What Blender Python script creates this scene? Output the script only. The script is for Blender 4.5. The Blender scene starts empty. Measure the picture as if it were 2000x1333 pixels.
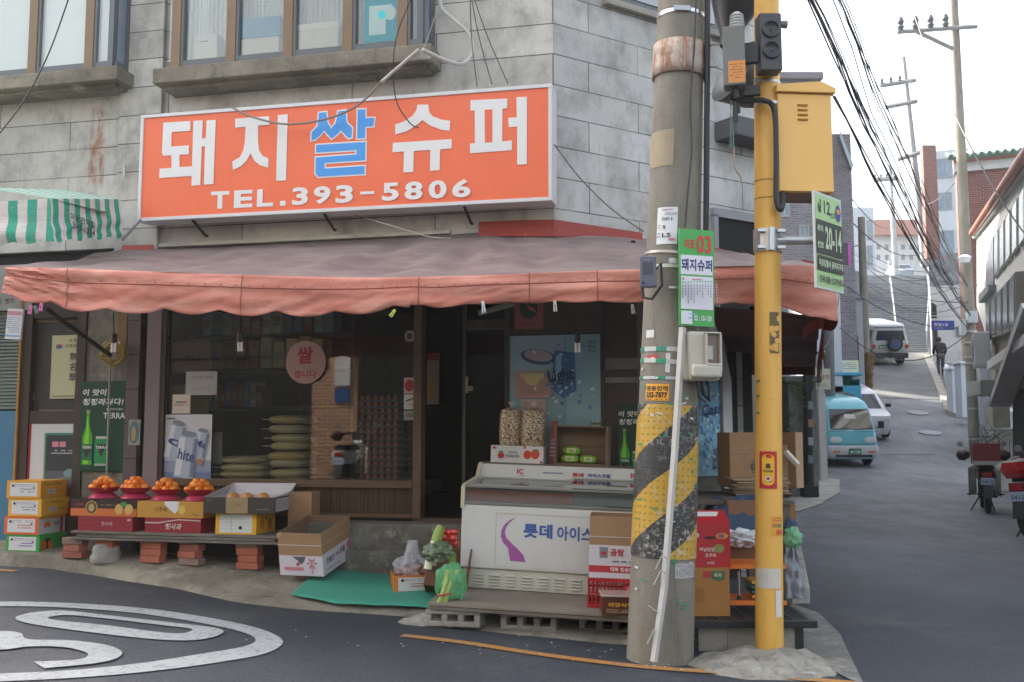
import bpy, math, random
from mathutils import Vector, Matrix
from mathutils import noise as mn
random.seed(7)
SC = bpy.context.scene
C = SC.collection
V = Vector
R = math.radians
F = 1944.0
PITCH = math.atan((850 - 666.5) / F)
CAM = V((0, 0, 1.35))
def ray(px, py):
    r = (px - 1000) / F; u = -(py - 666.5) / F
    d = V((r, math.cos(PITCH) - u * math.sin(PITCH), math.sin(PITCH) + u * math.cos(PITCH)))
    return d / d.y
def W(px, py, d): return CAM + ray(px, py) * d      # point seen there at depth d
def sc(d): return d / F                              # metres per photo pixel
class Fr:
    def __init__(s, o, ang):
        s.M = Matrix.Translation(o) @ Matrix.Rotation(ang, 4, 'Z'); s.I = s.M.inverted(); s.ang = ang
    def px(s, px, py, off=0.0):
        lo = s.I @ CAM; ld = s.I.to_3x3() @ ray(px, py)
        return lo + ld * ((-off - lo.y) / ld.y)
    def w(s, x, y, z): return s.M @ V((x, y, z))
_o = W(1081, 230, 7.9); A0 = V((_o.x, _o.y, 0))
FA = Fr(A0, R(-12.9))
FB = Fr(A0, R(33.0))
PZ = [(-60, 0), (14, 0), (17, -.02), (22, .1), (27, .42), (30, .82), (33, 1.37), (38, 2.57), (47, 4.62), (52, 5.55), (66, 11.9), (70, 12.05), (90, 15.4), (100, 17.3), (200, 24)]
def lerp_t(t, x):
    if x <= t[0][0]: return t[0][1]
    for (a, b), (c, d) in zip(t, t[1:]):
        if x <= c: return b + (d - b) * (x - a) / (c - a)
    return t[-1][1]
def g(x, y):
    xm = min(x, .9) if x < .6 else .6 + .3 * (1 - math.exp(-(x - .6) / .3))
    p = (lerp_t(PZ, y - 1) + lerp_t(PZ, y) * 2 + lerp_t(PZ, y + 1)) / 4 if y > 12 else 0
    return .07 - .045 * max(xm, -14) + p
def G(px, py, dz=0.0):
    r = ray(px, py); t = 2.0
    while t < 150:
        p = CAM + r * t
        if p.z <= g(p.x, p.y) + dz: break
        t += .05 if t < 20 else .2
    a, b = t - .25, t
    for _ in range(24):
        m = (a + b) / 2; p = CAM + r * m
        if p.z <= g(p.x, p.y) + dz: b = m
        else: a = m
    return CAM + r * b
def lin(h):
    h = h.lstrip('#'); o = []
    for i in (0, 2, 4):
        c = int(h[i:i+2], 16) / 255
        o.append(c / 12.92 if c <= .04045 else ((c + .055) / 1.055) ** 2.4)
    return (*o, 1)
MT = {}
class NT:
    def __init__(s, name):
        s.m = bpy.data.materials.new(name); s.m.use_nodes = True; s.t = s.m.node_tree
        s.b = s.t.nodes['Principled BSDF']; s.out = s.t.nodes['Material Output']
        s._co = None
    def n(s, ty, **k):
        x = s.t.nodes.new(ty)
        for a, b in k.items(): setattr(x, a, b)
        return x
    def l(s, a, b): s.t.links.new(a, b)
    def co(s):
        if not s._co: s._co = s.n('ShaderNodeTexCoord').outputs['Object']
        return s._co
    def map(s, sx=1, sy=1, sz=1, rot=(0, 0, 0), loc=(0, 0, 0)):
        m = s.n('ShaderNodeMapping'); m.inputs['Scale'].default_value = (sx, sy, sz)
        m.inputs['Rotation'].default_value = rot; m.inputs['Location'].default_value = loc
        s.l(s.co(), m.inputs['Vector']); return m.outputs[0]
    def noise(s, scale, detail=5, rough=.6, vec=None, dist=0):
        x = s.n('ShaderNodeTexNoise'); x.inputs['Scale'].default_value = scale
        x.inputs['Detail'].default_value = detail; x.inputs['Roughness'].default_value = rough
        x.inputs['Distortion'].default_value = dist
        s.l(vec or s.co(), x.inputs['Vector']); return x.outputs['Fac']
    def ramp(s, f, p0, p1, c0=(0, 0, 0, 1), c1=(1, 1, 1, 1)):
        x = s.n('ShaderNodeValToRGB'); e = x.color_ramp.elements
        e[0].position = p0; e[1].position = p1; e[0].color = c0; e[1].color = c1
        s.l(f, x.inputs[0]); return x.outputs[0]
    def mix(s, f, a, b, mode='MIX'):
        x = s.n('ShaderNodeMix', data_type='RGBA', blend_type=mode)
        for v, i in ((f, 0), (a, 6), (b, 7)):
            if isinstance(v, (int, float, tuple)): x.inputs[i].default_value = v
            else: s.l(v, x.inputs[i])
        return x.outputs[2]
    def math(s, op, a, b=None):
        x = s.n('ShaderNodeMath', operation=op)
        for i, v in enumerate((a, b)):
            if v is None: continue
            if isinstance(v, (int, float)): x.inputs[i].default_value = v
            else: s.l(v, x.inputs[i])
        return x.outputs[0]
    def bump(s, h, st=.3, d=.01):
        x = s.n('ShaderNodeBump'); x.inputs['Strength'].default_value = st; x.inputs['Distance'].default_value = d
        s.l(h, x.inputs['Height']); s.l(x.outputs[0], s.b.inputs['Normal'])
    def col(s, c): s.l(c, s.b.inputs['Base Color'])
    def set(s, **k):
        nm = dict(rough='Roughness', metal='Metallic', spec='Specular IOR Level', trans='Transmission Weight', coat='Coat Weight')
        for a, b in k.items(): s.b.inputs[nm[a]].default_value = b
def sh(c, k): return tuple(min(1, x * k) for x in c[:3]) + (1,)
def mat(h, r=.6, n=.12, s=6, b=0.0, metal=0, dirt=0, coat=0):
    k = (h, r, n, s, b, metal, dirt, coat)
    if k in MT: return MT[k]
    t = NT('paint_' + h.strip('#')); c = lin(h)
    if n or dirt:
        o = t.mix(t.noise(s, 6), sh(c, 1 - n * 1.2), sh(c, 1 + n))
        if dirt:
            f = t.ramp(t.noise(s * .45, 8, .7, t.map(1, 1, .35)), .5, .72)
            o = t.mix(t.math('MULTIPLY', f, dirt), o, lin('#4a443c'))
        t.col(o)
    else: t.b.inputs['Base Color'].default_value = c
    t.set(rough=r, metal=metal, coat=coat)
    if b: t.bump(t.noise(s * 6, 5), b, .01)
    MT[k] = t.m; return t.m
def glass(name, tint='#10151a', a=.12, rough=.02, ior=1.5):
    if name in MT: return MT[name]
    t = NT(name); nt = t
    tr = t.n('ShaderNodeBsdfTransparent'); tr.inputs[0].default_value = lin(tint)
    gl = t.n('ShaderNodeBsdfGlossy'); gl.inputs['Roughness'].default_value = rough
    fr = t.n('ShaderNodeFresnel'); fr.inputs['IOR'].default_value = ior
    mx = t.n('ShaderNodeMixShader')
    t.l(t.math('ADD', fr.outputs[0], a), mx.inputs[0]); t.l(tr.outputs[0], mx.inputs[1]); t.l(gl.outputs[0], mx.inputs[2])
    t.l(mx.outputs[0], t.out.inputs['Surface']); MT[name] = t.m; return t.m
def film(name, h, alpha=.4, rough=.25):
    if name in MT: return MT[name]
    t = NT(name); c = lin(h); t.b.inputs['Base Color'].default_value = c; t.set(rough=rough)
    f = t.noise(14, 4); t.l(t.math('MULTIPLY_ADD', f, .5), t.b.inputs['Alpha'])
    t.b.inputs['Alpha'].links[0].from_node.inputs[2].default_value = alpha - .25
    t.bump(t.noise(25, 3), .6, .01); MT[name] = t.m; return t.m
TXT = {}; FO_ = []
def glyphs(s, bold):
    k = (s, bold)
    if k not in TXT:
        if not FO_: FO_.append(bpy.data.objects.new('t', bpy.data.curves.new('t', 'FONT')))
        o = FO_[0]; c = o.data; c.body = s; c.size = 1; c.offset = bold; c.resolution_u = 3; c.space_character = 1 + bold * 2
        m = bpy.data.meshes.new_from_object(o)
        vs = [(v.co.x, v.co.y) for v in m.vertices]; fs = [tuple(p.vertices) for p in m.polygons]
        bpy.data.meshes.remove(m)
        TXT[k] = (vs, fs)
    return TXT[k]
class MB:
    def __init__(s, m=None): s.v = []; s.f = []; s.mi = []; s.ms = []; s.M = Matrix(); s.fn = None; s.z = .0012; s.m = m
    def mid(s, m):
        m = m or s.m
        if m not in s.ms: s.ms.append(m)
        return s.ms.index(m)
    def add(s, vs, fs, m=None):
        b = len(s.v); i = s.mid(m)
        for p in vs:
            p = V(p)
            if s.fn: p = s.fn(p)
            s.v.append(s.M @ p)
        for q in fs: s.f.append(tuple(b + k for k in q)); s.mi.append(i)
    def box(s, c, d, m=None, M=None, taper=1.0, tx=None):
        x, y, z = d[0] / 2, d[1] / 2, d[2] / 2
        vs = []
        for k, t in ((-1, 1.0), (1, taper)):
            for a, b in ((-1, -1), (1, -1), (1, 1), (-1, 1)): vs.append(V((a * x * t, b * y * t, k * z)))
        if M: vs = [M @ p for p in vs]
        c = V(c); s.add([p + c for p in vs], [(0, 3, 2, 1), (4, 5, 6, 7), (0, 1, 5, 4), (1, 2, 6, 5), (2, 3, 7, 6), (3, 0, 4, 7)], m)
    def bx(s, x0, x1, y0, y1, z0, z1, m=None):
        s.box(((x0 + x1) / 2, (y0 + y1) / 2, (z0 + z1) / 2), (abs(x1 - x0), abs(y1 - y0), abs(z1 - z0)), m)
    def tube(s, pts, r, n=8, m=None, cap=True):
        pts = [V(p) for p in pts]; rs = r if isinstance(r, (list, tuple)) else [r] * len(pts)
        vs = []; up = V((0, 0, 1)); u = None
        for i, p in enumerate(pts):
            t = (pts[min(i + 1, len(pts) - 1)] - pts[max(i - 1, 0)]).normalized()
            if u is None:
                u = t.cross(up if abs(t.z) < .9 else V((1, 0, 0))).normalized()
            else: u = (u - t * u.dot(t)).normalized()
            w = t.cross(u)
            for k in range(n):
                a = 2 * math.pi * k / n; vs.append(p + (u * math.cos(a) + w * math.sin(a)) * rs[i])
        fs = []
        for i in range(len(pts) - 1):
            for k in range(n): fs.append((i * n + k, i * n + (k + 1) % n, (i + 1) * n + (k + 1) % n, (i + 1) * n + k))
        if cap: fs.append(tuple(range(n - 1, -1, -1))); fs.append(tuple(range((len(pts) - 1) * n, len(pts) * n)))
        s.add(vs, fs, m)
    def lathe(s, prof, n=20, c=(0, 0, 0), m=None, M=None):
        vs = []; c = V(c)
        for r_, z in prof:
            for k in range(n):
                a = 2 * math.pi * k / n; p = V((math.cos(a) * r_, math.sin(a) * r_, z))
                if M: p = M @ p
                vs.append(p + c)
        fs = [(i * n + k, i * n + (k + 1) % n, (i + 1) * n + (k + 1) % n, (i + 1) * n + k) for i in range(len(prof) - 1) for k in range(n)]
        if prof[0][0] > 1e-4: fs.append(tuple(range(n - 1, -1, -1)))
        if prof[-1][0] > 1e-4: fs.append(tuple(range((len(prof) - 1) * n, len(prof) * n)))
        s.add(vs, fs, m)
    def grid(s, fn, nu, nv, m=None):
        vs = [fn(i / nu, j / nv) for j in range(nv + 1) for i in range(nu + 1)]
        fs = [(j * (nu + 1) + i, j * (nu + 1) + i + 1, (j + 1) * (nu + 1) + i + 1, (j + 1) * (nu + 1) + i) for j in range(nv) for i in range(nu)]
        s.add(vs, fs, m)
    def prism(s, pts, z0, z1, m=None):      # polygon in local xy, extruded z
        n = len(pts); a = sum(pts[i][0] * pts[(i + 1) % n][1] - pts[(i + 1) % n][0] * pts[i][1] for i in range(n))
        if a < 0: pts = pts[::-1]
        vs = [(x, y, z0) for x, y in pts] + [(x, y, z1) for x, y in pts]
        fs = [tuple(range(n - 1, -1, -1)), tuple(range(n, 2 * n))] + [(i, (i + 1) % n, n + (i + 1) % n, n + i) for i in range(n)]
        s.add(vs, fs, m)
    def up(s): s.z += .0009; return s.z
    def rect(s, x0, y0, x1, y1, m, dz=None):
        z = s.up() if dz is None else dz; k = 8 if s.fn else 1
        s.add([(x0 + (x1 - x0) * i / k, y, z) for y in (y0, y1) for i in range(k + 1)], [(i, i + 1, k + 2 + i, k + 1 + i) for i in range(k)], m)
    def poly(s, pts, m):
        z = s.up(); n = len(pts); a = sum(pts[i][0] * pts[(i + 1) % n][1] - pts[(i + 1) % n][0] * pts[i][1] for i in range(n))
        if a < 0: pts = pts[::-1]
        s.add([(x, y, z) for x, y in pts], [tuple(range(n))], m)
    def disc(s, x, y, rx, ry, m, n=20, rot=0):
        c, q = math.cos(rot), math.sin(rot)
        s.poly([(x + rx * math.cos(a) * c - ry * math.sin(a) * q, y + rx * math.cos(a) * q + ry * math.sin(a) * c) for a in (2 * math.pi * k / n for k in range(n))], m)
    def text(s, t, x, y, h, m, w=None, bold=.012, al='c', shear=0, vert=False):
        if vert:
            for i, ch in enumerate(t): s.text(ch, x, y - i * h * 1.25, h, m, w, bold)
            return
        vs, fs = glyphs(t, bold)
        if not vs: return
        x0 = min(p[0] for p in vs); x1 = max(p[0] for p in vs); y0 = min(p[1] for p in vs); y1 = max(p[1] for p in vs)
        sy = h / (y1 - y0); sx = w / (x1 - x0) if w else sy
        ox = {'c': (x0 + x1) / 2, 'l': x0, 'r': x1}[al]; z = s.up()
        s.add([(x + (a - ox) * sx + (b - y0) * sy * shear, y + (b - (y0 + y1) / 2) * sy, z) for a, b in vs], fs, m)
    def lines(s, x0, y0, x1, y1, n, m, h=.4, rag=.3):   # rows of tiny print
        st = (y1 - y0) / n; z = s.up()
        for i in range(n):
            x = x0
            while x < x1 - (x1 - x0) * .03:
                w = (x1 - x0) * random.uniform(.04, .12); e = min(x + w, x1)
                if random.random() > rag * .4: s.add([(x, y0 + st * (i + .5 - h / 2), z), (e, y0 + st * (i + .5 - h / 2), z), (e, y0 + st * (i + .5 + h / 2), z), (x, y0 + st * (i + .5 + h / 2), z)], [(0, 1, 2, 3)], m)
                x = e + (x1 - x0) * .015
    def mesh(s, name, smooth=False, angle=40):
        me = bpy.data.meshes.new(name); me.from_pydata(s.v, [], s.f)
        for m in s.ms: me.materials.append(m)
        if len(s.ms) > 1: me.polygons.foreach_set('material_index', s.mi)
        if smooth: me.shade_smooth() if hasattr(me, 'shade_smooth') else me.polygons.foreach_set('use_smooth', [True] * len(me.polygons))
        if smooth and angle < 180: me.set_sharp_from_angle(angle=R(angle))
        me.update(); return me
    def build(s, name, parent=None, frame=None, smooth=False, bevel=0, seg=2, label=None, fix=False):
        me = s.mesh(name, smooth)
        if fix:
            import bmesh
            b = bmesh.new(); b.from_mesh(me); bmesh.ops.remove_doubles(b, verts=b.verts, dist=1e-5)
            bmesh.ops.recalc_face_normals(b, faces=b.faces); b.to_mesh(me); b.free()
        o = bpy.data.objects.new(name, me); link(o, parent, frame)
        if bevel:
            q = o.modifiers.new('bevel', 'BEVEL'); q.width = bevel; q.segments = seg; q.limit_method = 'ANGLE'; q.angle_limit = R(35)
            q.harden_normals = False
        if label: o['label'] = label
        return o
WM = {}
def link(o, parent=None, frame=None):
    C.objects.link(o)
    if parent is not None:
        pw = WM[parent.name]; fr = pw if frame is None else frame
        o.parent = parent; o.matrix_basis = pw.inverted() @ fr
    else:
        fr = Matrix() if frame is None else frame; o.matrix_basis = fr
    WM[o.name] = fr.copy()
def tag(o, label, cat, group=None, kind=None):
    if label: o['label'] = label
    if cat: o['category'] = cat
    if group: o['group'] = group
    if kind: o['kind'] = kind
    return o
def st(o, label=None, cat=None, kind='structure'):
    o['kind'] = kind
    if label: o['label'] = label; o['category'] = cat
    return o
def thing(name, label, cat, frame, group=None):
    o = bpy.data.objects.new(name, None); o.empty_display_size = .1
    link(o, None, frame); return tag(o, label, cat, group)
def at(p, rz=0, rx=0, ry=0): return Matrix.Translation(p) @ Matrix.Rotation(R(rz), 4, 'Z') @ Matrix.Rotation(R(ry), 4, 'Y') @ Matrix.Rotation(R(rx), 4, 'X')
def dup(root, frame, label=None, group=None):
    def cp(o, par):
        c = o.copy(); C.objects.link(c)
        if par is not None: c.parent = par; c.matrix_parent_inverse = Matrix()
        for k in o.children: cp(k, c)
        return c
    r = cp(root, None); r.matrix_basis = frame; WM[r.name] = frame.copy()
    if label: r['label'] = label
    if group: r['group'] = group
    return r
FRONT = lambda d=0: Matrix(((1, 0, 0, 0), (0, 0, -1, -d), (0, 1, 0, 0), (0, 0, 0, 1)))     # drawing plane on a local -y face
RIGHT = lambda d=0: Matrix(((0, 0, 1, d), (1, 0, 0, 0), (0, 1, 0, 0), (0, 0, 0, 1)))       # on a local +x face
def curve_pts(ps, n=8):                       # smooth path through points
    ps = [V(p) for p in ps]; o = []
    for i in range(len(ps) - 1):
        a, b, c, d = ps[max(i - 1, 0)], ps[i], ps[i + 1], ps[min(i + 2, len(ps) - 1)]
        for k in range(n):
            t = k / n; o.append(.5 * ((2 * b) + (c - a) * t + (2 * a - 5 * b + 4 * c - d) * t * t + (3 * b - a - 3 * c + d) * t ** 3))
    return o + [ps[-1]]
def flat(frame, name, label, cat, w, h, draw, thick=.002, base=None, group=None, r=.55):
    """a poster or sign: a thin sheet with its print, origin bottom left, as one mesh"""
    mb = MB(); mb.bx(0, w, -thick, 0, 0, h, base or mat('#dddddd', r, .04))
    mb.M = FRONT(thick); mb.z = 0; draw(mb, w, h)
    return tag(mb.build(name, None, frame), label, cat, group)
def onA(px, py, off, fr=None):
    fr = fr or FA; p = fr.px(px, py, off); return fr.M @ Matrix.Translation(p), p
def spanA(x0, y0, x1, y1, off, fr=None):
    """frame at the lower left of a photo rectangle on a plane parallel to a wall, and its size"""
    fr = fr or FA; xm, ym = (x0 + x1) / 2, (y0 + y1) / 2
    a = fr.px(x0, ym, off).x; b = fr.px(x1, ym, off).x; z0 = fr.px(xm, y1, off).z; z1 = fr.px(xm, y0, off).z
    return fr.M @ Matrix.Translation((a, -off, z0)), b - a, z1 - z0
def stone_mat(name, zoff, xoff=0.0, width=1.75, c1='#d0cdc4', c2='#b8b6af', stain=None):
    t = NT(name); sp = t.n('ShaderNodeSeparateXYZ'); t.l(t.co(), sp.inputs[0])
    cb = t.n('ShaderNodeCombineXYZ'); t.l(t.math('ADD', sp.outputs[0], 50 + xoff), cb.inputs[0]); t.l(t.math('ADD', sp.outputs[2], 51 * .2578 - zoff), cb.inputs[1])
    br = t.n('ShaderNodeTexBrick'); t.l(cb.outputs[0], br.inputs['Vector'])
    br.offset = .43; br.inputs['Scale'].default_value = 1; br.inputs['Brick Width'].default_value = width
    br.inputs['Row Height'].default_value = .2578; br.inputs['Mortar Size'].default_value = .0045
    br.inputs['Mortar Smooth'].default_value = .1; br.inputs['Bias'].default_value = 0
    br.inputs['Color1'].default_value = lin(c1); br.inputs['Color2'].default_value = lin(c2); br.inputs['Mortar'].default_value = lin('#46433c')
    o = br.outputs['Color']
    big = t.ramp(t.noise(1.3, 7, .65, t.map(1, 1, 1.6)), .3, .72)
    o = t.mix(t.math('MULTIPLY', big, .5), o, lin('#8a8980'), 'MIX')
    lt = t.ramp(t.noise(1.9, 6, .7, t.map(1, 1, .9, loc=(7, 3, 1))), .5, .66)
    o = t.mix(t.math('MULTIPLY', lt, .5), o, lin('#bdbcb2'))
    st_ = t.ramp(t.noise(2.6, 9, .72, t.map(1.6, 1.6, 1.1, loc=(2, 1, 6))), .46, .68)
    o = t.mix(t.math('MULTIPLY', st_, .5), o, lin('#58574f'))
    st3 = t.ramp(t.noise(5, 8, .7, t.map(3.5, 3.5, .3)), .56, .8)
    o = t.mix(t.math('MULTIPLY', st3, .35), o, lin('#5a564c'))
    st2 = t.ramp(t.noise(6, 8, .75, t.map(2.6, 2.6, .7, loc=(3, 5, 9))), .6, .78)
    o = t.mix(t.math('MULTIPLY', st2, .35), o, lin('#cfcdc4'))
    fine = t.noise(140, 3); o = t.mix(.22, o, fine, 'OVERLAY')
    for (x0, x1, z0, z1) in stain or []:
        def win(v, a, b, k):
            u = t.math('MULTIPLY', t.math('SUBTRACT', v, a), k); w = t.math('MULTIPLY', t.math('SUBTRACT', b, v), k)
            q = t.n('ShaderNodeClamp'); t.l(t.math('MINIMUM', u, w), q.inputs[0]); return q.outputs[0]
        m = t.math('MULTIPLY', win(sp.outputs[0], x0, x1, 30), win(sp.outputs[2], z0, z1, 12))
        m = t.math('MULTIPLY', m, t.ramp(t.noise(7, 7, .7, t.map(2.5, 2.5, .7, loc=(x0, 2, 0))), .38, .62))
        o = t.mix(t.math('MULTIPLY', m, .85), o, lin('#8a4d23'))
    t.col(o); t.set(rough=.75)
    h = t.math('ADD', t.math('MULTIPLY', br.outputs['Fac'], -1.0), t.math('MULTIPLY', fine, .15))
    t.bump(h, .6, .006); return t.m
def brick_mat(name, c1, c2, mo, w=.2, h=.067, ax='x', mortar=.008, dirt=.3, bump=.4):
    t = NT(name); sp = t.n('ShaderNodeSeparateXYZ'); t.l(t.co(), sp.inputs[0])
    cb = t.n('ShaderNodeCombineXYZ'); src = t.math('ADD', sp.outputs[0], sp.outputs[1]) if ax == 'xy' else sp.outputs[0 if ax == 'x' else 1]
    t.l(t.math('ADD', src, 40), cb.inputs[0]); t.l(t.math('ADD', sp.outputs[2], 20), cb.inputs[1])
    br = t.n('ShaderNodeTexBrick'); t.l(cb.outputs[0], br.inputs['Vector'])
    br.inputs['Scale'].default_value = 1; br.inputs['Brick Width'].default_value = w; br.inputs['Row Height'].default_value = h
    br.inputs['Mortar Size'].default_value = mortar; br.inputs['Color1'].default_value = lin(c1); br.inputs['Color2'].default_value = lin(c2)
    br.inputs['Mortar'].default_value = lin(mo); o = br.outputs['Color']
    o = t.mix(t.math('MULTIPLY', t.ramp(t.noise(.9, 7, .7), .4, .75), dirt), o, lin('#4c4640'))
    o = t.mix(.3, o, t.noise(9, 5), 'OVERLAY')
    t.col(o); t.set(rough=.85); t.bump(t.math('MULTIPLY', br.outputs['Fac'], -1), bump, .008); return t.m
def asphalt():
    t = NT('asphalt'); c = t.mix(t.ramp(t.noise(.55, 8, .62), .35, .7), lin('#272b33'), lin('#383c45'))
    c = t.mix(t.math('MULTIPLY', t.ramp(t.noise(2.3, 9, .75, t.map(1, .45, 1, rot=(0, 0, .3))), .48, .66), .55), c, lin('#34373d'))
    gr = t.ramp(t.noise(70, 3, .55), .36, .64); c = t.mix(.42, c, gr, 'OVERLAY'); pz = t.ramp(t.noise(.45, 4, .5, t.map(1, .6, 1, loc=(3, 8, 0))), .5, .53); c = t.mix(t.math('MULTIPLY', pz, .3), c, lin('#24272c')); c = t.mix(t.math('MULTIPLY', t.ramp(t.noise(26, 9, .8), .56, .62), .35), c, lin('#26282d'))
    v = t.n('ShaderNodeTexVoronoi'); v.inputs['Scale'].default_value = 60; t.l(t.co(), v.inputs['Vector'])
    sp = t.ramp(v.outputs['Distance'], .12, .25, (1, 1, 1, 1), (0, 0, 0, 1))
    sel = t.ramp(t.noise(40, 2), .55, .66)
    c = t.mix(t.math('MULTIPLY', t.math('MULTIPLY', sp, sel), .5), c, lin('#9a9a98'))
    du = t.ramp(t.noise(.8, 9, .72, t.map(1, 1, 1, loc=(9, 2, 0))), .52, .74)
    c = t.mix(t.math('MULTIPLY', du, .35), c, lin('#686865'))
    spy = t.n('ShaderNodeSeparateXYZ'); t.l(t.co(), spy.inputs[0]); fy = t.ramp(t.math('ADD', t.math('MULTIPLY', spy.outputs[1], .05), t.math('MULTIPLY', t.noise(.6, 6), .25)), .5, .88)  # far road colour lightened, painting in grazing sky sheen and haze
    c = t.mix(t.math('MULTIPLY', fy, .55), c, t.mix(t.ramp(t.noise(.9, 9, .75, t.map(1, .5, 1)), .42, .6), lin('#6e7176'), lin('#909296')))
    v2 = t.n('ShaderNodeTexVoronoi', feature='DISTANCE_TO_EDGE'); v2.inputs['Scale'].default_value = .5
    wv = t.n('ShaderNodeVectorMath', operation='ADD'); t.l(t.co(), wv.inputs[0])
    nz = t.n('ShaderNodeTexNoise'); nz.inputs['Scale'].default_value = 2.5; nz.inputs['Detail'].default_value = 8; t.l(t.co(), nz.inputs['Vector']); t.l(nz.outputs['Color'], wv.inputs[1])
    t.l(wv.outputs[0], v2.inputs['Vector'])
    ck = t.ramp(v2.outputs['Distance'], .0, .006, (1, 1, 1, 1), (0, 0, 0, 1))
    ck = t.math('MULTIPLY', ck, t.ramp(t.noise(.7, 3), .5, .6))
    c = t.mix(t.math('MULTIPLY', ck, .8), c, lin('#202226'))
    t.col(c); t.set(rough=.72, spec=.45); t.bump(t.noise(230, 4), .5, .006); return t.m
def concrete(name, c1='#8d8a82', c2='#6b685f', sc_=2.0, r=.9, blot=.5, bump=.4, streak=False):
    if name in MT: return MT[name]
    t = NT(name); c = t.mix(t.ramp(t.noise(sc_, 8, .65), .32, .7), lin(c1), lin(c2))
    c = t.mix(t.math('MULTIPLY', t.ramp(t.noise(sc_ * 3.1, 9, .78, t.map(1, 1, .25) if streak else None), .5, .7), blot), c, lin('#3f3c36'))
    c = t.mix(t.math('MULTIPLY', t.ramp(t.noise(sc_ * 2.2, 9, .7, t.map(1, 1, 1, loc=(4, 8, 3))), .56, .72), blot), c, lin('#b9b6ad'))
    c = t.mix(.35, c, t.noise(120, 3, .7), 'OVERLAY'); t.col(c); t.set(rough=r); t.bump(t.noise(28, 9, .7), bump, .012)
    MT[name] = t.m; return t.m
M_CONC = concrete('pavement_concrete', '#958e7e', '#625d51', 1.6, blot=.75, bump=.6); M_CONCD = concrete('dark_concrete', '#77746b', '#4b4841', 2.6, blot=.6)
M_CONCL = concrete('pale_concrete', '#a8a49a', '#85817a', 3.0, blot=.4)
M_BLOCK = concrete('block_concrete', '#a09a90', '#7f7a72', 6, blot=.35, bump=.8)
M_DARK = mat('#14120f', .8, .2); M_WOOD = mat('#5a4433', .6, .3, 9, .2); M_WOODD = mat('#33271e', .6, .3, 9, .2)
def axis(segs):
    o = []
    for a, b, s in segs:
        n = max(1, round((b - a) / s)); o += [a + (b - a) * i / n for i in range(n)]
    return o + [segs[-1][1]]
xs = axis([(-60, -8, 4), (-8, 4, .25), (4, 26, .5), (26, 80, 4)]); ys = axis([(-30, 2, 2), (2, 14, .25), (14, 56, .5), (56, 130, 4)])
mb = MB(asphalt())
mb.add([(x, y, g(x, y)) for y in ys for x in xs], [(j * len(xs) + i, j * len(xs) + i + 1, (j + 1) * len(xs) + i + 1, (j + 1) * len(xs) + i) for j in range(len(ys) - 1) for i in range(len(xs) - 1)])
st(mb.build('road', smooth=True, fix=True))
def sheet(name, quads, m, dz, nu=16, nv=6, kind='structure', fnz=None, edge=0):
    """patches between two polylines of (x, y), laid on the ground"""
    mb = MB(m)
    for A, B in quads:
        def fn(u, v, A=A, B=B):
            def pl(P):
                k = u * (len(P) - 1); i = min(int(k), len(P) - 2); q = k - i; return P[i][0] * (1 - q) + P[i + 1][0] * q, P[i][1] * (1 - q) + P[i + 1][1] * q
            (ax, ay), (bx_, by) = pl(A), pl(B); x = ax + (bx_ - ax) * v; y = ay + (by - ay) * v
            if edge and 0 < u < 1 and v in (0,): x += mn.noise(V((x * 3, y * 3, 0))) * edge; y += mn.noise(V((x * 4, y * 4, 5))) * edge
            return (x, y, g(x, y) + dz + (fnz(x, y, v) if fnz else 0))
        mb.grid(fn, nu, nv)
    o = mb.build(name, smooth=True, fix=True); st(o, kind=kind); return o
def gp(*pts): return [tuple(G(*p))[:2] for p in pts]
def ap(x, y):
    q = FA.I @ V((x, y, 0)); off = -q.y; eo = lerp_t([(-5.5, .6), (-4.3, .66), (-3.3, .88), (-1.5, 1.4), (.5, 1.6)], q.x)
    k = min(1, max(0, (eo - off) / (eo - .25))); return g(x, y) + .012 + .13 * k * k * (3 - 2 * k)
edge = gp((-120, 1093), (0, 1105), (100, 1112), (245, 1135), (350, 1152), (455, 1177), (560, 1190), (700, 1200), (800, 1206), (900, 1230), (1060, 1248), (1240, 1262), (1330, 1285))
back = [tuple(FA.w(u, .1, 0))[:2] for u in [-5.6, -5.0, -4.5, -4.0, -3.4, -2.9, -2.4, -1.9, -1.4, -.9, -.3, .4, .9]]
mb = MB(M_CONC)
def fn(u, v):
    k = u * (len(edge) - 1); i = min(int(k), len(edge) - 2); q = k - i
    ax, ay = edge[i][0] * (1 - q) + edge[i + 1][0] * q, edge[i][1] * (1 - q) + edge[i + 1][1] * q
    bx_, by = back[i][0] * (1 - q) + back[i + 1][0] * q, back[i][1] * (1 - q) + back[i + 1][1] * q
    if v == 0: ay += mn.noise(V((ax * 2.5, 1, 0))) * .06
    x = ax + (bx_ - ax) * v; y = ay + (by - ay) * v
    return (x, y, (ap(x, y) if v > 0 else g(x, y) - .01) + (mn.noise(V((x * 5, y * 5, 0))) * .008 if v > 0 else 0))
mb.grid(fn, 90, 14); st(mb.build('pavement', smooth=True, fix=True))
mb = MB(concrete('mortar_heap', '#a09c90', '#726e66', 5, blot=.75, bump=.9))
pc = V((1.47, 5.88, 0))
def fn(u, v):
    a = u * 2 * math.pi; r = (1 - v) * (1.05 + .45 * mn.noise(V((math.cos(a) * 2, math.sin(a) * 2, 3))))
    x = pc.x + math.cos(a) * r * .46; y = pc.y + .0 + math.sin(a) * r * .36
    h = .085 * (1 - r * r) + mn.noise(V((x * 9, y * 9, 1))) * .04 + mn.noise(V((x * 25, y * 25, 1))) * .012 if v > 0 else -.02
    return (x, y, g(x, y) + h)
mb.grid(fn, 48, 14); st(mb.build('mortar_footing', smooth=True, fix=True), 'lumpy grey mortar heaped round the foot of the yellow pole', 'footing', 'thing')
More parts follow.
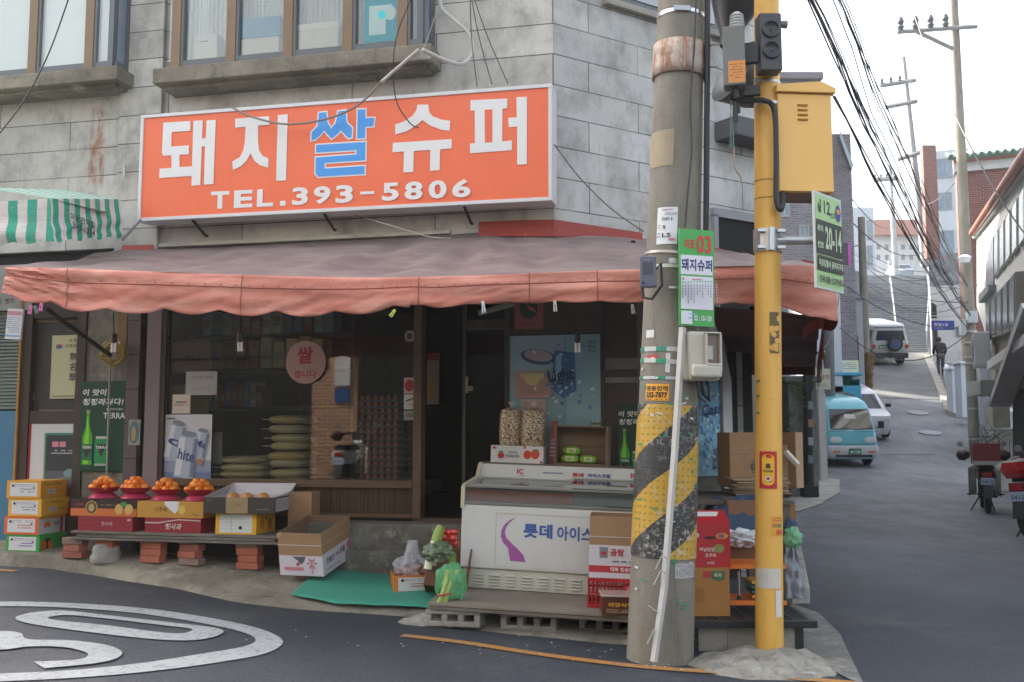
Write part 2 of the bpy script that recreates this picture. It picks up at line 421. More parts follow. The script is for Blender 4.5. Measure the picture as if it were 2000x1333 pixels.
sheet('side_pavement', [(gp((1560, 1270), (1620, 1305), (1690, 1345)), gp((1545, 1180), (1600, 1200), (1640, 1240)))], concrete('pale_spill', '#7b7974', '#62615e', 3, blot=.6), .009, 16, 8, edge=.05)
sheet('street_sun_patch', [(gp((1562, 1000), (1604, 985), (1640, 962), (1640, 938)), gp((1535, 1000), (1540, 985), (1545, 955), (1560, 930)))], concrete('painted_sun_concrete', '#b5b2aa', '#8d8a84', 3, blot=.3), .012, 30, 5, edge=.025)  # pale sheet that paints a small patch of sun on the street
kb = thing('kerb', 'row of grey kerb slabs running back from the black bench', 'kerb', at(G(1560, 1165)))
kp = gp((1583, 1180), (1572, 1120), (1562, 1075), (1553, 1035), (1546, 1005), (1541, 985)); kq = gp((1520, 1180), (1512, 1120), (1508, 1075), (1506, 1035), (1505, 1005), (1505, 985))
for i in range(5):
    mb = MB(M_CONCL); q = []
    for (x, y) in (kp[i], kp[i + 1], kq[i + 1], kq[i]): q.append((x, y))
    cx = sum(a for a, b in q) / 4; cy = sum(b for a, b in q) / 4
    q = [(cx + (a - cx) * .98, cy + (b - cy) * .98) for a, b in q]
    mb.prism(q, g(cx, cy) - .1, g(cx, cy) + .13 + .012 * (i % 2)); mb.build('kerb_stone', kb, Matrix(), bevel=.012)
def paint(h, k): 
    t = NT('road_paint_' + h.strip('#')); c = lin(h); c = t.mix(t.math('MULTIPLY', t.ramp(t.noise(22, 10, .85), .52, .6), .8), c, lin('#4b4e53')); c = t.mix(t.math('MULTIPLY', t.ramp(t.noise(3, 6), .4, .7), .35), c, lin('#77797a'))
    t.col(c); t.set(rough=.75); t.bump(t.noise(150, 3), .4, .004); return t.m
MP = paint('#9c9fa0', 1); MY = paint('#a9752c', 1)
def strip(name, cl, width, m, closed=False, dz=.006, taper=None):
    """a painted line of constant width along ground points (x, y)"""
    n = len(cl); L = []; Rr = []
    for i, p in enumerate(cl):
        a = cl[(i - 1) % n] if closed or i else cl[0]; b = cl[(i + 1) % n] if closed or i < n - 1 else cl[-1]
        d = V((b[0] - a[0], b[1] - a[1], 0)).normalized(); w = (width[i] if isinstance(width, list) else width) / 2
        L.append((p[0] - d.y * w, p[1] + d.x * w)); Rr.append((p[0] + d.y * w, p[1] - d.x * w))
    vs = [(x, y, g(x, y) + dz) for x, y in L] + [(x, y, g(x, y) + dz) for x, y in Rr]
    return vs, [(n + i, n + (i + 1) % n, (i + 1) % n, i) for i in range(n if closed else n - 1)]
def cp2(pts, n=6): return [tuple(p)[:2] for p in curve_pts([(G(*q).x, G(*q).y, 0) for q in pts], n)]
def poly_band(mb, outer, inner, dz=.006):      # ring between two photo outlines
    a = cp2(outer, 6); b = cp2(inner, 6); n = min(len(a), len(b)); a = a[:n]; b = b[:n]
    mb.add([(x, y, g(x, y) + dz) for x, y in a] + [(x, y, g(x, y) + dz) for x, y in b], [(i, i + 1, n + i + 1, n + i) for i in range(n - 1)])
mb = MB(MP)   # speed limit 30 in a ring, painted for traffic coming from the right
poly_band(mb, [(-260, 1205), (-120, 1184), (0, 1177), (140, 1180), (280, 1190), (400, 1207), (500, 1228), (552, 1253), (520, 1278), (420, 1297), (300, 1313), (180, 1324), (60, 1331), (-60, 1334), (-260, 1325)],
          [(-260, 1214), (-120, 1193), (0, 1186), (130, 1189), (260, 1199), (370, 1215), (460, 1233), (498, 1249), (480, 1264), (390, 1280), (280, 1297), (170, 1309), (60, 1316), (-60, 1318), (-250, 1310)])
poly_band(mb, [(60, 1199), (30, 1209), (60, 1221), (180, 1238), (300, 1251), (380, 1253), (430, 1242), (425, 1230), (330, 1218), (200, 1203), (120, 1195), (60, 1199)],
          [(110, 1205), (94, 1209), (110, 1214), (200, 1223), (300, 1236), (350, 1240), (373, 1235), (370, 1230), (320, 1224), (210, 1211), (140, 1204), (110, 1205)], .0075)
poly_band(mb, [(-160, 1256), (-90, 1246), (0, 1236), (40, 1240), (56, 1252), (140, 1254), (215, 1265), (238, 1281), (200, 1297), (86, 1309)],
          [(-150, 1272), (-90, 1266), (-20, 1271), (10, 1272), (60, 1266), (120, 1267), (160, 1275), (172, 1283), (150, 1292), (66, 1296)], .009)
st(mb.build('speed_limit_marking', fix=True))
mb = MB(MY)
cl = cp2([(785, 1243), (900, 1256), (1050, 1279), (1180, 1296), (1300, 1308), (1450, 1318), (1640, 1334), (1760, 1345)]); mb.add(*strip('l', cl, .085, None))
cl = cp2([(-60, 1112), (-20, 1114), (30, 1117)]); mb.add(*strip('l', cl, .1, None)); st(mb.build('yellow_line_marking', fix=True))
mb = MB(mat('#c9c9c4', .8)); random.seed(3)
for px, py, n_, sx in [(1080, 1256, 14, 70), (1290, 1300, 26, 60), (1150, 1280, 12, 140), (560, 1250, 10, 150), (900, 1270, 14, 180), (1750, 1120, 10, 160), (1450, 1290, 14, 100)]:
    for _ in range(n_):
        p = G(px + random.gauss(0, sx * .5), py + random.gauss(0, 9)); a = random.random() * 3; s_ = random.uniform(.003, .011)
        mb.add([(p.x + math.cos(a + k * 1.57) * s_ * random.uniform(.5, 1.4), p.y + math.sin(a + k * 1.57) * s_, p.z + .012) for k in range(4)], [(0, 1, 2, 3)])
tag(mb.build('paper_litter'), 'scraps of white paper scattered on the asphalt', 'litter', kind='stuff')
for i, (px, py) in enumerate([(1793, 808), (1817, 847)]):
    p = G(px, py); mb = MB(mat('#67676a', .6, .3, 20)); mb.lathe([(.0, .0), (.3, .0), (.31, -.02)], 24)
    mb.lathe([(.325, .004), (.36, .004), (.365, -.02)], 24, m=mat('#85858a', .7))
    dzdx = (g(p.x, p.y + .5) - g(p.x, p.y - .5))
    tag(mb.build('manhole_cover', None, at(p + V((0, 0, .035)), 0, math.degrees(math.atan(dzdx)))), ['round iron manhole cover nearest the foot of the ramp', 'round iron manhole cover nearest the parked van'][i], 'manhole cover', 'manhole covers in the side street')
mb = MB(mat('#25262a', .8)); mb.add(*strip('d', cp2([(1722, 889), (1770, 888), (1828, 888)], 3), .07, None)); st(mb.build('drain_slit', fix=True))
t = NT('ramp_concrete'); c = t.mix(t.ramp(t.noise(.7, 8), .35, .7), lin('#6f706d'), lin('#54565a')); w_ = t.n('ShaderNodeTexWave', bands_direction='Y'); w_.inputs['Scale'].default_value = 2.2; w_.inputs['Distortion'].default_value = 2
t.l(t.co(), w_.inputs['Vector']); c = t.mix(.25, c, w_.outputs['Fac'], 'OVERLAY'); t.col(c); t.set(rough=.9)
sheet('ramp', [(gp((1686, 777), (1780, 780), (1850, 783)), [(18.2, 52.2), (20.1, 52.2), (22.2, 52.2)])], t.m, .02, 8, 40)
def stairs():
    MNOSE = concrete('stair_nosing', '#a3a8ab', '#858a8e', 2, blot=.6)
    mb = MB(concrete('stair_stone', '#7f858a', '#5c6266', 1.2, blot=.6)); n = 44; X0, X1 = W(1688, 700, 52).x, W(1812, 700, 52).x
    for i in range(n):
        y0 = 52 + i * 14 / n; z = 5.6 + (i + 1) * 6.35 / n; s_ = i / n
        a = X0 + (W(1684, 600, 66).x - X0) * s_; b = X1 + (W(1812, 600, 66).x - X1) * s_
        mb.bx(a, b, y0, y0 + 14 / n + (.02 if i < n - 1 else 10), z - 1.2, z - .03); mb.bx(a, b, y0 - .04, y0 + 14 / n - .05, z - .029, z, MNOSE)
    o = mb.build('stone_stairs'); st(o)
    r = thing('stair_railing', 'pale metal handrail running up the middle of the stairs', 'railing', at(W(1749, 640, 52)))
    mb = MB(mat('#77787a', .6)); P = []
    for i in range(12):
        d = 52.3 + i * 13.4 / 11; X = W(1750 - i * 1.1, 600, d).x; z = 5.6 + (d - 52) * 6.35 / 14 + .1; P.append(V((X, d, z + .95))); mb.tube([(X, d, z - .1), (X, d, z + .95)], .025, 5)
    mb.build('post', r, Matrix()); mb = MB(mat('#8a8b8c', .6)); mb.tube(P, .035, 6); mb.build('handrail', r, Matrix())
    r = thing('stair_railing', 'pale metal handrail along the right edge of the stairs', 'railing', at(W(1812, 640, 52)))
    mb = MB(mat('#77787a', .6)); P = []
    for i in range(12):
        d = 52.3 + i * 13.4 / 11; X = W(1812, 600, 52 + i * .05).x + (W(1812, 600, 66).x - W(1812, 600, 52).x) * i / 11; z = 5.6 + (d - 52) * 6.35 / 14 + .1; P.append(V((X, d, z + .95))); mb.tube([(X, d, z - .1), (X, d, z + .95)], .025, 5)
    mb.build('post', r, Matrix()); mb = MB(mat('#8a8b8c', .6)); mb.tube(P, .035, 6); mb.build('handrail', r, Matrix())
stairs()
ZC = FA.px(1080, 225).z
xr = FA.px(203, 280).x
MS_A = stone_mat('stone_cladding', ZC, stain=[(xr - .16, xr + .02, FA.px(203, 370).z, FA.px(203, 205).z)])
MS_B = stone_mat('stone_cladding_side', ZC, .35, 1.25, '#cfcfce', '#b7b8b8')
SH = thing('shop_building', 'grey stone clad corner building with the grocery on its ground floor', 'building', FA.M)
ZL = FA.px(675, 468).z                      # underside of the stone
UL, UR = -9.0, 0.0
ub0, ub1 = FA.px(-10, 100, .02).x, FA.px(236, 300).x
mb = MB(MS_A); mb.bx(UL, ub1, .0, .3, ZL + .02, 9); mb.bx(FA.px(312, 300).x, UR, .0, .3, ZL, 9)
mb.build('front_wall', SH, FA.M)
mb = MB(MS_A); mb.bx(ub1, FA.px(312, 300, .05).x, -.05, .28, ZL - .02, 9); mb.build('pilaster', SH, FA.M, bevel=.006)
mb = MB(MS_B); UB = FB.px(1486, 300).x; mb.bx(0.004, UB, .0, .3, FB.px(1230, 460).z - .12, 9)
mb.build('corner_wall', SH, FB.M)
mb = MB(mat('#8d8e90', .8)); z0 = FB.px(1393, 425).z
mb.bx(FB.px(1388, 450).x, FB.px(1396, 450).x, -.05, .05, z0 - 1.0, z0 + .02); mb.bx(FB.px(1388, 450).x, UB, -.05, .05, z0 + .0, z0 + .08); mb.build('opening_frame', SH, FB.M)
mb = MB(M_DARK); mb.bx(FB.px(1396, 450).x, UB, -.02, .0, z0 - 1.0, z0); mb.build('dark_opening', SH, FB.M)
mb = MB(mat('#b9b4a6', .8, .3, 8)); mb.bx(FA.px(300, 480).x, FA.px(880, 445).x, -.035, 0, ZL - .0, ZL + .035); mb.build('ledge', SH, FA.M, bevel=.006)
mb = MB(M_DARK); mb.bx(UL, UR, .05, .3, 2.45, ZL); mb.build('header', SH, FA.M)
mb = MB(MS_B); mb.M = Matrix.Rotation(R(-40), 4, 'Z'); mb.M = FB.I @ Matrix.Translation(V(FB.w(UB - .002, .3, 0))) @ Matrix.Rotation(math.atan2(1, .25), 4, 'Z'); mb.bx(0, 9, 0, .3, 0, 9); mb.build('side_wall', SH, FB.M)
for d0, d1, zt_ in ((13, 31, 9.5),):
    q = [W(1300, 800, d0), W(1511, 800, d0), W(1513, 800, d1), W(1300, 800, d1)]; mb = MB(mat('#8d8d8a', .8, .2)); mb.prism([(p.x, p.y) for p in q], -.2, zt_); st(mb.build('unseen_sun_block', SH, Matrix()), kind='thing')  # unseen block added to keep the sun off the side street
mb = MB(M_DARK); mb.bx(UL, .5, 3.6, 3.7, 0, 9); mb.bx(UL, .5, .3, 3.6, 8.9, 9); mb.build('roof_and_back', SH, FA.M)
mb = MB(mat('#5d6468', .4, .1)); a = FB.px(1185, 0).x; z = FB.px(1230, 14).z
mb.bx(a, a + 1.3, -.02, .03, z, z + 1.1); w = mb.build('window', SH, FB.M)
mb = MB(glass('upper_pane', '#44525e', .25)); mb.bx(a + .06, a + 1.24, -.03, -.021, z + .06, z + 1.04); mb.build('pane', w, FB.M)
mb = MB(M_CONCL); mb.bx(a - .05, a + 1.4, -.06, 0, z - .06, z); mb.build('sill', w, FB.M, bevel=.01)
mb = MB(mat('#55565a', .7)); s0 = FB.px(1395, 255).x; zz = FB.px(1430, 248).z   # dark projecting hood above the opening
mb.bx(s0, UB - .01, -.28, 0, zz - .18, zz + .0); mb.build('hood', SH, FB.M, bevel=.01)
def curtain_mat():
    t = NT('sheer_curtain'); w = t.n('ShaderNodeTexWave', bands_direction='X'); w.inputs['Scale'].default_value = 9; w.inputs['Distortion'].default_value = 3; w.inputs['Detail'].default_value = 3
    t.l(t.co(), w.inputs['Vector']); c = t.mix(w.outputs['Fac'], lin('#c9d1c6'), lin('#e2e3da')); t.col(c); t.set(rough=.9); t.bump(w.outputs['Fac'], .6, .03); return t.m
MCUR = curtain_mat(); MBR = mat('#7a6247', .45, .2, 9); MFR = mat('#5c6164', .4, .15, 8); GL = glass('window_glass', '#f6f8f6', .05)
def bay(x0, x1, off, ysill, ybot, mull, xside, panes, label):
    """x in photo pixels on the plane at this offset"""
    u = lambda x, y=60: FA.px(x, y, off).x
    zs = FA.px((x0 + x1) / 2, ysill, off).z; zb = FA.px((x0 + x1) / 2, ybot, off).z; zt = zs + 2.0
    B = MB(M_CONC); B.bx(u(x0), u(x1) + .02, -off - .06, 0, zb, zs)
    b = B.build('bay_window', SH, FA.M, bevel=.012, label=label)
    mb = MB(M_CONC); mb.bx(u(x0) + .05, u(x1) - .05, -off + .02, 0, zb - .03, zb); mb.build('sill_underside', b, FA.M)
    mb = MB(MFR); ur = u(x1) - .07; ul = u(x0) + .1
    mb.bx(ul, ur, -off, -off + .07, zs, zs + .07); mb.build('bottom_rail', b, FA.M); mb = MB(MFR); mb.bx(ul, ur, -off, -off + .07, zt - .06, zt); mb.build('top_rail', b, FA.M)
    for i, x in enumerate(mull):
        mb = MB(MBR); w = .045
        mb.bx(u(x) - w, u(x) + w, -off - .012, -off + .06, zs + .0, zt); mb.bx(u(x) + w, u(x) + w + .025, -off - .004, -off + .05, zs + .02, zt, MFR); mb.build('mullion', b, FA.M, bevel=.004)
    mb = MB(GL if x0 > 0 else mat('#c3ccc8', .22, .08, 1.5, coat=.3)); mb.bx(ul, ur, -off + .03, -off + .036, zs + .07, zt - .06); mb.build('pane', b, FA.M)
    mb = MB(MFR); mb.bx(ur - .05, ur, -off - .005, -off + .05, zs, zt); mb.bx(ur - .002, ur + .03, -off + .02, -.0, zs, zs + .07); mb.bx(ur - .03, ur + .03, -.07, -.0, zs, zt); mb.build('side_frame', b, FA.M)
    mb = MB(mat('#8492a0', .3, .2)); mb.bx(ur - .012, ur, -off + .06, -.07, zs + .07, zt); mb.build('side_pane', b, FA.M)
    mb = MB(MCUR); mb.grid(lambda a, c: (ul + (ur - .1 - ul) * a, -.06 - .02 * math.sin(a * 60), zs + .07 + (zt - zs) * c), 90, 2); mb.build('curtain', b, FA.M, smooth=True)
    mb = MB(mat('#b5b0a4', .8)); mb.bx(ul, ur - .03, -off + .08, -.02, zs, zs + .05); mb.build('inner_shelf', b, FA.M)
    mb = MB(M_CONC); mb.bx(ul, ur, -off, 0, zt, zt + .12); mb.build('head', b, FA.M)
    return b, zs, u
b2, zs2, u2 = bay(308, 842, .24, 114, 145, [345, 452, 563, 679, 786], 0, 0, 'bay window over the orange sign, with boxes behind its glass')
b1, zs1, u1 = bay(-160, 236, .24, 150, 177, [-140, 66, 176], 0, 0, 'bay window at the left edge, over the striped awning')
def upbox(name, x0, x1, y0, h, label, cat, dr):
    a = FA.px(x0, 80, .15).x; b = FA.px(x1, 80, .15).x; z = zs2 + .05 + y0
    mb = MB(); dr(mb, b - a, h); return tag(mb.build(name, None, FA.M @ Matrix.Translation((a, -.125, z)), bevel=.006), label, cat)
def d1(mb, w, h): mb.bx(0, w, -.07, .08, 0, h * .5, mat('#ded8c8', .6)); mb.bx(-.01, w + .01, -.075, .085, h * .5, h, mat('#2f93b5', .5))
upbox('storage_box', 466, 549, 0, .36, 'white storage box with a blue lid behind the bay window glass', 'box', d1)
def d2(mb, w, h): mb.box((w / 2, 0, h / 2), (w, .14, h), mat('#e4e0d2', .7), taper=.9); mb.M = FRONT(.072); mb.z = 0; mb.lines(.04, h * .7, w * .6, h * .78, 1, mat('#555a66'))
upbox('paper_bag', 385, 430, 0, .26, 'cream paper bag standing on the bay window shelf', 'bag', d2)
def d3(mb, w, h): mb.bx(0, w, -.07, .08, 0, h, mat('#e3ddc9', .7)); mb.bx(-.005, w + .005, -.075, .085, h * .8, h + .01, mat('#eeeade', .7))
upbox('cardboard_carton', 573, 665, 0, .25, 'cream carton with a lid at the centre of the bay window', 'box', d3)
fr, w, h = spanA(712, -60, 780, 82, .205)
def dr(mb, w, h):
    wt = mat('#d9f0ef', .6); mb.rect(w * .14, h * .1, w * .62, h * .42, wt); mb.rect(w * .14, h * .3, w * .8, h * .5, wt); mb.disc(w * .75, h * .38, w * .16, h * .1, wt); mb.disc(w * .5, h * .37, w * .12, h * .055, mat('#45c3ca', .6))
flat(fr, 'poster', 'turquoise poster with white shapes in the right pane of the bay window', 'poster', w, h, dr, base=mat('#22b4c4', .6, .05))
def AX(x, y=800, off=0): return FA.px(x, y, off).x
def AZ(y, x=700, off=0): return FA.px(x, y, off).z
zsill = AZ(938); zst = AZ(1013, 860); ztop = 2.5; yW = -.02
Wd = thing('display_window', 'wide glazed shop window in a brown frame with goods piled behind', 'window', FA.M @ Matrix.Translation((AX(560), 0, zst)))
MBF = mat('#5d4835', .5, .3, 12, .1); MBF2 = mat('#3c3026', .6, .3, 12)
xl, xrr = AX(326), AX(812)
mb = MB(MBF); mb.bx(xrr, AX(828), -.07, .05, zst, ztop); mb.build('frame_post', Wd, FA.M, bevel=.004)
mb = MB(MBF2); mb.bx(AX(318), xl, -.05, .05, zst, ztop); mb.build('frame_post', Wd, FA.M)
mb = MB(MBF); mb.bx(xl, xrr, -.08, .05, zsill - .06, zsill); mb.build('bottom_rail', Wd, FA.M, bevel=.005)
mb = MB(MBF); mb.bx(xl, xrr, -.02, .03, zst, zsill - .06, mat('#2e241b', .7)); x = xl + .01
while x < xrr - .02: mb.bx(x, x + .013, -.035, -.021, zst + .03, zsill - .062, mat('#5a432f' if random.random() > .3 else '#4a3626', .6, .2)); x += .021
mb.bx(xl, xrr, -.045, -.015, zst, zst + .03); mb.build('slatted_panel', Wd, FA.M)
mb = MB(glass('shop_glass', '#f4f6f4', .012, .01)); mb.bx(xl, xrr, -.01, -.004, zsill, ztop); mb.build('pane', Wd, FA.M)
Dr = thing('shop_door', 'dark glazed sliding door leaf beside the open entrance', 'door', FA.M @ Matrix.Translation((AX(950), 0, zst)))
mb = MB(MBF2); mb.bx(AX(905), AX(911), -.03, .03, zst, ztop); mb.build('frame_post', Dr, FA.M); mb = MB(MBF2); mb.bx(AX(988), AX(998), -.05, .05, zst, ztop); mb.bx(AX(911), AX(988), -.02, .02, zst, zst + .12); mb.bx(AX(911), AX(988), -.02, .02, ztop - .3, ztop - .22); mb.build('frame', Dr, FA.M)
mb = MB(glass('door_glass', '#8a9090', .0, .03)); mb.bx(AX(911), AX(988), 0, .006, zst + .12, ztop); mb.build('pane', Dr, FA.M)
mb = MB(mat('#8b7d5c', .35, .1, metal=.6)); mb.tube([(AX(915), -.04, AZ(770)), (AX(915), -.055, AZ(755)), (AX(915), -.04, AZ(740))], .012, 8); mb.lathe([(.0, -.01), (.022, -.008), (.022, .008), (0, .01)], 14, (AX(921), -.035, AZ(762)), M=Matrix.Rotation(R(90), 4, 'X')); mb.build('handle', Dr, FA.M)
uC = AX(1246)
mb = MB(mat('#4a403a', .6, .2)); mb.bx(AX(998), uC, .0, .06, 0.1, 2.6); mb.bx(AX(1172), AX(1180), -.035, 0, zst - .3, ztop); mb.bx(AX(1180), uC, -.035, 0, AZ(735, 1210), AZ(725, 1210)); mb.bx(AX(998), uC, -.03, 0, AZ(650, 1100), AZ(642, 1100)); mb.build('storefront_panel', SH, FA.M)
mb = MB(mat('#7c7a76', .35, .5, 5)); mb.bx(AX(1183), uC, -.012, 0, AZ(722, 1210), AZ(700, 1210)); mb.bx(AX(1183), uC, -.012, 0, AZ(748, 1210), AZ(737, 1210)); mb.build('frosted_light', SH, FA.M)
FR_ = Fr(FA.w(uC, 0, 0), R(42))
RX = lambda x, y=800, off=0: FR_.px(x, y, off).x
RZ = lambda y, x=1385, off=0: FR_.px(x, y, off).z
mb = MB(concrete('return_wall', '#77746c', '#57544d', 4)); mb.bx(0, RX(1407), 0, .08, 0, 2.6); mb.build('return_wall', SH, FR_.M)
mb = MB(mat('#c3c6c8', .5, .1, dirt=.2)); mb.add([(RX(1407), -.03, .3), (RX(1426), -.03, .3), (RX(1424), -.03, RZ(745, 1424)), (RX(1407), -.03, RZ(655, 1407)), (RX(1407), .05, .3), (RX(1426), .05, .3), (RX(1424), .05, RZ(745, 1424)), (RX(1407), .05, RZ(655, 1407))], [(0, 1, 2, 3), (7, 6, 5, 4), (1, 5, 6, 2), (3, 2, 6, 7), (0, 3, 7, 4)])
mb.build('white_panel', SH, FR_.M)
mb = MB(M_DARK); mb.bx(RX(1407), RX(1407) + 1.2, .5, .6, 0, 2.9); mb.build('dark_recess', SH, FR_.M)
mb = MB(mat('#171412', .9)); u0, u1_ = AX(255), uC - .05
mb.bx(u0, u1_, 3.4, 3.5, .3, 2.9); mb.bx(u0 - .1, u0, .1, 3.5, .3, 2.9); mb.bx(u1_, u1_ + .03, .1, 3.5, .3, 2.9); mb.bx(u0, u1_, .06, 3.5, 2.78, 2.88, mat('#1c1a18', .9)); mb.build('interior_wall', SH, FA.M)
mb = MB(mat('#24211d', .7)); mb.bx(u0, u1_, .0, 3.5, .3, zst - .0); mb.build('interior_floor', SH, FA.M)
mb = MB(M_CONCD); mb.bx(AX(600), AX(1100), -.3, -.045, .3, AZ(1024, 800, .3)); mb.build('step', SH, FA.M, bevel=.02, fix=True)
mb = MB(M_CONCD); mb.bx(AX(600), AX(1100), -.36, -.3, .1, AZ(1070, 800, .36) - .03); mb.build('step', SH, FA.M, bevel=.015)
mb = MB(MBF); mb.bx(AX(812), AX(998), -.05, .06, zst - .03, zst + .002); mb.build('threshold', SH, FA.M)
mb = MB(mat('#5b4c50', .5, .12, 30)); x = AX(252); 
for i in range(8): mb.bx(AX(252), AX(277), -.06, .04, .25 + i * .3, .25 + i * .3 + .295)
mb.build('tiled_pillar', SH, FA.M, bevel=.003)
mb = MB(mat('#7d6d70', .5, .1, 12)); mb.bx(AX(290), AX(318), -.06, .04, .25, 2.6); mb.build('mauve_pillar', SH, FA.M, bevel=.004)
mb = MB(M_DARK); mb.bx(AX(277), AX(290), .0, .04, .25, 2.6); mb.bx(AX(-150), AX(252), .16, .2, .2, 2.6); mb.build('dark_backing', SH, FA.M)
mb = MB(concrete('stained_pier', '#8d877c', '#5f594f', 5, blot=.7, streak=True)); mb.bx(AX(165), AX(252), -.02, .1, .2, 2.6); mb.build('stained_pier', SH, FA.M)
mb = MB(mat('#7a5a34', .5, .4, 20)); mb.bx(AX(229), AX(248), -.045, -.02, AZ(700, 240), 2.6); mb.build('wood_board', SH, FA.M)
mb = MB(mat('#3b2c22', .6, .3, 12)); 
for a, b, c, d in [(40, 62, 600, 990), (150, 168, 600, 990)]: mb.bx(AX(a), AX(b), -.04, .06, AZ(d, a), 2.6)
mb.bx(AX(62), AX(165), -.03, .06, AZ(828, 110), AZ(803, 110)); mb.bx(AX(62), AX(165), -.03, .06, AZ(622, 110), 2.6); mb.bx(AX(62), AX(165), -.03, .06, .3, AZ(950, 110)); mb.build('door_frame', SH, FA.M, bevel=.004)
mb = MB(mat('#3a3b39', .6, .3, 6)); mb.bx(AX(62), AX(165), .02, .03, AZ(803, 110), AZ(622, 110)); mb.build('dark_board', SH, FA.M)
mb = MB(mat('#a9793a', .35)); mb.bx(AX(40), AX(44), -.06, -.04, AZ(985, 42), 2.6); mb.build('door_trim', SH, FA.M)
mb = MB(mat('#6f7f79', .5, .15, 5)); z = AZ(800, 20)
while z < AZ(610, 20): mb.bx(AX(-160), AX(40), -.0 , .03, z, z + .028); mb.bx(AX(-160), AX(40), -.012, .0, z + .004, z + .02); z += .032
mb.build('roller_shutter', SH, FA.M)
mb = MB(mat('#3d7394', .5, .2, 3)); mb.bx(AX(-160), AX(40), -.01, .03, .2, AZ(803, 20)); mb.build('blue_panel', SH, FA.M)
mb = MB(mat('#a3a09a', .7, .2)); mb.bx(AX(-160), AX(60), -.05, .0, AZ(608, 20), AZ(520, 20)); mb.M = FA.M.__class__(); mb.M = FRONT(.05); mb.z = 0
mb.text('ㅣ 명가', AX(12), AZ(590, 12), .05, mat('#2a2a2a'), bold=.02); mb.M = Matrix(); mb.build('fascia_board', SH, FA.M)
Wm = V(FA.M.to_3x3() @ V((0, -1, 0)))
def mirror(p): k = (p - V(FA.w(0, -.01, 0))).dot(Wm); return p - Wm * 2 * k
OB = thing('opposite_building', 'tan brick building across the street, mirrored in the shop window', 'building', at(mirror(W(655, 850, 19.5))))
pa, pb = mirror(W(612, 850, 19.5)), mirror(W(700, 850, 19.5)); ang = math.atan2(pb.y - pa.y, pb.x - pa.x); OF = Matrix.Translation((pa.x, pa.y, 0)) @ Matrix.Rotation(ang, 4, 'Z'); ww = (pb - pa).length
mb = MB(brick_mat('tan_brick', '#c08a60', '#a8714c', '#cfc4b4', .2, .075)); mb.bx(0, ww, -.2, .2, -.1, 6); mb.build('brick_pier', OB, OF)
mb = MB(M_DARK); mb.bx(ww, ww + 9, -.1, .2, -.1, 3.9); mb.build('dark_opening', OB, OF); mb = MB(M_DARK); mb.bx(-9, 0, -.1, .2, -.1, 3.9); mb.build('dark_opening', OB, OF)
mb = MB(mat('#cdbba0', .8, .1)); mb.bx(ww, ww + 9, -.15, .2, 3.9, 6.5); mb.build('upper_wall', OB, OF); mb = MB(mat('#cdbba0', .8, .1)); mb.bx(-9, 0, -.15, .2, 3.9, 6.5); mb.build('upper_wall', OB, OF)  # unseen upper wall, made pale to bounce sunlight onto the shop front
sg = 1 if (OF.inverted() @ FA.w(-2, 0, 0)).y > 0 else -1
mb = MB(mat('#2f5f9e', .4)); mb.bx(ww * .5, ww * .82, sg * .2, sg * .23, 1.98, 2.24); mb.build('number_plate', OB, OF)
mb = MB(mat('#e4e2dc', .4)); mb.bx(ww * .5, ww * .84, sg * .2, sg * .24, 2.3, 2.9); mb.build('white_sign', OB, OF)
S_OFF = .3
_a = FA.px(271, 325, S_OFF); _b = FA.px(1078, 275, S_OFF)
zt0, zt1 = FA.px(277, 220, S_OFF).z, FA.px(1076, 163, S_OFF).z; zb0, zb1 = FA.px(268, 433, S_OFF).z, FA.px(1079, 386, S_OFF).z
SG = thing('shop_sign', 'large orange sign box lettered in white and blue over the grocery awning', 'sign', FA.M @ Matrix.Translation((_a.x, -S_OFF, zb0)))
tilt = math.atan(((zt1 - zt0) + (zb1 - zb0)) / 2 / (_b.x - _a.x)); SW = (_b.x - _a.x) / math.cos(tilt); SHH = ((zt0 - zb0) + (zt1 - zb1)) / 2
SF = FA.M @ Matrix.Translation((_a.x, -S_OFF, zb0)) @ Matrix.Rotation(-tilt, 4, 'Y')
def orange_face():
    t = NT('orange_sign_face'); c = t.mix(t.noise(1.5, 5), lin('#e2643f'), lin('#ee7145')); c = t.mix(t.math('MULTIPLY', t.ramp(t.noise(5, 6, .7, t.map(3, 1, .3)), .55, .8), .25), c, lin('#c8603f')); t.col(c); t.set(rough=.35); return t.m
mb = MB(mat('#cfcfd0', .4, .08)); fw = .03
mb.bx(0, SW, 0, .2, 0, fw); mb.bx(0, SW, 0, .2, SHH - fw, SHH); mb.bx(0, fw, .0, .2, fw, SHH - fw); mb.bx(SW - fw, SW, .0, .2, fw, SHH - fw); mb.build('frame', SG, SF, bevel=.004)
mb = MB(orange_face()); mb.bx(fw, SW - fw, .012, .19, fw, SHH - fw); mb.build('face_panel', SG, SF)
IF = SF.inverted()
def sp(px, py):
    n = SF.to_3x3() @ V((0, -1, 0)); o = SF @ V((0, .011, 0)); r = ray(px, py); p = CAM + r * ((o - CAM).dot(n) / r.dot(n)); q = IF @ p; return (q.x, q.z)
Z1 = lambda *p: [sp(x / 2.6657, y / 2.6657) for x, y in p]
Z2 = lambda *p: [sp(600 + x / 2.6657, y / 2.6657) for x, y in p]
MWT = mat('#dcdcda', .35, .05); MBL = mat('#3f94dc', .35, .08)
def letter(polys, m, label, outline=None):
    mb = MB(m); mb.M = FRONT(-.010)
    for p in polys:
        mb.prism(p, .0, .004)
    if outline:
        for p in outline: mb.prism(p, -.0006, .0025, MWT)
    mb.build('lettering', SG, SF, fix=False)
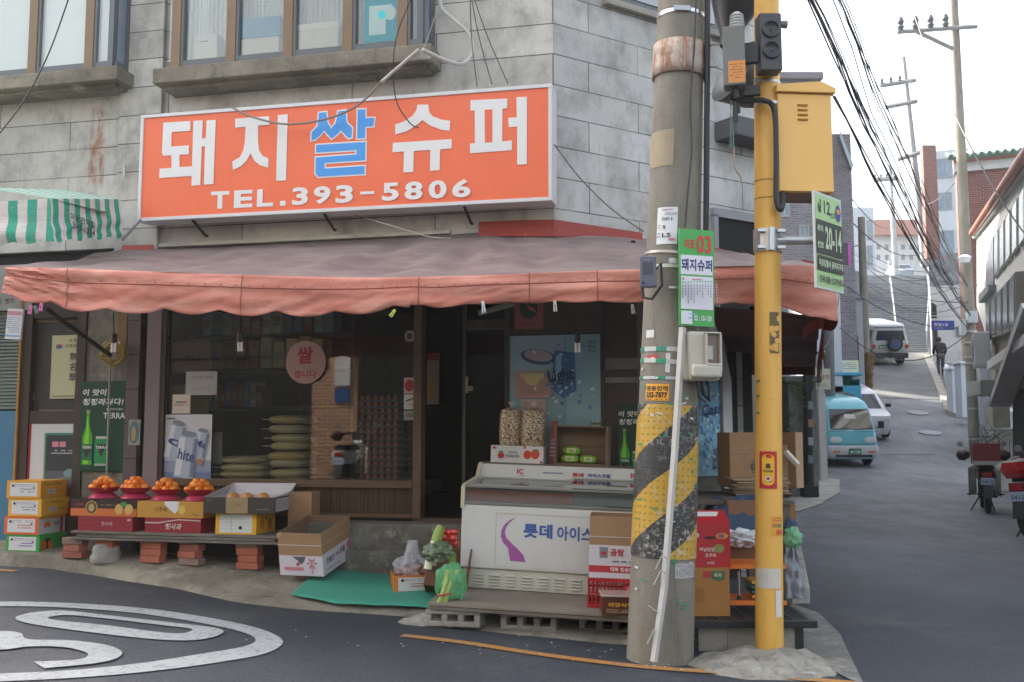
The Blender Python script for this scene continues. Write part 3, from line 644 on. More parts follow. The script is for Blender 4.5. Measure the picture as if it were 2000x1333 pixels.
def ox(p, k):   # grow a polygon outward
    n = len(p); a = sum(p[i][0] * p[(i + 1) % n][1] - p[(i + 1) % n][0] * p[i][1] for i in range(n))
    s = 1 if a > 0 else -1; o = []
    for i in range(n):
        d0 = V((p[i][0] - p[i - 1][0], p[i][1] - p[i - 1][1], 0)).normalized(); d1 = V((p[(i + 1) % n][0] - p[i][0], p[(i + 1) % n][1] - p[i][1], 0)).normalized()
        nn = V((d0.y + d1.y, -d0.x - d1.x, 0)) * s; L = max(.35, nn.length / 2); o.append((p[i][0] + nn.x / (2 * L * L) * k, p[i][1] + nn.y / (2 * L * L) * k))
    return o
letter([Z1((852, 641), (992, 632), (992, 683), (895, 690), (893, 765), (985, 759), (985, 805), (935, 808), (936, 872), (1001, 868), (1001, 918), (830, 929), (833, 880), (895, 876), (894, 811), (851, 813), (845, 795)), Z1((1009, 631), (1057, 629), (1053, 723), (1073, 722), (1077, 629), (1125, 626), (1112, 960), (1063, 963), (1069, 764), (1052, 765), (1044, 965), (998, 969))], MWT, 0)
letter([Z1((1226, 620), (1403, 607), (1403, 652), (1345, 656), (1345, 740), (1350, 785), (1368, 812), (1399, 828), (1397, 875), (1355, 862), (1325, 838), (1306, 800), (1284, 840), (1255, 868), (1214, 887), (1211, 843), (1250, 820), (1268, 785), (1277, 735), (1280, 662), (1226, 667)), Z1((1448, 601), (1499, 597), (1490, 941), (1439, 944))], MWT, 0)
b1_ = [Z2((62, 590), (100, 585), (107, 640), (126, 672), (150, 640), (162, 582), (200, 576), (206, 640), (235, 668), (232, 717), (215, 722), (195, 700), (175, 680), (160, 700), (128, 724), (105, 700), (90, 680), (70, 705), (40, 730), (22, 732), (24, 690), (55, 660)),
       Z2((264, 573), (304, 571), (304, 617), (350, 616), (346, 659), (304, 662), (302, 721), (261, 723)),
       Z2((47, 758), (305, 742), (303, 808), (92, 822), (90, 828), (303, 817) if 0 else (90, 826), (47, 830) if 0 else (48, 798), (258, 786), (258, 782), (47, 797))]
bb = [b1_[0], b1_[1],
      Z2((48, 757), (305, 741), (303, 836), (92, 850), (92, 880), (300, 866), (300, 908), (60, 922), (44, 905), (46, 822), (258, 806), (258, 783), (47, 797))]
letter(bb, MBL, 0, [ox(p, .011) for p in bb])
letter([Z2((575, 548), (631, 546), (636, 585), (655, 608), (700, 625), (745, 631), (742, 683), (700, 678), (640, 655), (600, 627), (570, 655), (520, 685), (460, 703), (459, 651), (510, 632), (550, 605), (570, 575)),
        Z2((447, 746), (753, 726), (752, 775), (692, 779), (690, 888), (640, 891), (642, 782), (556, 788), (553, 897), (502, 900), (505, 791), (445, 795))], MWT, 0)
letter([Z2((851, 524), (1043, 515), (1041, 566), (1017, 568), (1016, 738), (1067, 734), (1065, 784), (849, 800), (848, 750), (874, 748), (873, 577), (850, 579)), Z2((1090, 508), (1145, 506), (1144, 857), (1094, 860), (1094, 661), (1050, 664), (1048, 616), (1092, 613))], MWT, 0)
mb = MB(mat('#e5653f', .35, .08)); mb.M = FRONT(-.010)     # counter of the last letter
mb.prism(Z2((925, 574), (965, 572), (965, 742), (926, 745)), .004, .0052); mb.build('letter_counter', SG, SF)
mb = MB(MWT); mb.M = FRONT(-.010); mb.z = 0
p0 = sp(412, 392); p1 = sp(920, 368); rot = math.atan2(p1[1] - p0[1], p1[0] - p0[0]); L = math.hypot(p1[0] - p0[0], p1[1] - p0[1])
mb.M = mb.M @ Matrix.Translation((p0[0], p0[1] - .0, 0)) @ Matrix.Rotation(rot, 4, 'Z')
hh = abs(sp(920, 350)[1] - sp(920, 386)[1])
xx = 0
for ch, a, b in [('T', 412, 450), ('E', 460, 498), ('L', 507, 540), ('.', 554, 565), ('3', 578, 610), ('9', 621, 654), ('3', 664, 698), ('-', 712, 739), ('5', 754, 786), ('8', 797, 831), ('0', 842, 876), ('6', 886, 920)]:
    a = (a - 412) / 508 * L; b = (b - 412) / 508 * L
    if ch == '.': mb.rect(a, -hh / 2, b, -hh / 2 + .042, MWT)
    elif ch == '-': mb.rect(a, -.012, b, .012, MWT)
    else: mb.text(ch, (a + b) / 2, 0, hh, MWT, b - a, .035)
mb.build('phone_number', SG, SF)
mb = MB(mat('#3a3a3a', .6, .2))
for x in (.5, 1.7, 2.9): mb = MB(mat('#3a3a3a', .6, .2)); mb.tube([(x, .05, .0), (x, .26, -.09), (x, .3, -.09)], .012, 6); mb.build('strut', SG, SF)
for x in (.4, 2.0, SW - .3): mb = MB(mat('#3a3a3a', .6, .2)); mb.bx(x, x + .04, .19, .3, .1, SHH - .1); mb.build('bracket', SG, SF)
def fabric(name, a, b, c, dirt=.35, stripe=True, transl=.0):
    t = NT(name); k = t.mix(t.ramp(t.noise(1.6, 7, .65, t.map(1, 1, 2)), .3, .72), lin(a), lin(b))
    k = t.mix(t.math('MULTIPLY', t.ramp(t.noise(4, 8, .72, t.map(.6, 1, 2.5, loc=(2, 7, 4))), .45, .75), dirt), k, lin(c))
    sp_ = t.ramp(t.noise(46, 2, .5), .72, .76); k = t.mix(t.math('MULTIPLY', sp_, .6), k, lin('#d9cfcb'))
    k = t.mix(.12, k, t.noise(160, 2), 'OVERLAY'); t.col(k); t.set(rough=.62, spec=.3); t.bump(t.noise(6, 7, .6, t.map(.6, 1, 3)), .35, .02); return t.m
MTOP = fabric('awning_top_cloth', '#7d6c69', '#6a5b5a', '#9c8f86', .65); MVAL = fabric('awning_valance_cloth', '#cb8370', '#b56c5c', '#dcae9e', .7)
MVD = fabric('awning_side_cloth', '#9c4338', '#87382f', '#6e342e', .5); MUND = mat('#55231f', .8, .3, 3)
AW = thing('shop_awning', 'long faded red canvas awning with a scalloped valance over the grocery front', 'awning', at((0, 6.4, 2.4), 0))
DE = 6.35
eave = [W(13, 521, 6.6), W(120, 525, 6.58), W(280, 530, 6.55), W(430, 536, 6.5), W(560, 540, 6.45), W(720, 543, 6.42), (W(850, 541, 6.4)), W(980, 537, 6.38), W(1110, 531, 6.37), W(1240, 527, 6.36), W(1340, 523, 6.36), W(1440, 520, 6.36), W(1540, 518, 6.38), W(1630, 521, 6.42)]
def bA(px, py, off=.02): return V(FA.M @ FA.px(px, py, off))
def bB(px, py, off=.02): return V(FB.M @ FB.px(px, py, off))
backp = [bA(236, 487), bA(330, 486), bA(430, 483), bA(540, 477), bA(640, 472), bA(760, 466), bA(860, 460), bA(935, 455), bA(1000, 458), bA(1080, 461), bB(1160, 458), bB(1255, 466), bB(1330, 476), bB(1425, 490)]
ec = curve_pts(eave, 6); bc = curve_pts(backp, 6); NU = len(ec) - 1
def topf(i, v):
    p = bc[i] + (ec[i] - bc[i]) * v; s_ = math.sin(i / NU * math.pi * 9) ** 2
    p = p + V((0, 0, -.05 * math.sin(v * math.pi) * (.4 + .6 * s_) + (.06 * mn.noise(V((i * .3, v * 5, 2))) + .03 * math.sin(i * 1.3 + v * 9)) * v * (1 - v) * 2))
    return p
mb = MB(MTOP); nv = 14
mb.add([topf(i, j / nv) for j in range(nv + 1) for i in range(NU + 1)], [(j * (NU + 1) + i, (j + 1) * (NU + 1) + i, (j + 1) * (NU + 1) + i + 1, j * (NU + 1) + i + 1) for j in range(nv) for i in range(NU)])
fl = [(935, 434, 935, 462), (1000, 431, 1000, 462), (1082, 429, 1082, 462)]; q = [bA(a, b, .05) for a, b, _, _ in fl] + [bA(c, d, .12) for _, _, c, d in fl]
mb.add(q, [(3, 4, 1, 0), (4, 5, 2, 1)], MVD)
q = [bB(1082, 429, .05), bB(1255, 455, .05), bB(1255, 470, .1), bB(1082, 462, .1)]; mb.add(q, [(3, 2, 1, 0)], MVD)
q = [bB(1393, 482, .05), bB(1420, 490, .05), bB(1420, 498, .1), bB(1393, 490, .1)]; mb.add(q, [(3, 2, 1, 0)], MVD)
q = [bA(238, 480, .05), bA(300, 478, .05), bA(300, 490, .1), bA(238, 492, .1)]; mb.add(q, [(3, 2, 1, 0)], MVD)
o = mb.build('canvas_top', AW, Matrix(), smooth=True)
mb = MB(mat('#6d6a66', .5, .3, metal=.4)); off = V((0, .03, -.03)); mb.tube([p + off for p in ec[::4]] + [ec[-1] + off], .022, 8); mb.tube([p + V((0, -.05, -.04)) for p in bc[::6]], .022, 6); mb.build('front_pipe', AW, Matrix())
for i in (2, 20, 38, 56, 70, NU - 1):
    mb = MB(mat('#6d6a66', .5, .3, metal=.4)); mb.tube([topf(i, j / 6) + V((0, 0, -.045)) for j in range(7)], .018, 6); mb.build('rafter', AW, Matrix())
NF = 420
def ev(u):
    k = u * NU; i = min(int(k), NU - 1); q = k - i; return ec[i] * (1 - q) + ec[i + 1] * q
botpx = [(13, 575), (60, 590), (130, 603), (200, 609), (330, 609), (500, 614), (640, 615), (740, 607), (800, 600), (850, 606), (950, 598), (1080, 594), (1240, 596), (1330, 602), (1430, 598), (1500, 600), (1540, 606), (1580, 622), (1615, 630), (1634, 632)]
def bz(px): return lerp_t(botpx, px)
def val(u, v):
    p = ev(u); px = 1000 + F * (p.x / p.y) * 1.0
    q = W(px, bz(px), p.y)
    hgt = p.z - q.z
    sc_ = .028 * abs(math.sin(p.x * 8.2)) if px < 800 else .008 * abs(math.sin(p.x * 11))
    z = p.z - (hgt - .02) * v - sc_ * (v ** 3) * 1.3 + (.02 if v == 1 else 0) * 0
    am = .05 * v ** .8
    rag = .012 * mn.noise(V((p.x * 30, 3, 1))) * v if px > 1560 else 0
    y = p.y - .005 - .014 * math.sin(min(1, v * 3) * math.pi * .5) + am * mn.noise(V((p.x * 2.1, v * 1.2, 0))) + .012 * v * v * math.sin(p.x * 8.2 + 1) + .022 * mn.noise(V((p.x * 1.1, v * 3.2, 4))) + .014 * mn.noise(V((p.x * 9 + v * 6, v * 3, 8))) * v + .03 * mn.noise(V((p.x * 6, v * 9 - p.x * 7, 2))) * max(0, 1 - (p.x + 3.3) / 1.1)
    return V((p.x, y, z + rag))
mb = MB(MVAL); mb.grid(lambda u, v: val(u, 1 - v), NF, 16); o = mb.build('valance', AW, Matrix(), smooth=True)
md = o.modifiers.new('solid', 'SOLIDIFY'); md.thickness = .004
mb = MB(mat('#8e4c44', .7)); 
for px in (150, 428, 728, 935, 1060):
    u = (px - 13) / 1617; mb.tube([val(u, v / 8) + V((0, -.004, 0)) for v in range(9)], .0028, 4)
mb.build('seam', AW, Matrix())
mb = MB(mat('#9a564c', .8)); mb.tube([val(k / 160, .36) + V((0, -.003, 0)) for k in range(161)], .0035, 4); mb.build('hem_line', AW, Matrix())
mb = MB(mat('#6a6a6a', .4, metal=.5))
for k in range(1, 60): mb.box(val(k / 60, .3) + V((0, -.006, 0)), (.007, .005, .007))
mb.build('eyelets', AW, Matrix())
def endc(u, v):
    a = val(1, v); d = 1.2 * u; return V((a.x + .05 * math.sin(u * 6) * v + .14 * u, a.y + d, a.z + (bc[-1].z - ec[-1].z) * u * .45 * (1 - v) + .02 * math.sin(u * 14) * v))
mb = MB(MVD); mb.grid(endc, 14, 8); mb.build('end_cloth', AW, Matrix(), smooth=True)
mb = MB(mat('#1e1d1c', .5)); mb.tube([W(88, 603, 6.6), W(215, 694, 8.4)], .018, 8); mb.build('strut', AW, Matrix())
SCp = thing('side_canopy', 'dark red slatted canopy hanging low over the side street pavement', 'awning', at(W(1500, 650, 8)))
q = [W(1380, 598, 6.6), W(1602, 618, 6.6), W(1592, 716, 11.5), W(1440, 716, 11.5)]
mb = MB(MUND); mb.grid(lambda u, v: (q[0] * (1 - u) + q[1] * u) * (1 - v) + (q[3] * (1 - u) + q[2] * u) * v + V((0, 0, .03 * math.sin(v * 19))), 6, 40)
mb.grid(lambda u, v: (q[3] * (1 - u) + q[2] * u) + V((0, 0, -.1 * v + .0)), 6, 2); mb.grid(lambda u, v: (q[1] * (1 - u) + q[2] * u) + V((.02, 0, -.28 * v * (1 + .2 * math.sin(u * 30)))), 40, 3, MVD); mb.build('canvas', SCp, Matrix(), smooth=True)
for k, (x0, y0, x1, y1) in enumerate([(1524, 612, 1572, 622), (1526, 640, 1568, 650), (1528, 660, 1562, 668), (1524, 676, 1566, 684)]):
    mb = MB(mat('#4a2a26' if k != 1 else '#8d8a88', .6)); mb.tube([W(x0 - 60, y0 - 8, 7 + k * 1.1), W(x1, y1, 7 + k * 1.1)], .022, 6); mb.build('slat', SCp, Matrix())
GA = thing('striped_awning', 'small green and white striped awning at the left edge', 'awning', at(W(120, 430, 8.0)))
def stripes(name, k, ang):
    t = NT(name); sp_ = t.n('ShaderNodeSeparateXYZ'); t.l(t.co(), sp_.inputs[0]); v = t.math('FRACT', t.math('MULTIPLY', t.math('ADD', sp_.outputs[0], 20), k))
    c = t.mix(t.math('GREATER_THAN', v, .5), lin('#cfc9c4'), lin('#1f9c80')); c = t.mix(t.math('MULTIPLY', t.ramp(t.noise(5, 7), .5, .75), .35), c, lin('#7c7a70')); t.col(c); t.set(rough=.6); t.bump(t.noise(9, 6, .6, t.map(1, 1, 3)), .5, .02); return t.m
c0 = W(98, 388, 7.35); e0 = W(232, 388, 8.35)
ang = math.atan2(e0.y - c0.y, e0.x - c0.x); GF = at(c0, math.degrees(ang)); wd = (e0 - c0).length
MG1 = stripes('green_stripe_cloth', 1 / .15, 0); hg = (W(150, 388, 7.6) - W(150, 468, 7.6)).z
def gsurf(u, v):   # v: 0 top .. 1 bottom
    x = u * wd; sag = .035 * math.sin(v * math.pi); wr = .012 * math.sin(v * 9 + u * 4) * v
    return V((x, -.04 * v - wr - .02 * math.sin(v * 20 + u * 3) * max(0, v - .5), (e0.z - c0.z) * u - hg * v * (1.02 + (.03 * math.sin(x * 21) if v > .95 else 0))))
mb = MB(MG1); mb.grid(lambda u, v: gsurf(u, 1 - v), 60, 16)
def gtop(u, v): return V((u * wd, .55 * v, .1 * v + (e0.z - c0.z) * u))
mb.grid(gtop, 30, 4); mb.build('end_cloth', GA, GF, smooth=True)
L2 = 3.2; GF2 = at(c0, -4 + 0)
GF2 = Matrix.Translation(c0) @ Matrix.Rotation(R(180 - 12.9 + 0), 4, 'Z') @ Matrix.Scale(-1, 4, V((0, 1, 0)))
a2 = FA.M.to_3x3() @ V((-1, 0, 0)); Lw = V((a2.x, a2.y, 0))
def gf(u, v): p = V(GF @ gsurf(0, v)) + Lw * (u * L2) + V((0, -.03 * math.sin(v * 9 + u * 9) * v * min(1, u * 6), (.02 * math.sin(u * L2 * 21) * min(1, u * 6) if v > .95 else 0))); return p
fr0 = Matrix.Translation(c0) @ Matrix.Rotation(R(-12.9), 4, 'Z'); I0 = fr0.inverted()
mb = MB(stripes('green_stripe_front', 1 / .17, 0)); mb.grid(lambda u, v: I0 @ gf(1 - u, 1 - v), 60, 16)
mb.grid(lambda u, v: I0 @ (c0 + Lw * ((1 - u) * L2) + V((.15 * v, .75 * v, .06 * v))), 20, 3); mb.build('front_cloth', GA, fr0, smooth=True)
mb = MB(); mb.M = FRONT(.05); mb.z = 0; mk = mat('#23403a', .7); mb.text('마운천막집', wd * .36, -hg * .28, .055, mk, wd * .34, .02); mb.text('393-1354', wd * .38, -hg * .48, .05, mk, wd * .32, .02); mb.build('painted_writing', GA, GF)
mb = MB(mat('#8b8d8c', .4, metal=.5)); mb.tube([W(238, 470, 8.3), W(275, 428, 8.35)], .014, 6); mb.build('strut', GA, Matrix())
def peg(px, py, d, col, label, h=.055, tilt=8):
    p = W(px, py, d); mb = MB(mat(col, .4)); mb.box((-.006, 0, 0), (.008, .012, h), M=Matrix.Rotation(R(3), 3, 'Y')); mb.box((.006, 0, 0), (.008, .012, h), M=Matrix.Rotation(R(-3), 3, 'Y'))
    mb.lathe([(0, -.006), (.006, -.006), (.006, .006), (0, .006)], 8, M=Matrix.Rotation(R(90), 4, 'X'), m=mat('#777777', .3, metal=.8))
    tag(mb.build('clothes_peg', None, at(p, 0, 0, tilt)), label, 'clothes peg', 'clothes pegs clipped to the awning edge')
peg(59, 606, 6.55, '#d979a8', 'pink clothes peg at the left end of the awning, leftmost of the pair'); peg(80, 600, 6.55, '#e07bb0', 'pink clothes peg right of another pink one'); peg(70, 605, 6.56, '#7c8c80', 'grey green clothes peg between the two pink ones', tilt=-20)
peg(767, 612, 6.36, '#c6d45a', 'lime green peg on the awning edge above the rice sign', tilt=35); peg(944, 600, 6.32, '#d9e2ea', 'pale blue white peg on the awning edge over the door', .075, -6); peg(1084, 598, 6.32, '#cfc8ba', 'cream peg on the awning edge over the pale blue poster', .07, -4); peg(1236, 604, 6.32, '#b8b2a4', 'cream peg on the awning edge beside the concrete pole', .06, -8)
def lampb(px, py, d, label, top):
    r = thing('hanging_lamp', label, 'lamp', at(W(px, py, d)), 'compact tube lamps hanging under the awning')
    q = r and WM[r.name]
    mb = MB(mat('#22201e', .5)); mb.lathe([(.0, .09), (.02, .085), (.022, .03), (.016, .02), (0, .02)], 12); mb.build('socket', r)
    mb = MB(mat('#e3ddd2', .3)); 
    for a in (-.011, .011): mb.tube([(a, 0, .03), (a, 0, -.045)], .0085, 8)
    mb.tube([(-.011, .012, .03), (-.011, .012, -.04)], .0085, 8); mb.build('tube', r)
    mb = MB(mat('#1a1918', .6)); t_ = W(*top); mb.tube([V((0, 0, .09)), WM[r.name].inverted() @ t_], .004, 5); mb.build('cord', r)
lampb(222, 676, 7.0, 'compact tube lamp hanging in front of the green bottle poster', (221, 612, 7.0)); lampb(469, 674, 6.9, 'compact tube lamp hanging left of the round rice sign', (470, 612, 6.9)); lampb(1128, 676, 6.9, 'compact tube lamp hanging before the pale blue drink poster', (1135, 600, 6.9))
r = FA.M @ Matrix.Translation(FA.px(220, 690, .16)); mb = MB(mat('#a99346', .5, .3, 20)); random.seed(5)
for k in range(16):
    a0 = random.random() * 6.28; rr = random.uniform(.06, .13)
    mb.tube([V((math.cos(a0 + t * .35) * rr * 1.1, random.uniform(-.03, .03), math.sin(a0 + t * .35) * rr)) for t in range(12)], .009, 6)
tag(mb.build('hose_coil', None, r, smooth=True), 'coil of yellow tubing hanging on the pier under the awning', 'hose')
fr, w, h = spanA(14, 603, 44, 662, .9)
def dr(mb, w, h): mb.rect(.005, h * .78, w - .005, h * .92, mat('#c98b9c', .5)); mb.lines(.012, h * .2, w - .012, h * .74, 8, mat('#8a9bb0', .6)); mb.rect(.005, .02, w - .005, h * .14, mat('#7fb0cf', .5))
flat(fr @ Matrix.Rotation(R(4), 4, 'Y'), 'hanging_packet', 'white printed packet hanging from the left end of the awning', 'packet', w, h, dr, .02, mat('#d9d9dd', .4))
K = lambda h, r=.55: mat(h, r, .04)
fr, w, h = spanA(100, 655, 166, 779, .0)
def dr(mb, w, h):
    k = K('#2d3230'); mb.disc(w * .22, h * .83, w * .1, h * .03, K('#b0505a')); mb.disc(w * .22, h * .81, w * .1, h * .025, K('#4c5a94'))
    mb.text('순 명', w * .62, h * .92, h * .055, k); mb.text('인증업지회', w * .68, h * .83, h * .05, k, w * .55); mb.text('無名草', w * .66, h * .66, h * .13, K('#1d2a3c'), None, .012, vert=True); mb.lines(w * .1, .01, w * .95, h * .06, 1, k, .3)
flat(fr, 'notice', 'pale yellow notice with three large characters on the dark door board', 'notice', w, h, dr, base=K('#bcbc94'))
mb = MB(mat('#a98a5c', .5)); fr = FA.M
for px in range(68, 165, 4): p = FA.px(px, 628, -.015); mb.box(p, (.016, .01, .008))
for py in range(634, 780, 5): p = FA.px(65, py, -.015); mb.box(p, (.008, .01, .018))
for px in range(78, 160, 4): p = FA.px(px, 802, -.015); mb.box(p, (.016, .01, .008))
tag(mb.build('bead_garland', None, FA.M), 'string of tan beads round the edge of the dark door board', 'garland')
fr, w, h = spanA(55, 828, 158, 952, .02)
flat(fr, 'display_board', 'white framed board with a red left edge under the dark door board', 'board', w, h, lambda mb, w, h: mb.rect(0, 0, w * .045, h, K('#b02a30')), base=K('#c8c9c8'))
fr, w, h = spanA(86, 846, 158, 952, .03)
def dr(mb, w, h):
    mb.rect(.02, .0, w, h - .02, K('#262b33')); mb.rect(.02, .0, w, h * .3, K('#4d5158')); mb.disc(w * .75, h * .25, w * .2, h * .09, K('#6f8b94')); mb.disc(w * .6, h * .13, w * .35, h * .06, K('#5d6468'))
    for a in (.22, .42): mb.rect(w * a, h * .74, w * (a + .17), h * .84, K('#c87f8c'))
    mb.lines(w * .2, h * .6, w * .9, h * .7, 2, K('#b9b9b9'))
    for i in range(14): mb.rect(.004, h * i / 14 + .004, .016, h * i / 14 + .02, K('#a9a070'))
flat(fr, 'framed_poster', 'dark night photograph poster with a green border on the white board', 'poster', w, h, dr, base=K('#2f7d68'))
def bottle_poster(mb, w, h, cut=False):
    wt = K('#d9dcda'); mb.text('이 맛이', w * .27, h * .875, h * .075, wt, w * .5, .03, shear=.15); mb.text('청정라거다!', w * .46, h * .77, h * .075, wt, w * .86, .03, shear=.15)
    mb.text('청정라거-테라', w * .72, h * .685, h * .025, wt, w * .34); mb.text('TERRA', w * .72, h * .615, h * .065, wt, w * .46, .02)
    g1, g2 = K('#4ea02c', .3), K('#7fd03a', .3)
    mb.poly([(w * .06, h * .07), (w * .28, h * .07), (w * .28, h * .38), (w * .21, h * .5), (w * .2, h * .66), (w * .14, h * .66), (w * .13, h * .5), (w * .06, h * .38)], g1)
    mb.poly([(w * .1, h * .08), (w * .2, h * .08), (w * .2, h * .4), (w * .17, h * .6), (w * .15, h * .6), (w * .14, h * .45), (w * .1, h * .36)], g2); mb.rect(w * .13, h * .64, w * .21, h * .68, K('#8b9a58'))
    mb.rect(w * .06, h * .12, w * .28, h * .3, K('#1f6a3e')); mb.poly([(w * .08, h * .24), (w * .26, h * .24), (w * .17, h * .14)], K('#26292a')); mb.text('TERRA', w * .17, h * .265, h * .03, wt, w * .2, .02)
    mb.poly([(w * .36, h * .08), (w * .61, h * .08), (w * .63, h * .11), (w * .63, h * .34), (w * .6, h * .37), (w * .37, h * .37), (w * .34, h * .34), (w * .34, h * .11)], K('#23894a', .3)); mb.rect(w * .36, h * .36, w * .61, h * .385, K('#b9bdb8', .3))
    mb.poly([(w * .38, h * .3), (w * .59, h * .3), (w * .485, h * .15)], K('#26292a')); mb.text('TERRA', w * .485, h * .265, h * .032, wt, w * .24, .02); mb.rect(w * .35, h * .06, w * .62, h * .085, K('#9aa29c', .3))
fr, w, h = spanA(157, 745, 249, 921, .05)
flat(fr, 'beer_poster', 'dark green bottle and can poster on the stained pier', 'poster', w, h, bottle_poster, base=mat('#12402e', .35, .05))
fr, w, h = spanA(1206, 790, 1290, 940, .04)
flat(fr, 'beer_poster', 'dark green bottle poster half hidden behind the striped concrete pole', 'poster', w, h, bottle_poster, base=mat('#1c3a2e', .35, .05))
mb = MB(mat('#8f8a7a', .5)); p = FA.px(215, 720, .1); q = FA.px(208, 945, .1); mb.tube([p, q], .009, 6); tag(mb.build('thin_pole', None, FA.M), 'thin pale rod standing upright before the green bottle poster', 'rod')
fr, w, h = spanA(251, 820, 274, 870, .07)
flat(fr, 'oval_sticker', 'oval blue and tan sticker on the dark tiled pillar', 'sticker', w, h, lambda mb, w, h: (mb.disc(w / 2, h / 2, w * .42, h * .44, K('#4f6b74')), mb.disc(w * .45, h * .45, w * .18, h * .3, K('#a8915c'))), base=K('#8b8d7c'))
def onglass(nm, x0, y0, x1, y1, label, cat, dr, base, off=.02, th=.002):
    fr, w, h = spanA(x0, y0, x1, y1, off); return flat(fr, nm, label, cat, w, h, dr, th, K(base))
def dr(mb, w, h):
    def can(x, y, s, a, nm):
        c, q = math.cos(a), math.sin(a); T = lambda u, v: (x + (u * c - v * q) * s, y + (u * q + v * c) * s)
        mb.poly([T(-.5, -1), (T(.5, -1)), T(.5, .9), T(.36, 1.05), T(-.36, 1.05), T(-.5, .9)], K('#aeb7c6', .3)); mb.poly([T(-.45, -.9), T(-.15, -.9), T(-.15, .85), T(-.45, .85)], K('#d5dae2', .3)); mb.disc(*T(0, 1.02), s * .4, s * .14, K('#7c8794', .3), 14, a); mb.poly([T(.3, -.9), T(.48, -.9), T(.48, .85), T(.3, .85)], K('#77839b', .3))
        M0 = mb.M; mb.M = M0 @ Matrix.Translation((*T(.02, .05), 0)) @ Matrix.Rotation(a - .1, 4, 'Z'); mb.text(nm, 0, 0, s * .5, K('#1e3a78'), s * .85, .02); mb.M = M0
    mb.rect(0, 0, w, h * .3, K('#8d97b0')); mb.rect(0, 0, w, h * .12, K('#6a7aa0'))
    can(w * .22, h * .58, w * .36, -.22, 'd'); can(w * .78, h * .54, w * .27, -.2, 'Ma'); can(w * .48, h * .36, w * .42, -.12, 'hite'); mb.rect(w * .05, h * .93, w * .22, h * .95, K('#4a4f5c')); mb.disc(w * .78, h * .28, w * .06, h * .05, K('#a8774c'))
onglass('beer_poster', 322, 810, 413, 938, 'white poster of three silver beer cans in the window corner', 'poster', dr, '#c8c9cc')
onglass('sticker', 337, 771, 372, 808, 'small cream sticker with coloured dots over the beer can poster', 'sticker', lambda mb, w, h: ([mb.disc(w * (.25 + .12 * i), h * .6, w * .055, h * .06, K(c)) for i, c in enumerate(['#3f8a5c', '#3f8a5c', '#8a4f8a', '#b0843c', '#a8343c'])], mb.lines(w * .12, h * .38, w * .88, h * .5, 1, K('#c05a50')), mb.lines(w * .3, h * .14, w * .7, h * .2, 1, K('#c05a50'))), '#cfc2b2')
onglass('paper_notice', 363, 726, 424, 772, 'white paper notice with two rows of writing in the window', 'notice', lambda mb, w, h: (mb.text('기대됨 판매', w * .5, h * .76, h * .11, K('#6d6a66'), w * .7), mb.text('금 연 석 임', w * .5, h * .26, h * .11, K('#8a8680'), w * .6)), '#a9a49e')
onglass('cardboard_sheet', 334, 668, 412, 728, 'brown cardboard sheet with a dark label inside the window', 'cardboard', lambda mb, w, h: (mb.rect(w * .27, h * .38, w * .75, h * .56, K('#35353a')), mb.lines(w * .3, h * .42, w * .72, h * .52, 1, K('#6a6a70'))), '#6b4f42', -.05)
onglass('yellow_sheet', 334, 752, 408, 815, 'dull yellow paper sheet behind the small cream sticker', 'paper', lambda mb, w, h: None, '#7a6a3a', -.08)
onglass('price_calendar', 412, 845, 434, 906, 'grey calendar sheet beside the beer can poster', 'calendar', lambda mb, w, h: mb.lines(w * .2, h * .1, w * .9, h * .7, 6, K('#5d5f66'), .4, 1), '#77787a', -.04)
cpt = FA.px(598, 708, .03); rr = (FA.px(637, 708, .03).x - FA.px(559, 708, .03).x) / 2
mb = MB(K('#c2958a')); mb.M = FRONT(0); mb.lathe([(0, .0), (rr, .0), (rr, .012), (0, .012)], 40); mb.z = .0122; rd = K('#a8202c')
mb.text('쌀', -.005, rr * .32, rr * .78, rd, rr * .78, .03); mb.text('팝니다', 0, -rr * .55, rr * .34, rd, rr * 1.08, .02)
tag(mb.build('round_rice_sign', None, FA.M @ Matrix.Translation(cpt)), 'round pinkish sign with red writing hanging on the shop window', 'sign')
onglass('round_sticker', 790, 645, 811, 669, 'small round pale sticker at the top right of the window', 'sticker', lambda mb, w, h: (mb.disc(w / 2, h / 2, w * .46, h * .46, K('#a8877c')), mb.disc(w / 2, h / 2, w * .26, h * .26, K('#3a2f2c'))), '#4a3a34')
onglass('card_sticker', 789, 738, 811, 769, 'pale sticker with a red disc on the right of the window', 'sticker', lambda mb, w, h: mb.disc(w / 2, h * .5, w * .42, h * .38, K('#a81f28')), '#c9a898')
onglass('card_sticker', 789, 771, 811, 800, 'white sticker with a black check below the red disc sticker', 'sticker', lambda mb, w, h: (mb.poly([(w * .15, h * .5), (w * .85, h * .68), (w * .85, h * .8), (w * .15, h * .6)], K('#2f3238')), mb.lines(w * .15, h * .15, w * .85, h * .4, 2, K('#7a7a7a'))), '#c9c4b8')
onglass('card_sticker', 789, 803, 811, 821, 'green grey sticker lowest at the right of the window', 'sticker', lambda mb, w, h: (mb.rect(w * .2, h * .3, w * .5, h * .8, K('#a34a4a')), mb.rect(w * .5, h * .3, w * .8, h * .8, K('#3f7a6c'))), '#8a9a92')
fr, w, h = spanA(996, 655, 1173, 905, .04)
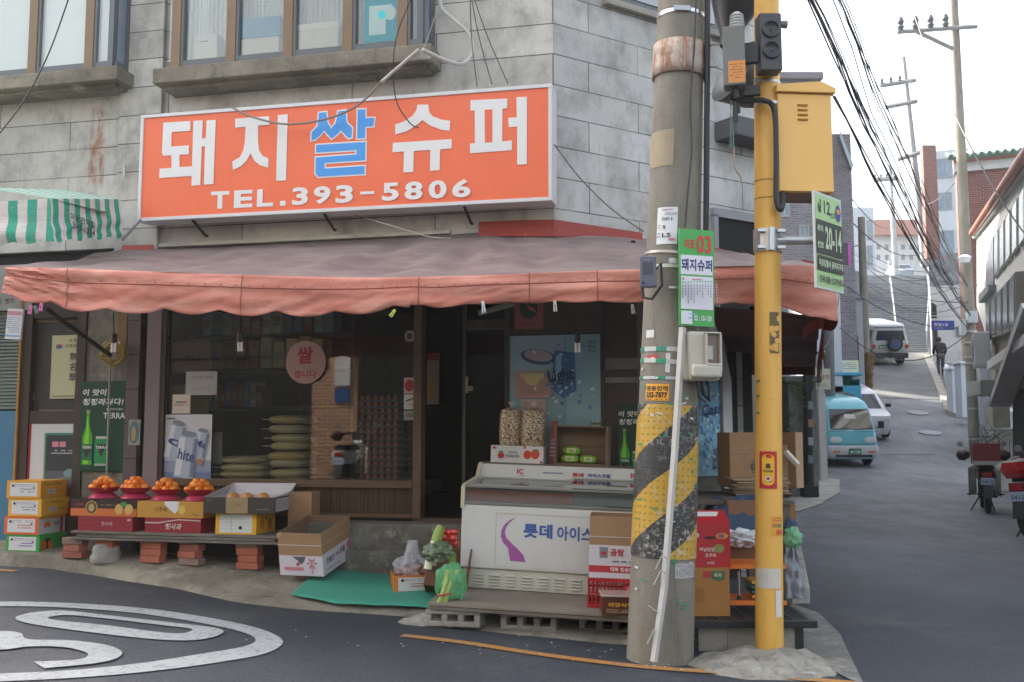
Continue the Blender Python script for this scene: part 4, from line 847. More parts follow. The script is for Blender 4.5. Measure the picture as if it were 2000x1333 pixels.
def dr(mb, w, h):
    nv = K('#3d4a70'); mb.rect(w * .62, 0, w, h, K('#86aab2')); mb.rect(0, 0, w * .62, h * .55, K('#7fa0ac'))
    mb.disc(w * .32, h * .83, w * .2, h * .06, nv, 24, -.15); mb.disc(w * .32, h * .84, w * .16, h * .045, K('#a79a9a'), 24, -.15)
    mb.poly([(w * .46, h * .58), (w * .5, h * .88), (w * .72, h * .86), (w * .74, h * .56), (w * .6, h * .5)], K('#3f6a9c')); mb.poly([(w * .5, h * .6), (w * .52, h * .84), (w * .58, h * .84), (w * .57, h * .58)], K('#8db4d4'))
    random.seed(2)
    for i in range(50):
        x = w * random.gauss(.55, .16); y = h * random.gauss(.6, .12)
        if .03 < x / w < .95: mb.disc(x, y, w * random.uniform(.008, .03), h * random.uniform(.01, .02), K(random.choice(['#5f7fa8', '#a9c6d6', '#46608c', '#c2d4dc'])), 6, random.random() * 3)
    M0 = mb.M; mb.M = M0 @ Matrix.Translation((w * .58, h * .67, 0)) @ Matrix.Rotation(.12, 4, 'Z'); mb.text('Light', 0, 0, h * .12, K('#1d2a55'), w * .28, .03); mb.M = M0
    for i, s_ in enumerate(['맥주은', '맥주스', '가소']): mb.text(s_, w * .92, h * (.935 - i * .035), h * .027, nv, w * .1, .02)
    mb.text('No.1', w * .8, h * .91, h * .03, nv, w * .08, .02); mb.rect(w * .624, 0, w * .63, h, K('#5c7a84'))
flat(fr, 'drink_poster', 'large pale blue drink poster behind the puffed rice bags', 'poster', w, h, dr, base=K('#8fa9b0'))
fr, w, h = spanA(1006, 726, 1076, 778, .06)
flat(fr, 'cardboard_note', 'tan card with pale leaf shapes stuck on the drink poster', 'card', w, h, lambda mb, w, h: ([mb.poly([(w * (.1 + i * .13), h * .95), (w * (.2 + i * .13), h * .9), (w * (.45 + i * .03), h * .5), (w * (.4 + i * .02), h * .48)], K('#c9b87c')) for i in range(6)], mb.text('주 문 음 식', w / 2, h * .22, h * .1, K('#8c6a5c'), w * .6)), base=K('#a98474'))
fr, w, h = spanA(1017, 780, 1066, 850, .055)
flat(fr, 'paper_notice', 'pale pinkish notice under the tan card on the drink poster', 'notice', w, h, lambda mb, w, h: (mb.text('Apple Melon', w / 2, h * .88, h * .07, K('#7c6c66'), w * .8), mb.lines(w * .1, h * .6, w * .9, h * .78, 3, K('#a08e88'))), base=K('#b79f98'))
fr, w, h = spanA(1005, 590, 1061, 643, .5)
def dr(mb, w, h): mb.disc(w / 2, h * .75, w * .32, h * .38, K('#1f3a2a')); mb.poly([(w * .4, h * .9), (w * .7, h * .75), (w * .75, h * .6), (w * .5, h * .7)], K('#b0524a')); mb.text('서포구', w / 2, h * .17, h * .1, K('#4a2822'), w * .5)
flat(fr, 'licence_plaque', 'reddish plaque with a dark green disc hanging over the drink poster', 'plaque', w, h, dr, base=K('#8f4c46'))
fr, w, h = spanA(1360, 745, 1406, 930, .02, FR_)
def dr(mb, w, h):
    random.seed(9); mb.rect(0, h * .55, w, h, K('#4f86b8')); mb.poly([(w * .05, h * .6), (w * .35, h * .95), (w * .95, h), (w * .98, h * .6), (w * .5, h * .3)], K('#7fb4d4'))
    for i in range(46):
        x = w * random.uniform(.08, .92); y = h * random.uniform(.05, .95); mb.disc(x, y, w * random.uniform(.03, .1), h * random.uniform(.008, .025), K(random.choice(['#d3e6ee', '#2f5fa0', '#a5cfe0', '#3f7ab8', '#e6eef0'])), 6, random.random() * 3)
    M0 = mb.M; mb.M = M0 @ Matrix.Translation((w * .45, h * .7, 0)) @ Matrix.Rotation(.1, 4, 'Z'); mb.text('Cass', 0, 0, h * .12, K('#1b2f78'), w * .85, .03, shear=.2); mb.M = M0
    mb.rect(w * .78, h * .08, w * .92, h * .3, K('#b03a50'))
flat(fr, 'drink_poster', 'narrow blue water splash poster between the two poles', 'poster', w, h, dr, base=K('#8cc0d6'))
onglass('name_plate', 800, 600, 1075, 604, 'thin dark signboard edge', 'board', lambda mb, w, h: None, '#2a2a2a', .3) if 0 else None
mb = MB(mat('#7f8065', .6, .2)); p, q = FA.px(935, 612, .8), FA.px(1004, 594, .8); mb.tube([p, q], .02, 8); tag(mb.build('rolled_blind', None, FA.M), 'rolled pale green sheet tied under the awning above the door', 'blind')
def at_in(px, py, off): p = FA.px(px, py, -off); return FA.M @ Matrix.Translation(p)
def sack_bm(mb, w, d, h, m, mt):
    def f(u, v):
        a = u * 2 * math.pi; b = (v - .5) * math.pi; cx = math.copysign(abs(math.cos(a)) ** .5, math.cos(a)) * math.cos(b) ** .35; cy = math.copysign(abs(math.sin(a)) ** .5, math.sin(a)) * math.cos(b) ** .35
        return V((cx * w / 2, cy * d / 2, math.sin(b) * h / 2 + h / 2 + .006 * mn.noise(V((cx * 4, cy * 4, h * 90)))))
    mb.grid(f, 24, 8, m)
    for s_ in (-1, 1): mb.box((s_ * (w / 2 + .02), 0, h * .5), (.06, d * .8, .008), mt)
random.seed(11); cols = ['#e0d8a4', '#ecd08c', '#d8d0ac', '#e6dcac']
wd = FA.px(608, 900, -.35).x - FA.px(540, 900, -.35).x
for i, py in enumerate([936, 920, 901, 887, 868, 853, 835, 817]):
    p = FA.px(574, py, -.35); mb = MB(); sack_bm(mb, wd * random.uniform(.93, 1), .5, (p.z - FA.px(574, py + 15.5, -.35).z) * 1.05, mat(cols[(i * 3) % 4], .45, .2, 20), mat('#c4c2b8', .4))
    tag(mb.build('rice_sack', None, FA.M @ Matrix.Translation(p + V((random.uniform(-.01, .01), 0, -.05))) @ Matrix.Rotation(R(random.uniform(-3, 3)), 4, 'Z'), smooth=True), 'flat rice sack number %s from the bottom of the tall stack behind the glass' % ['one', 'two', 'three', 'four', 'five', 'six', 'seven', 'eight'][i], 'rice sack', 'rice sacks in the tall window stack')
wd = FA.px(530, 900, -.3).x - FA.px(442, 900, -.3).x
for i, py in enumerate([935, 921, 908, 893]):
    p = FA.px(486, py, -.3); mb = MB(); sack_bm(mb, wd * random.uniform(.9, 1), .5, .062, mat(cols[(i * 3 + 1) % 4], .45, .2, 20), mat('#c4c2b8', .4))
    tag(mb.build('rice_sack', None, FA.M @ Matrix.Translation(p + V((0, 0, -.05))), smooth=True), '%s rice sack of the low stack behind the glass' % ['bottom', 'second lowest', 'second highest', 'topmost'][i], 'rice sack', 'rice sacks in the low window stack')
mb = MB(mat('#4a3d30', .7, .2)); mb.bx(AX(322, 940, -.1), AX(815, 940, -.1), .08, .8, zsill - .12, zsill - .02); tag(mb.build('window_bench', None, FA.M), 'low wooden bench behind the shop window carrying sacks and trays', 'bench')
tr = None; wt = FA.px(790, 860, -.35).x - FA.px(712, 860, -.35).x
for i in range(13):
    z = zsill - .02 + i * .0; py0 = 937 - i * 12.6; p = FA.px(751, py0, -.35)
    if tr is None:
        r = thing('egg_tray', 'lowest tray of brown eggs in the stack behind the window', 'egg tray', FA.M @ Matrix.Translation(p)); mb = MB(mat('#6f6b68', .85, .2))
        mb.box((0, 0, .006), (wt, wt, .012)); 
        for a in range(7):
            for b in (0, 1, 5): mb.box((-wt / 2 + wt * a / 6, -wt / 2 + wt * b / 6, .026), (.014, .014, .03), taper=.5)
        mb.build('tray', r, bevel=.002)
        for a in range(6):
            mb = MB(mat('#b07458', .5, .1)); mb.lathe([(0, 0), (.014, .004), (.02, .016), (.021, .026), (.016, .04), (.008, .048), (0, .05)], 10, (-wt / 2 + wt * (a + .5) / 6, -wt / 2 + wt / 12, .006)); mb.build('egg', r, smooth=True)
        tr = r
    else: r = dup(tr, FA.M @ Matrix.Translation(p + V((random.uniform(-.006, .006), 0, 0))))
    r['label'] = ('lowest' if i == 0 else 'topmost' if i == 12 else 'number %s from the bottom' % ['', 'two', 'three', 'four', 'five', 'six', 'seven', 'eight', 'nine', 'ten', 'eleven', 'twelve'][i]) + ' tray of brown eggs in the stack behind the window'; r['group'] = 'egg trays stacked behind the window'
def shelf(y, z, x0, x1, n, cols, hh, nm, lab, cat, grp, seed):
    random.seed(seed); w = (x1 - x0) / n
    for i in range(n):
        h = hh * random.uniform(.8, 1.1); c = random.choice(cols); mb = MB(mat(c, .5, .2)); mb.box((0, 0, h / 2), (w * .86, .22, h)); mb.M = FRONT(.11); mb.z = 0
        mb.rect(-w * .3, h * .3, w * .3, h * .62, mat('#a9a08c', .6)); mb.lines(-w * .24, h * .36, w * .24, h * .56, 2, mat(c, .5, .2))
        tag(mb.build(nm, None, FA.M @ Matrix.Translation((x0 + w * (i + .5), y, z)), bevel=.006), lab, cat, grp)
sx0, sx1 = AX(425, 750, -1.0), AX(625, 750, -1.0)
RK = thing('shelf_rack', 'dark wooden shelf rack at the back of the shop window', 'shelf', FA.M @ Matrix.Translation((sx0, 1.0, zst)))
for z in (1.62, 1.98, 2.3): mb = MB(mat('#3c3128', .7)); mb.bx(AX(330, 750, -1), sx1 + .4, .82, 1.15, z - .03, z); mb.build('shelf', RK, FA.M)
for x in (AX(330, 750, -1), sx1 + .4): mb = MB(mat('#3c3128', .7)); mb.bx(x - .03, x + .0, .85, 1.15, zst, 2.7); mb.build('upright', RK, FA.M)
shelf(.95, 1.98, sx0, sx1 + .1, 9, ['#c9b050', '#b8923f', '#a83f34', '#b5b59a', '#c9c08a'], .29, 'goods_packet', 'yellowish packet on the middle shelf of the window rack', 'packet', 'packets on the middle window shelf', 4)
shelf(.95, 2.3, sx0 - .1, sx1 + .2, 13, ['#7fa3b5', '#5a8a7c', '#9fc0c2', '#b06a54', '#d0cdb8'], .25, 'goods_packet', 'bluish packet on the top shelf of the window rack', 'packet', 'packets on the top window shelf', 5)
shelf(.95, 1.62, sx0 - .2, sx0 + .55, 12, ['#6f85b0', '#8a6f58', '#a85f4c', '#5a6aa0', '#c4c4bc'], .22, 'goods_bottle', 'dark bottle or jar on the lowest shelf of the window rack', 'jar', 'jars on the lowest window shelf', 6)
fr, w, h = spanA(835, 690, 858, 790, -.5)
flat(fr, 'hanging_banner', 'red and yellow packet strip hanging inside the doorway', 'banner', w, h, lambda mb, w, h: (mb.rect(0, h * .85, w, h, K('#9c2a26')), mb.rect(w * .1, h * .1, w * .6, h * .5, K('#b0823a'))), .02, K('#a08478'))
CB = mat('#a17f5e', .8, .12, 14, .1); CBI = mat('#8a6c50', .85, .12, 10); WTB = mat('#cfccc6', .6, .08)
def carton(frame, name, label, cat, w, d, h, base=None, front=None, right=None, top=None, open_=False, inner=None, group=None, wall=.006, fill=.0, parts=None):
    base = base or CB; mb = MB(base)
    if open_:
        i = inner or CBI
        mb.bx(-w / 2, w / 2, -d / 2, d / 2, 0, .006)
        for a in ((-w / 2, w / 2, -d / 2, -d / 2 + wall), (-w / 2, w / 2, d / 2 - wall, d / 2), (-w / 2, -w / 2 + wall, -d / 2 + wall, d / 2 - wall), (w / 2 - wall, w / 2, -d / 2 + wall, d / 2 - wall)): mb.bx(*a, .006, h)
        e = wall + .0006
        mb.add([(-w / 2 + e, d / 2 - e, .007), (w / 2 - e, d / 2 - e, .007), (w / 2 - e, d / 2 - e, h), (-w / 2 + e, d / 2 - e, h)], [(0, 1, 2, 3)], i)
        mb.add([(-w / 2 + e, -d / 2 + e, .007), (-w / 2 + e, d / 2 - e, .007), (-w / 2 + e, d / 2 - e, h), (-w / 2 + e, -d / 2 + e, h)], [(0, 1, 2, 3)], i)
        mb.add([(w / 2 - e, -d / 2 + e, .007), (w / 2 - e, d / 2 - e, .007), (w / 2 - e, d / 2 - e, h), (w / 2 - e, -d / 2 + e, h)], [(3, 2, 1, 0)], i)
        mb.bx(-w / 2 + e, w / 2 - e, -d / 2 + e, d / 2 - e, .006, .008, i)
    else:
        mb.bx(-w / 2, w / 2, -d / 2, d / 2, 0, h)
    if front: mb.M = FRONT(d / 2) @ Matrix.Translation((-w / 2, 0, 0)); mb.z = 0; front(mb, w, h)
    if right: mb.M = RIGHT(w / 2) @ Matrix.Translation((-d / 2, 0, 0)); mb.z = 0; right(mb, d, h)
    if top: mb.M = Matrix.Translation((-w / 2, -d / 2, h)); mb.z = 0; top(mb, w, d)
    mb.M = Matrix()
    return tag(mb.build(name, None, frame), label, cat, group)
def corner(p, rz, w, d):            # frame whose near (+x, -y) corner stands at p
    Rm = Matrix.Rotation(R(rz), 4, 'Z'); return Matrix.Translation(V(p) - (Rm @ V((w / 2, -d / 2, 0)))) @ Rm
TK = K('#4a4a4a'); RD = K('#b5303a'); OR = K('#d8742a'); GN = K('#3f8a4c')
def lab(bg, ink=None, holes=True, x0=.1, x1=.9):
    def f(mb, w, h):
        mb.rect(w * x0, h * .12, w * x1, h * .88, K('#d6d5d4')); ink_ = ink or K('#8a8a90')
        mb.lines(w * (x0 + .05), h * .66, w * (x1 - .05), h * .82, 2, K('#9a9a9c')); mb.lines(w * (x0 + .3), h * .3, w * (x1 - .1), h * .6, 2, ink_)
        for i in range(5): mb.rect(w * (x0 + .04), h * (.18 + .12 * i), w * (x1 - .04), h * (.184 + .12 * i), K('#b5b3b0'))
        if holes: mb.disc(w * (x0 + .1), h * .72, .011, .011, K('#1a1a1a'), 10); mb.disc(w * (x1 - .08), h * .6, .009, .009, K('#5a2a1a'), 10)
    return f
def mandarins(mb, x, y, s):
    for a, b in ((-.6, 0), (.6, 0), (0, .15)): mb.disc(x + a * s, y + b * s, s * .62, s * .58, OR)
    mb.disc(x, y + s * .7, s * .35, s * .14, GN, 8, .4)
def side_or(mb, w, h): mb.rect(w * .72, 0, w * .98, h * .7, K('#d0622c')); mb.lines(w * .1, h * .72, w * .6, h * .84, 1, K('#5a4a1a')); mb.rect(w * .2, h * .25, w * .42, h * .5, K('#cdc8c4')); mb.lines(w * .22, h * .28, w * .4, h * .48, 2, TK); mb.disc(w * .85, h * .8, w * .1, h * .08, GN); mandarins(mb, w * .84, h * .35, h * .16); mb.lines(w * .45, h * .3, w * .68, h * .45, 1, K('#a8742a'))
Y1, Y2 = mat('#d99a2e', .5, .06), mat('#dda62f', .5, .06)
cw, cd_, chh = .33, .45, .148
cpx = G(73, 1107); zb = ap(cpx.x, cpx.y)
def side_red(mb, w, h): mb.rect(0, 0, w * .95, h, K('#c9c6c6')); mandarins(mb, w * .25, h * .5, h * .25); mb.rect(w * .62, 0, w * .7, h * .9, RD); mb.text('감귤', w * .83, h * .55, h * .28, TK, bold=.03); mb.text('밀감', w * .52, h * .55, h * .22, TK, bold=.03); mb.disc(w * .84, h * .2, h * .1, h * .1, RD); mb.rect(0, h * .86, w, h, K('#d99a2e'))
def side_grn(mb, w, h): mb.disc(w * .22, h * .35, h * .42, h * .45, K('#123a22')); mb.disc(w * .12, h * .4, h * .22, h * .3, K('#cc5a22')); mb.disc(w * .3, h * .35, h * .18, h * .3, K('#cf6a2a'), 20, .3); mb.rect(w * .5, 0, w, h * .14, K('#cf6a2a')); mb.disc(w * .85, h * .6, h * .14, h * .18, K('#d98a8a')); mb.text('한라봉', w * .64, h * .55, h * .2, K('#1d5a2c'))
specs = [(mat('#3f9a44', .5, .1), lab(0, K('#7a6aa0')), side_grn, 'bottom green citrus carton of the stack at the left edge'),
         (mat('#d4662c', .5, .08), lab(0, K('#c0706a')), side_red, 'orange red citrus carton on the green one at the left edge'),
         (Y2, lab(0), side_or, 'yellow citrus carton second from the top at the left edge'), (Y1, lab(0), side_or, 'topmost yellow citrus carton of the stack at the left edge')]
for i, (b, f_, s_, l_) in enumerate(specs):
    fr = corner(V((cpx.x, cpx.y, zb + i * (chh + .003))) + V(((.008, -.006, .012, .0)[i], 0, 0)), -13 + (0, 1.5, -1, 1)[i], cw, cd_); carton(fr, 'fruit_carton', l_, 'carton', cw, cd_, chh, b, f_, s_, group='fruit cartons stacked at the left edge')
BO = .52; zb_ = FA.px(300, 1041, BO).z; B0, B1 = FA.px(138, 1041, BO).x, FA.px(546, 1046, BO).x
BN = thing('plank_bench', 'long low bench of grey weathered planks resting on bricks', 'bench', FA.M @ Matrix.Translation(((B0 + B1) / 2, -.3, .2)))
MPL = NT('weathered_plank'); _c = MPL.mix(MPL.ramp(MPL.noise(7, 8, .7, MPL.map(.4, 4, 4)), .3, .7), lin('#8a8478'), lin('#4d473e')); MPL.col(_c); MPL.set(rough=.85); MPL.bump(MPL.noise(9, 8, .7, MPL.map(.3, 5, 5)), .5, .01); MPL = MPL.m
random.seed(8)
for i, (zz, hh_) in enumerate([(0, .022), (-.026, .022), (-.052, .02)]):
    for j in range(2):
        mb = MB(MPL); mb.bx(B0 + random.uniform(-.02, .05), B1 + random.uniform(-.06, .03), -BO + j * .23 + random.uniform(0, .012), -BO + j * .23 + .22, zb_ + zz - hh_, zb_ + zz); mb.build('plank', BN, FA.M, bevel=.003)
MBK = [mat('#a65f49', .85, .25, 18, .3), mat('#9c5a48', .85, .3, 14, .3, dirt=.5), mat('#8f7468', .85, .3, 14, .3, dirt=.6)]
def brick_stack(px, py, n, grp, lab_, yaw0=0, off=.42, top=None, cols_=(0, 0, 0, 1, 2)):
    p = FA.px(px, py, off); w_ = FA.w(p.x, p.y, 0); z0 = ap(w_.x, w_.y); zt = zb_ - .074
    h_ = .056; n = n or int((zt - z0) / h_)
    for i in range(n):
        mb = MB(MBK[cols_[i % len(cols_)]]); mb.box((0, 0, h_ / 2), (.19, .09, h_ - .002))
        fr = FA.M @ Matrix.Translation((p.x + random.uniform(-.012, .012), p.y + .0, z0 + i * h_)) @ Matrix.Rotation(R(yaw0 + random.uniform(-9, 9)), 4, 'Z')
        tag(mb.build('brick', None, fr, bevel=.004), '%s brick of the %s' % (['bottom', 'second', 'third', 'fourth', 'fifth', 'sixth'][i], lab_), 'brick', grp)
    return z0 + n * h_, p
tops = []
for px, py, n, l_ in [(147, 1092, 3, 'short pile under the left end of the bench'), (300, 1112, 4, 'clean red pile under the bench, second pile from the left'), (372, 1120, 4, 'pile with mortared bricks under the middle of the bench'), (487, 1126, 4, 'pile under the right end of the bench')]:
    zt_, p = brick_stack(px, py, n, 'bricks propping the plank bench', l_, -8, cols_=(2, 0, 1, 2) if px == 372 else (0, 0, 0, 0) if px == 300 else (1, 1, 2, 2) if px == 147 else (0, 0, 0, 2)); tops.append((zt_, p))
for i, (zt_, p) in enumerate(tops):
    hh_ = zb_ - .072 - zt_
    if hh_ > .01:
        mb = MB(MPL); mb.box((0, 0, hh_ / 2), (.16, .1, hh_ - .001)); tag(mb.build('wood_offcut', None, FA.M @ Matrix.Translation((p.x, p.y, zt_))), ['short', 'second', 'third', 'right hand'][i] + ' timber offcut wedged between bench planks and bricks', 'timber offcut', 'offcuts under the bench')
def rock(frame, name, label, r, seed, m, sz=(1, 1, .8)):
    mb = MB(m); mb.grid(lambda u, v: (lambda d: V((d.x * sz[0], d.y * sz[1], d.z * sz[2])) * r * (1 + .28 * mn.noise(d * 1.6 + V((seed, 0, 0))) + .08 * mn.noise(d * 6)))(V((math.cos(u * 6.2832) * math.sin(v * 3.1416), math.sin(u * 6.2832) * math.sin(v * 3.1416), -math.cos(v * 3.1416)))), 24, 14)
    return tag(mb.build(name, None, frame, smooth=True), label, 'stone')
p = FA.px(207, 1085, .42); rock(FA.M @ Matrix.Translation(p), 'rock', 'rounded grey lump of concrete propping the bench', .125, 3, M_CONCL)
mb = MB(MBK[0]); mb.box((0, 0, .03), (.17, .09, .056)); p = FA.px(208, 1064, .42); tag(mb.build('brick', None, FA.M @ Matrix.Translation(p + V((0, 0, -.02))), bevel=.004), 'single red brick lying on the rounded concrete lump', 'brick')
def on_bench(x0, x1, y0, y1, d, off=.5, rz=0):
    a = FA.px(x0, (y0 + y1) / 2, off); b = FA.px(x1, (y0 + y1) / 2, off); z0 = FA.px((x0 + x1) / 2, y1, off).z; z1 = FA.px((x0 + x1) / 2, y0, off).z
    return FA.M @ Matrix.Translation(((a.x + b.x) / 2, -off + d / 2, z0)) @ Matrix.Rotation(R(rz), 4, 'Z'), b.x - a.x, z1 - z0
REDB = mat('#8c2430', .45, .12)
fr, w, h = on_bench(152, 259, 1011, 1040, .3); fr.translation.z = zb_ + .001
carton(fr, 'gift_carton', 'dark red gift carton under the black and orange pear box', 'carton', w, .3, h, REDB, lambda mb, w, h: (mb.text('햇사레', w * .52, h * .5, h * .3, K('#b9a0a0'), shear=.2), mb.rect(w * .9, h * .7, w * .96, h * .85, K('#cc9999')), mb.lines(w * .1, h * .5, w * .38, h * .6, 1, K('#9c5058'))), group='dark red gift cartons on the bench'); hz = h
fr, w, h = on_bench(138, 267, 978, 1011, .34); fr.translation.z = zb_ + hz + .002; hp = h
carton(fr, 'pear_carton', 'black and orange pear carton carrying the two left bowls', 'carton', w, .34, h, mat('#33201c', .45, .1), lambda mb, w, h: (mb.rect(0, 0, w, h * .45, K('#c8692c')), mb.disc(w * .32, h * .5, h * .42, h * .42, K('#a8904a')), mb.disc(w * .32, h * .5, h * .34, h * .34, K('#6a2a22')), mb.disc(w * .32, h * .5, h * .2, h * .24, K('#b0a060')), mb.text('나주배', w * .13, h * .68, h * .2, K('#b0402a')), [mb.disc(w * x, h * .42, h * .28, h * .32, K('#c9a35c')) for x in (.74, .89)], mb.disc(w * .81, h * .72, h * .24, h * .16, GN, 9), mb.lines(w * .46, h * .62, w * .68, h * .72, 1, K('#9c8a70'))), group='cartons under the fruit bowls')
fr, w, h = on_bench(283, 392, 1012, 1041, .3); fr.translation.z = zb_ + .001; hz2 = h
carton(fr, 'gift_carton', 'dark red gift carton with white script under the yellow pear box', 'carton', w, .3, h, REDB, lambda mb, w, h: (mb.text('햇사과', w * .5, h * .42, h * .42, K('#d0c4c0'), shear=.25, bold=.02), mb.poly([(0, h * .62), (w * .25, h * .62), (w * .6, h * .86), (w, h * .8), (w, h * .87), (w * .6, h * .92), (w * .25, h * .7), (0, h * .7)], K('#c9bab0'))), group='dark red gift cartons on the bench')
fr, w, h = on_bench(268, 397, 980, 1012, .34); fr.translation.z = zb_ + hz2 + .002
carton(fr, 'pear_carton', 'plain yellow ochre pear carton carrying the two right bowls', 'carton', w, .34, h, mat('#c08c3a', .5, .08), lambda mb, w, h: (mb.text('나주배', w * .36, h * .5, h * .3, K('#5a3c1c')), mb.disc(w * .68, h * .5, h * .26, h * .28, K('#d8b456')), mb.text('7.5kg', w * .88, h * .2, h * .16, K('#5a3c1c')), mb.poly([(w * .42, h), (w * .64, h), (w * .63, h * .5), (w * .58, h * .25), (w * .5, h * .5), (w * .42, h * .8)], K('#d6d6d6'))), group='cartons under the fruit bowls')
BW = mat('#a8182f', .3, .06, coat=.3); BWP = mat('#b83a5a', .35, .06); ORG = []
for c in ('#f98a1e', '#f27c16', '#fda038'):
    t = NT('mandarin_peel_' + c[1:]); t.col(t.mix(t.noise(8, 4), lin(c), sh(lin(c), .82))); t.set(rough=.4); t.b.inputs['Subsurface Weight'].default_value = 0; t.bump(t.noise(160, 2), .15, .002); ORG.append(t.m)
OM = []
for k in range(3):
    mb = MB(ORG[k]); mb.lathe([(0, -.026), (.012, -.0265), (.024, -.02), (.0315, -.008), (.032, .004), (.026, .018), (.014, .0245), (.004, .0235), (0, .022)], 16); mb.lathe([(.0035, .0232), (.003, .0255), (0, .0255)], 6, m=mat('#5c6b2a', .7)); OM.append(mb.mesh('mandarin', True, 70))
random.seed(21); bz0 = None
names = ['leftmost red bowl', 'second red bowl from the left', 'third red bowl from the left', 'rightmost red bowl']
for i, px in enumerate([202, 264, 324, 388]):
    zt = zb_ + (hz + hp if i < 2 else hz2 + h) + .004; off = .36; p = FA.px(px, 978, off); fr = FA.M @ Matrix.Translation((p.x, -off, zt))
    r = thing('fruit_bowl', 'red plastic pedestal bowl of mandarins, ' + names[i].replace(' red bowl', '').replace('red bowl ', '') + ' of four', 'bowl', fr, 'red bowls of mandarins on the bench')
    mb = MB(BWP); mb.lathe([(.118, 0), (.122, .004), (.1, .026), (.075, .042)], 28); mb.build('foot', r, smooth=True)
    mb = MB(BW); mb.lathe([(.055, .038), (.075, .046), (.108, .062), (.124, .088), (.128, .09), (.122, .09), (.104, .066), (.05, .05), (0, .048)], 28); mb.build('dish', r, smooth=True)
    k = 0
    for (n, rr, z) in ((9, .09, .092), (5, .045, .098), (6, .058, .128), (3, .026, .155)):
        for j in range(n):
            a = j / n * 6.283 + random.random() * .6; rr_ = rr * random.uniform(.9, 1.08)
            o = bpy.data.objects.new('mandarin', OM[random.randrange(3)]); s_ = random.uniform(.88, 1.0)
            link(o, None, fr @ Matrix.Translation((math.cos(a) * rr_, math.sin(a) * rr_, z + random.uniform(-.004, .006))) @ Matrix.Rotation(random.uniform(-.6, .6), 4, 'X') @ Matrix.Rotation(random.uniform(-.6, .6), 4, 'Y') @ Matrix.Scale(s_, 4))
            tag(o, 'small orange mandarin heaped in the ' + names[i], 'mandarin', 'mandarins in the ' + names[i])
fr, w, h = on_bench(426, 500, 1001, 1043, .3); fr = fr @ Matrix.Rotation(R(-20), 4, 'Z'); fr.translation.z = zb_ + .001; w = .3; d = .4
fr = corner(V((W(500, 1043, 1).x, 0, 0)) * 0 + V(FA.w(FA.px(500, 1043, .5).x, -.5, 0)) * 1, -9, .34, .38); fr.translation.z = zb_ + .001; hy = h
carton(fr, 'fruit_carton', 'bright yellow carton with a white form label under the open pear box', 'carton', .34, .38, h, mat('#dba62c', .5, .06), lambda mb, w, h: (mb.rect(w * .1, h * .08, w * .9, h * .92, K('#d3d6d0')), [mb.rect(w * .12, h * y, w * .88, h * (y + .012), K('#9aa29a')) for y in (.25, .4, .55, .7, .8)], mb.rect(w * .4, h * .1, w * .408, h * .8, K('#9aa29a')), mb.disc(w * .62, h * .32, .014, .014, K('#151515'), 10)), lambda mb, w, h: (mb.disc(w * .3, h * .5, h * .3, h * .3, K('#c87a2c')), mb.disc(w * .7, h * .4, h * .3, h * .3, K('#b0702a')), mb.disc(w * .5, h * .7, h * .15, h * .1, GN)))
pw, pd, ph = .57, .4, .125
fr = corner(V(FA.w(FA.px(536, 1000, .54).x, -.54, 0)), -6, pw, pd); fr.translation.z = zb_ + hy + .003
def pf(mb, w, h): mb.rect(w * .31, 0, w * .62, h, K('#9c8660')); mb.text('나주배', w * .47, h * .5, h * .16, K('#6a5a44')); mb.text('NO.1', w * .08, h * .8, h * .13, K('#8c8474')); mb.lines(w * .75, h * .2, w * .92, h * .32, 1, K('#8c8474'))
def pr(mb, w, h): mb.rect(w * .06, h * .1, w * .94, h * .9, K('#b7b4bc')); mb.lines(w * .12, h * .2, w * .85, h * .8, 4, K('#8a8a94')); mb.disc(w * .5, h * .5, .012, .012, K('#b8862c'))
mp = MB()
o = carton(fr, 'pear_tray_box', 'open dark grey box of golden pears with its white lid folded back', 'carton', pw, pd, ph, mat('#3b3836', .5, .08), pf, pr, open_=True, inner=mat('#c9c6ca', .6, .04))
mb = MB(mat('#cbc8cc', .6, .04)); h2 = .1
mb.add([(-pw / 2 + .01, pd / 2, ph), (pw / 2, pd / 2, ph), (pw / 2 + .02, pd / 2 + .06, ph + h2 * .9), (-pw / 2 + .06, pd / 2 + .06, ph + h2 * .9)], [(0, 1, 2, 3)])
mb.add([(pw / 2, -pd / 2, ph), (pw / 2, pd / 2, ph), (pw / 2 + .02, pd / 2 + .06, ph + h2 * .9), (pw / 2 + .01, pd / 2 - .05, ph + .03)], [(0, 1, 2, 3)])
mb.add([(-pw / 2, -pd / 2, ph), (-pw / 2, pd / 2, ph), (-pw / 2 + .06, pd / 2 + .06, ph + h2 * .9)], [(0, 1, 2)])
q = mb.build('lid_flap', o, fr); q.modifiers.new('s', 'SOLIDIFY').thickness = .004
PM = None; sk_ = mat('#c48a4c', .5, .15, 20); net = mat('#dcd6cc', .7)
for i, (x, y) in enumerate([(-.1, -.08), (.03, -.09), (.15, -.08), (-.03, .04), (.1, .05), (-.15, .05)]):
    r = thing('pear', 'round golden pear in a foam net in the open dark grey box', 'pear', fr @ Matrix.Translation((x, y, .098)), 'golden pears in the open box')
    if PM is None:
        a = MB(sk_); a.lathe([(0, -.045), (.03, -.042), (.047, -.02), (.05, .005), (.042, .035), (.02, .05), (.008, .048), (0, .044)], 18); PM = a.mesh('pear_skin', True, 80)
        a = MB(net); a.grid(lambda u, v: V((math.cos(u * 6.2832) * (.035 + .018 * v + .004 * math.sin(u * 60)), math.sin(u * 6.2832) * (.035 + .018 * v + .004 * math.sin(u * 60)), -.045 + .055 * v)), 60, 4); PN = a.mesh('foam_net', True, 80)
    for nm_, me in (('fruit', PM), ('foam_net', PN)): o2 = bpy.data.objects.new(nm_, me); link(o2, r, None)
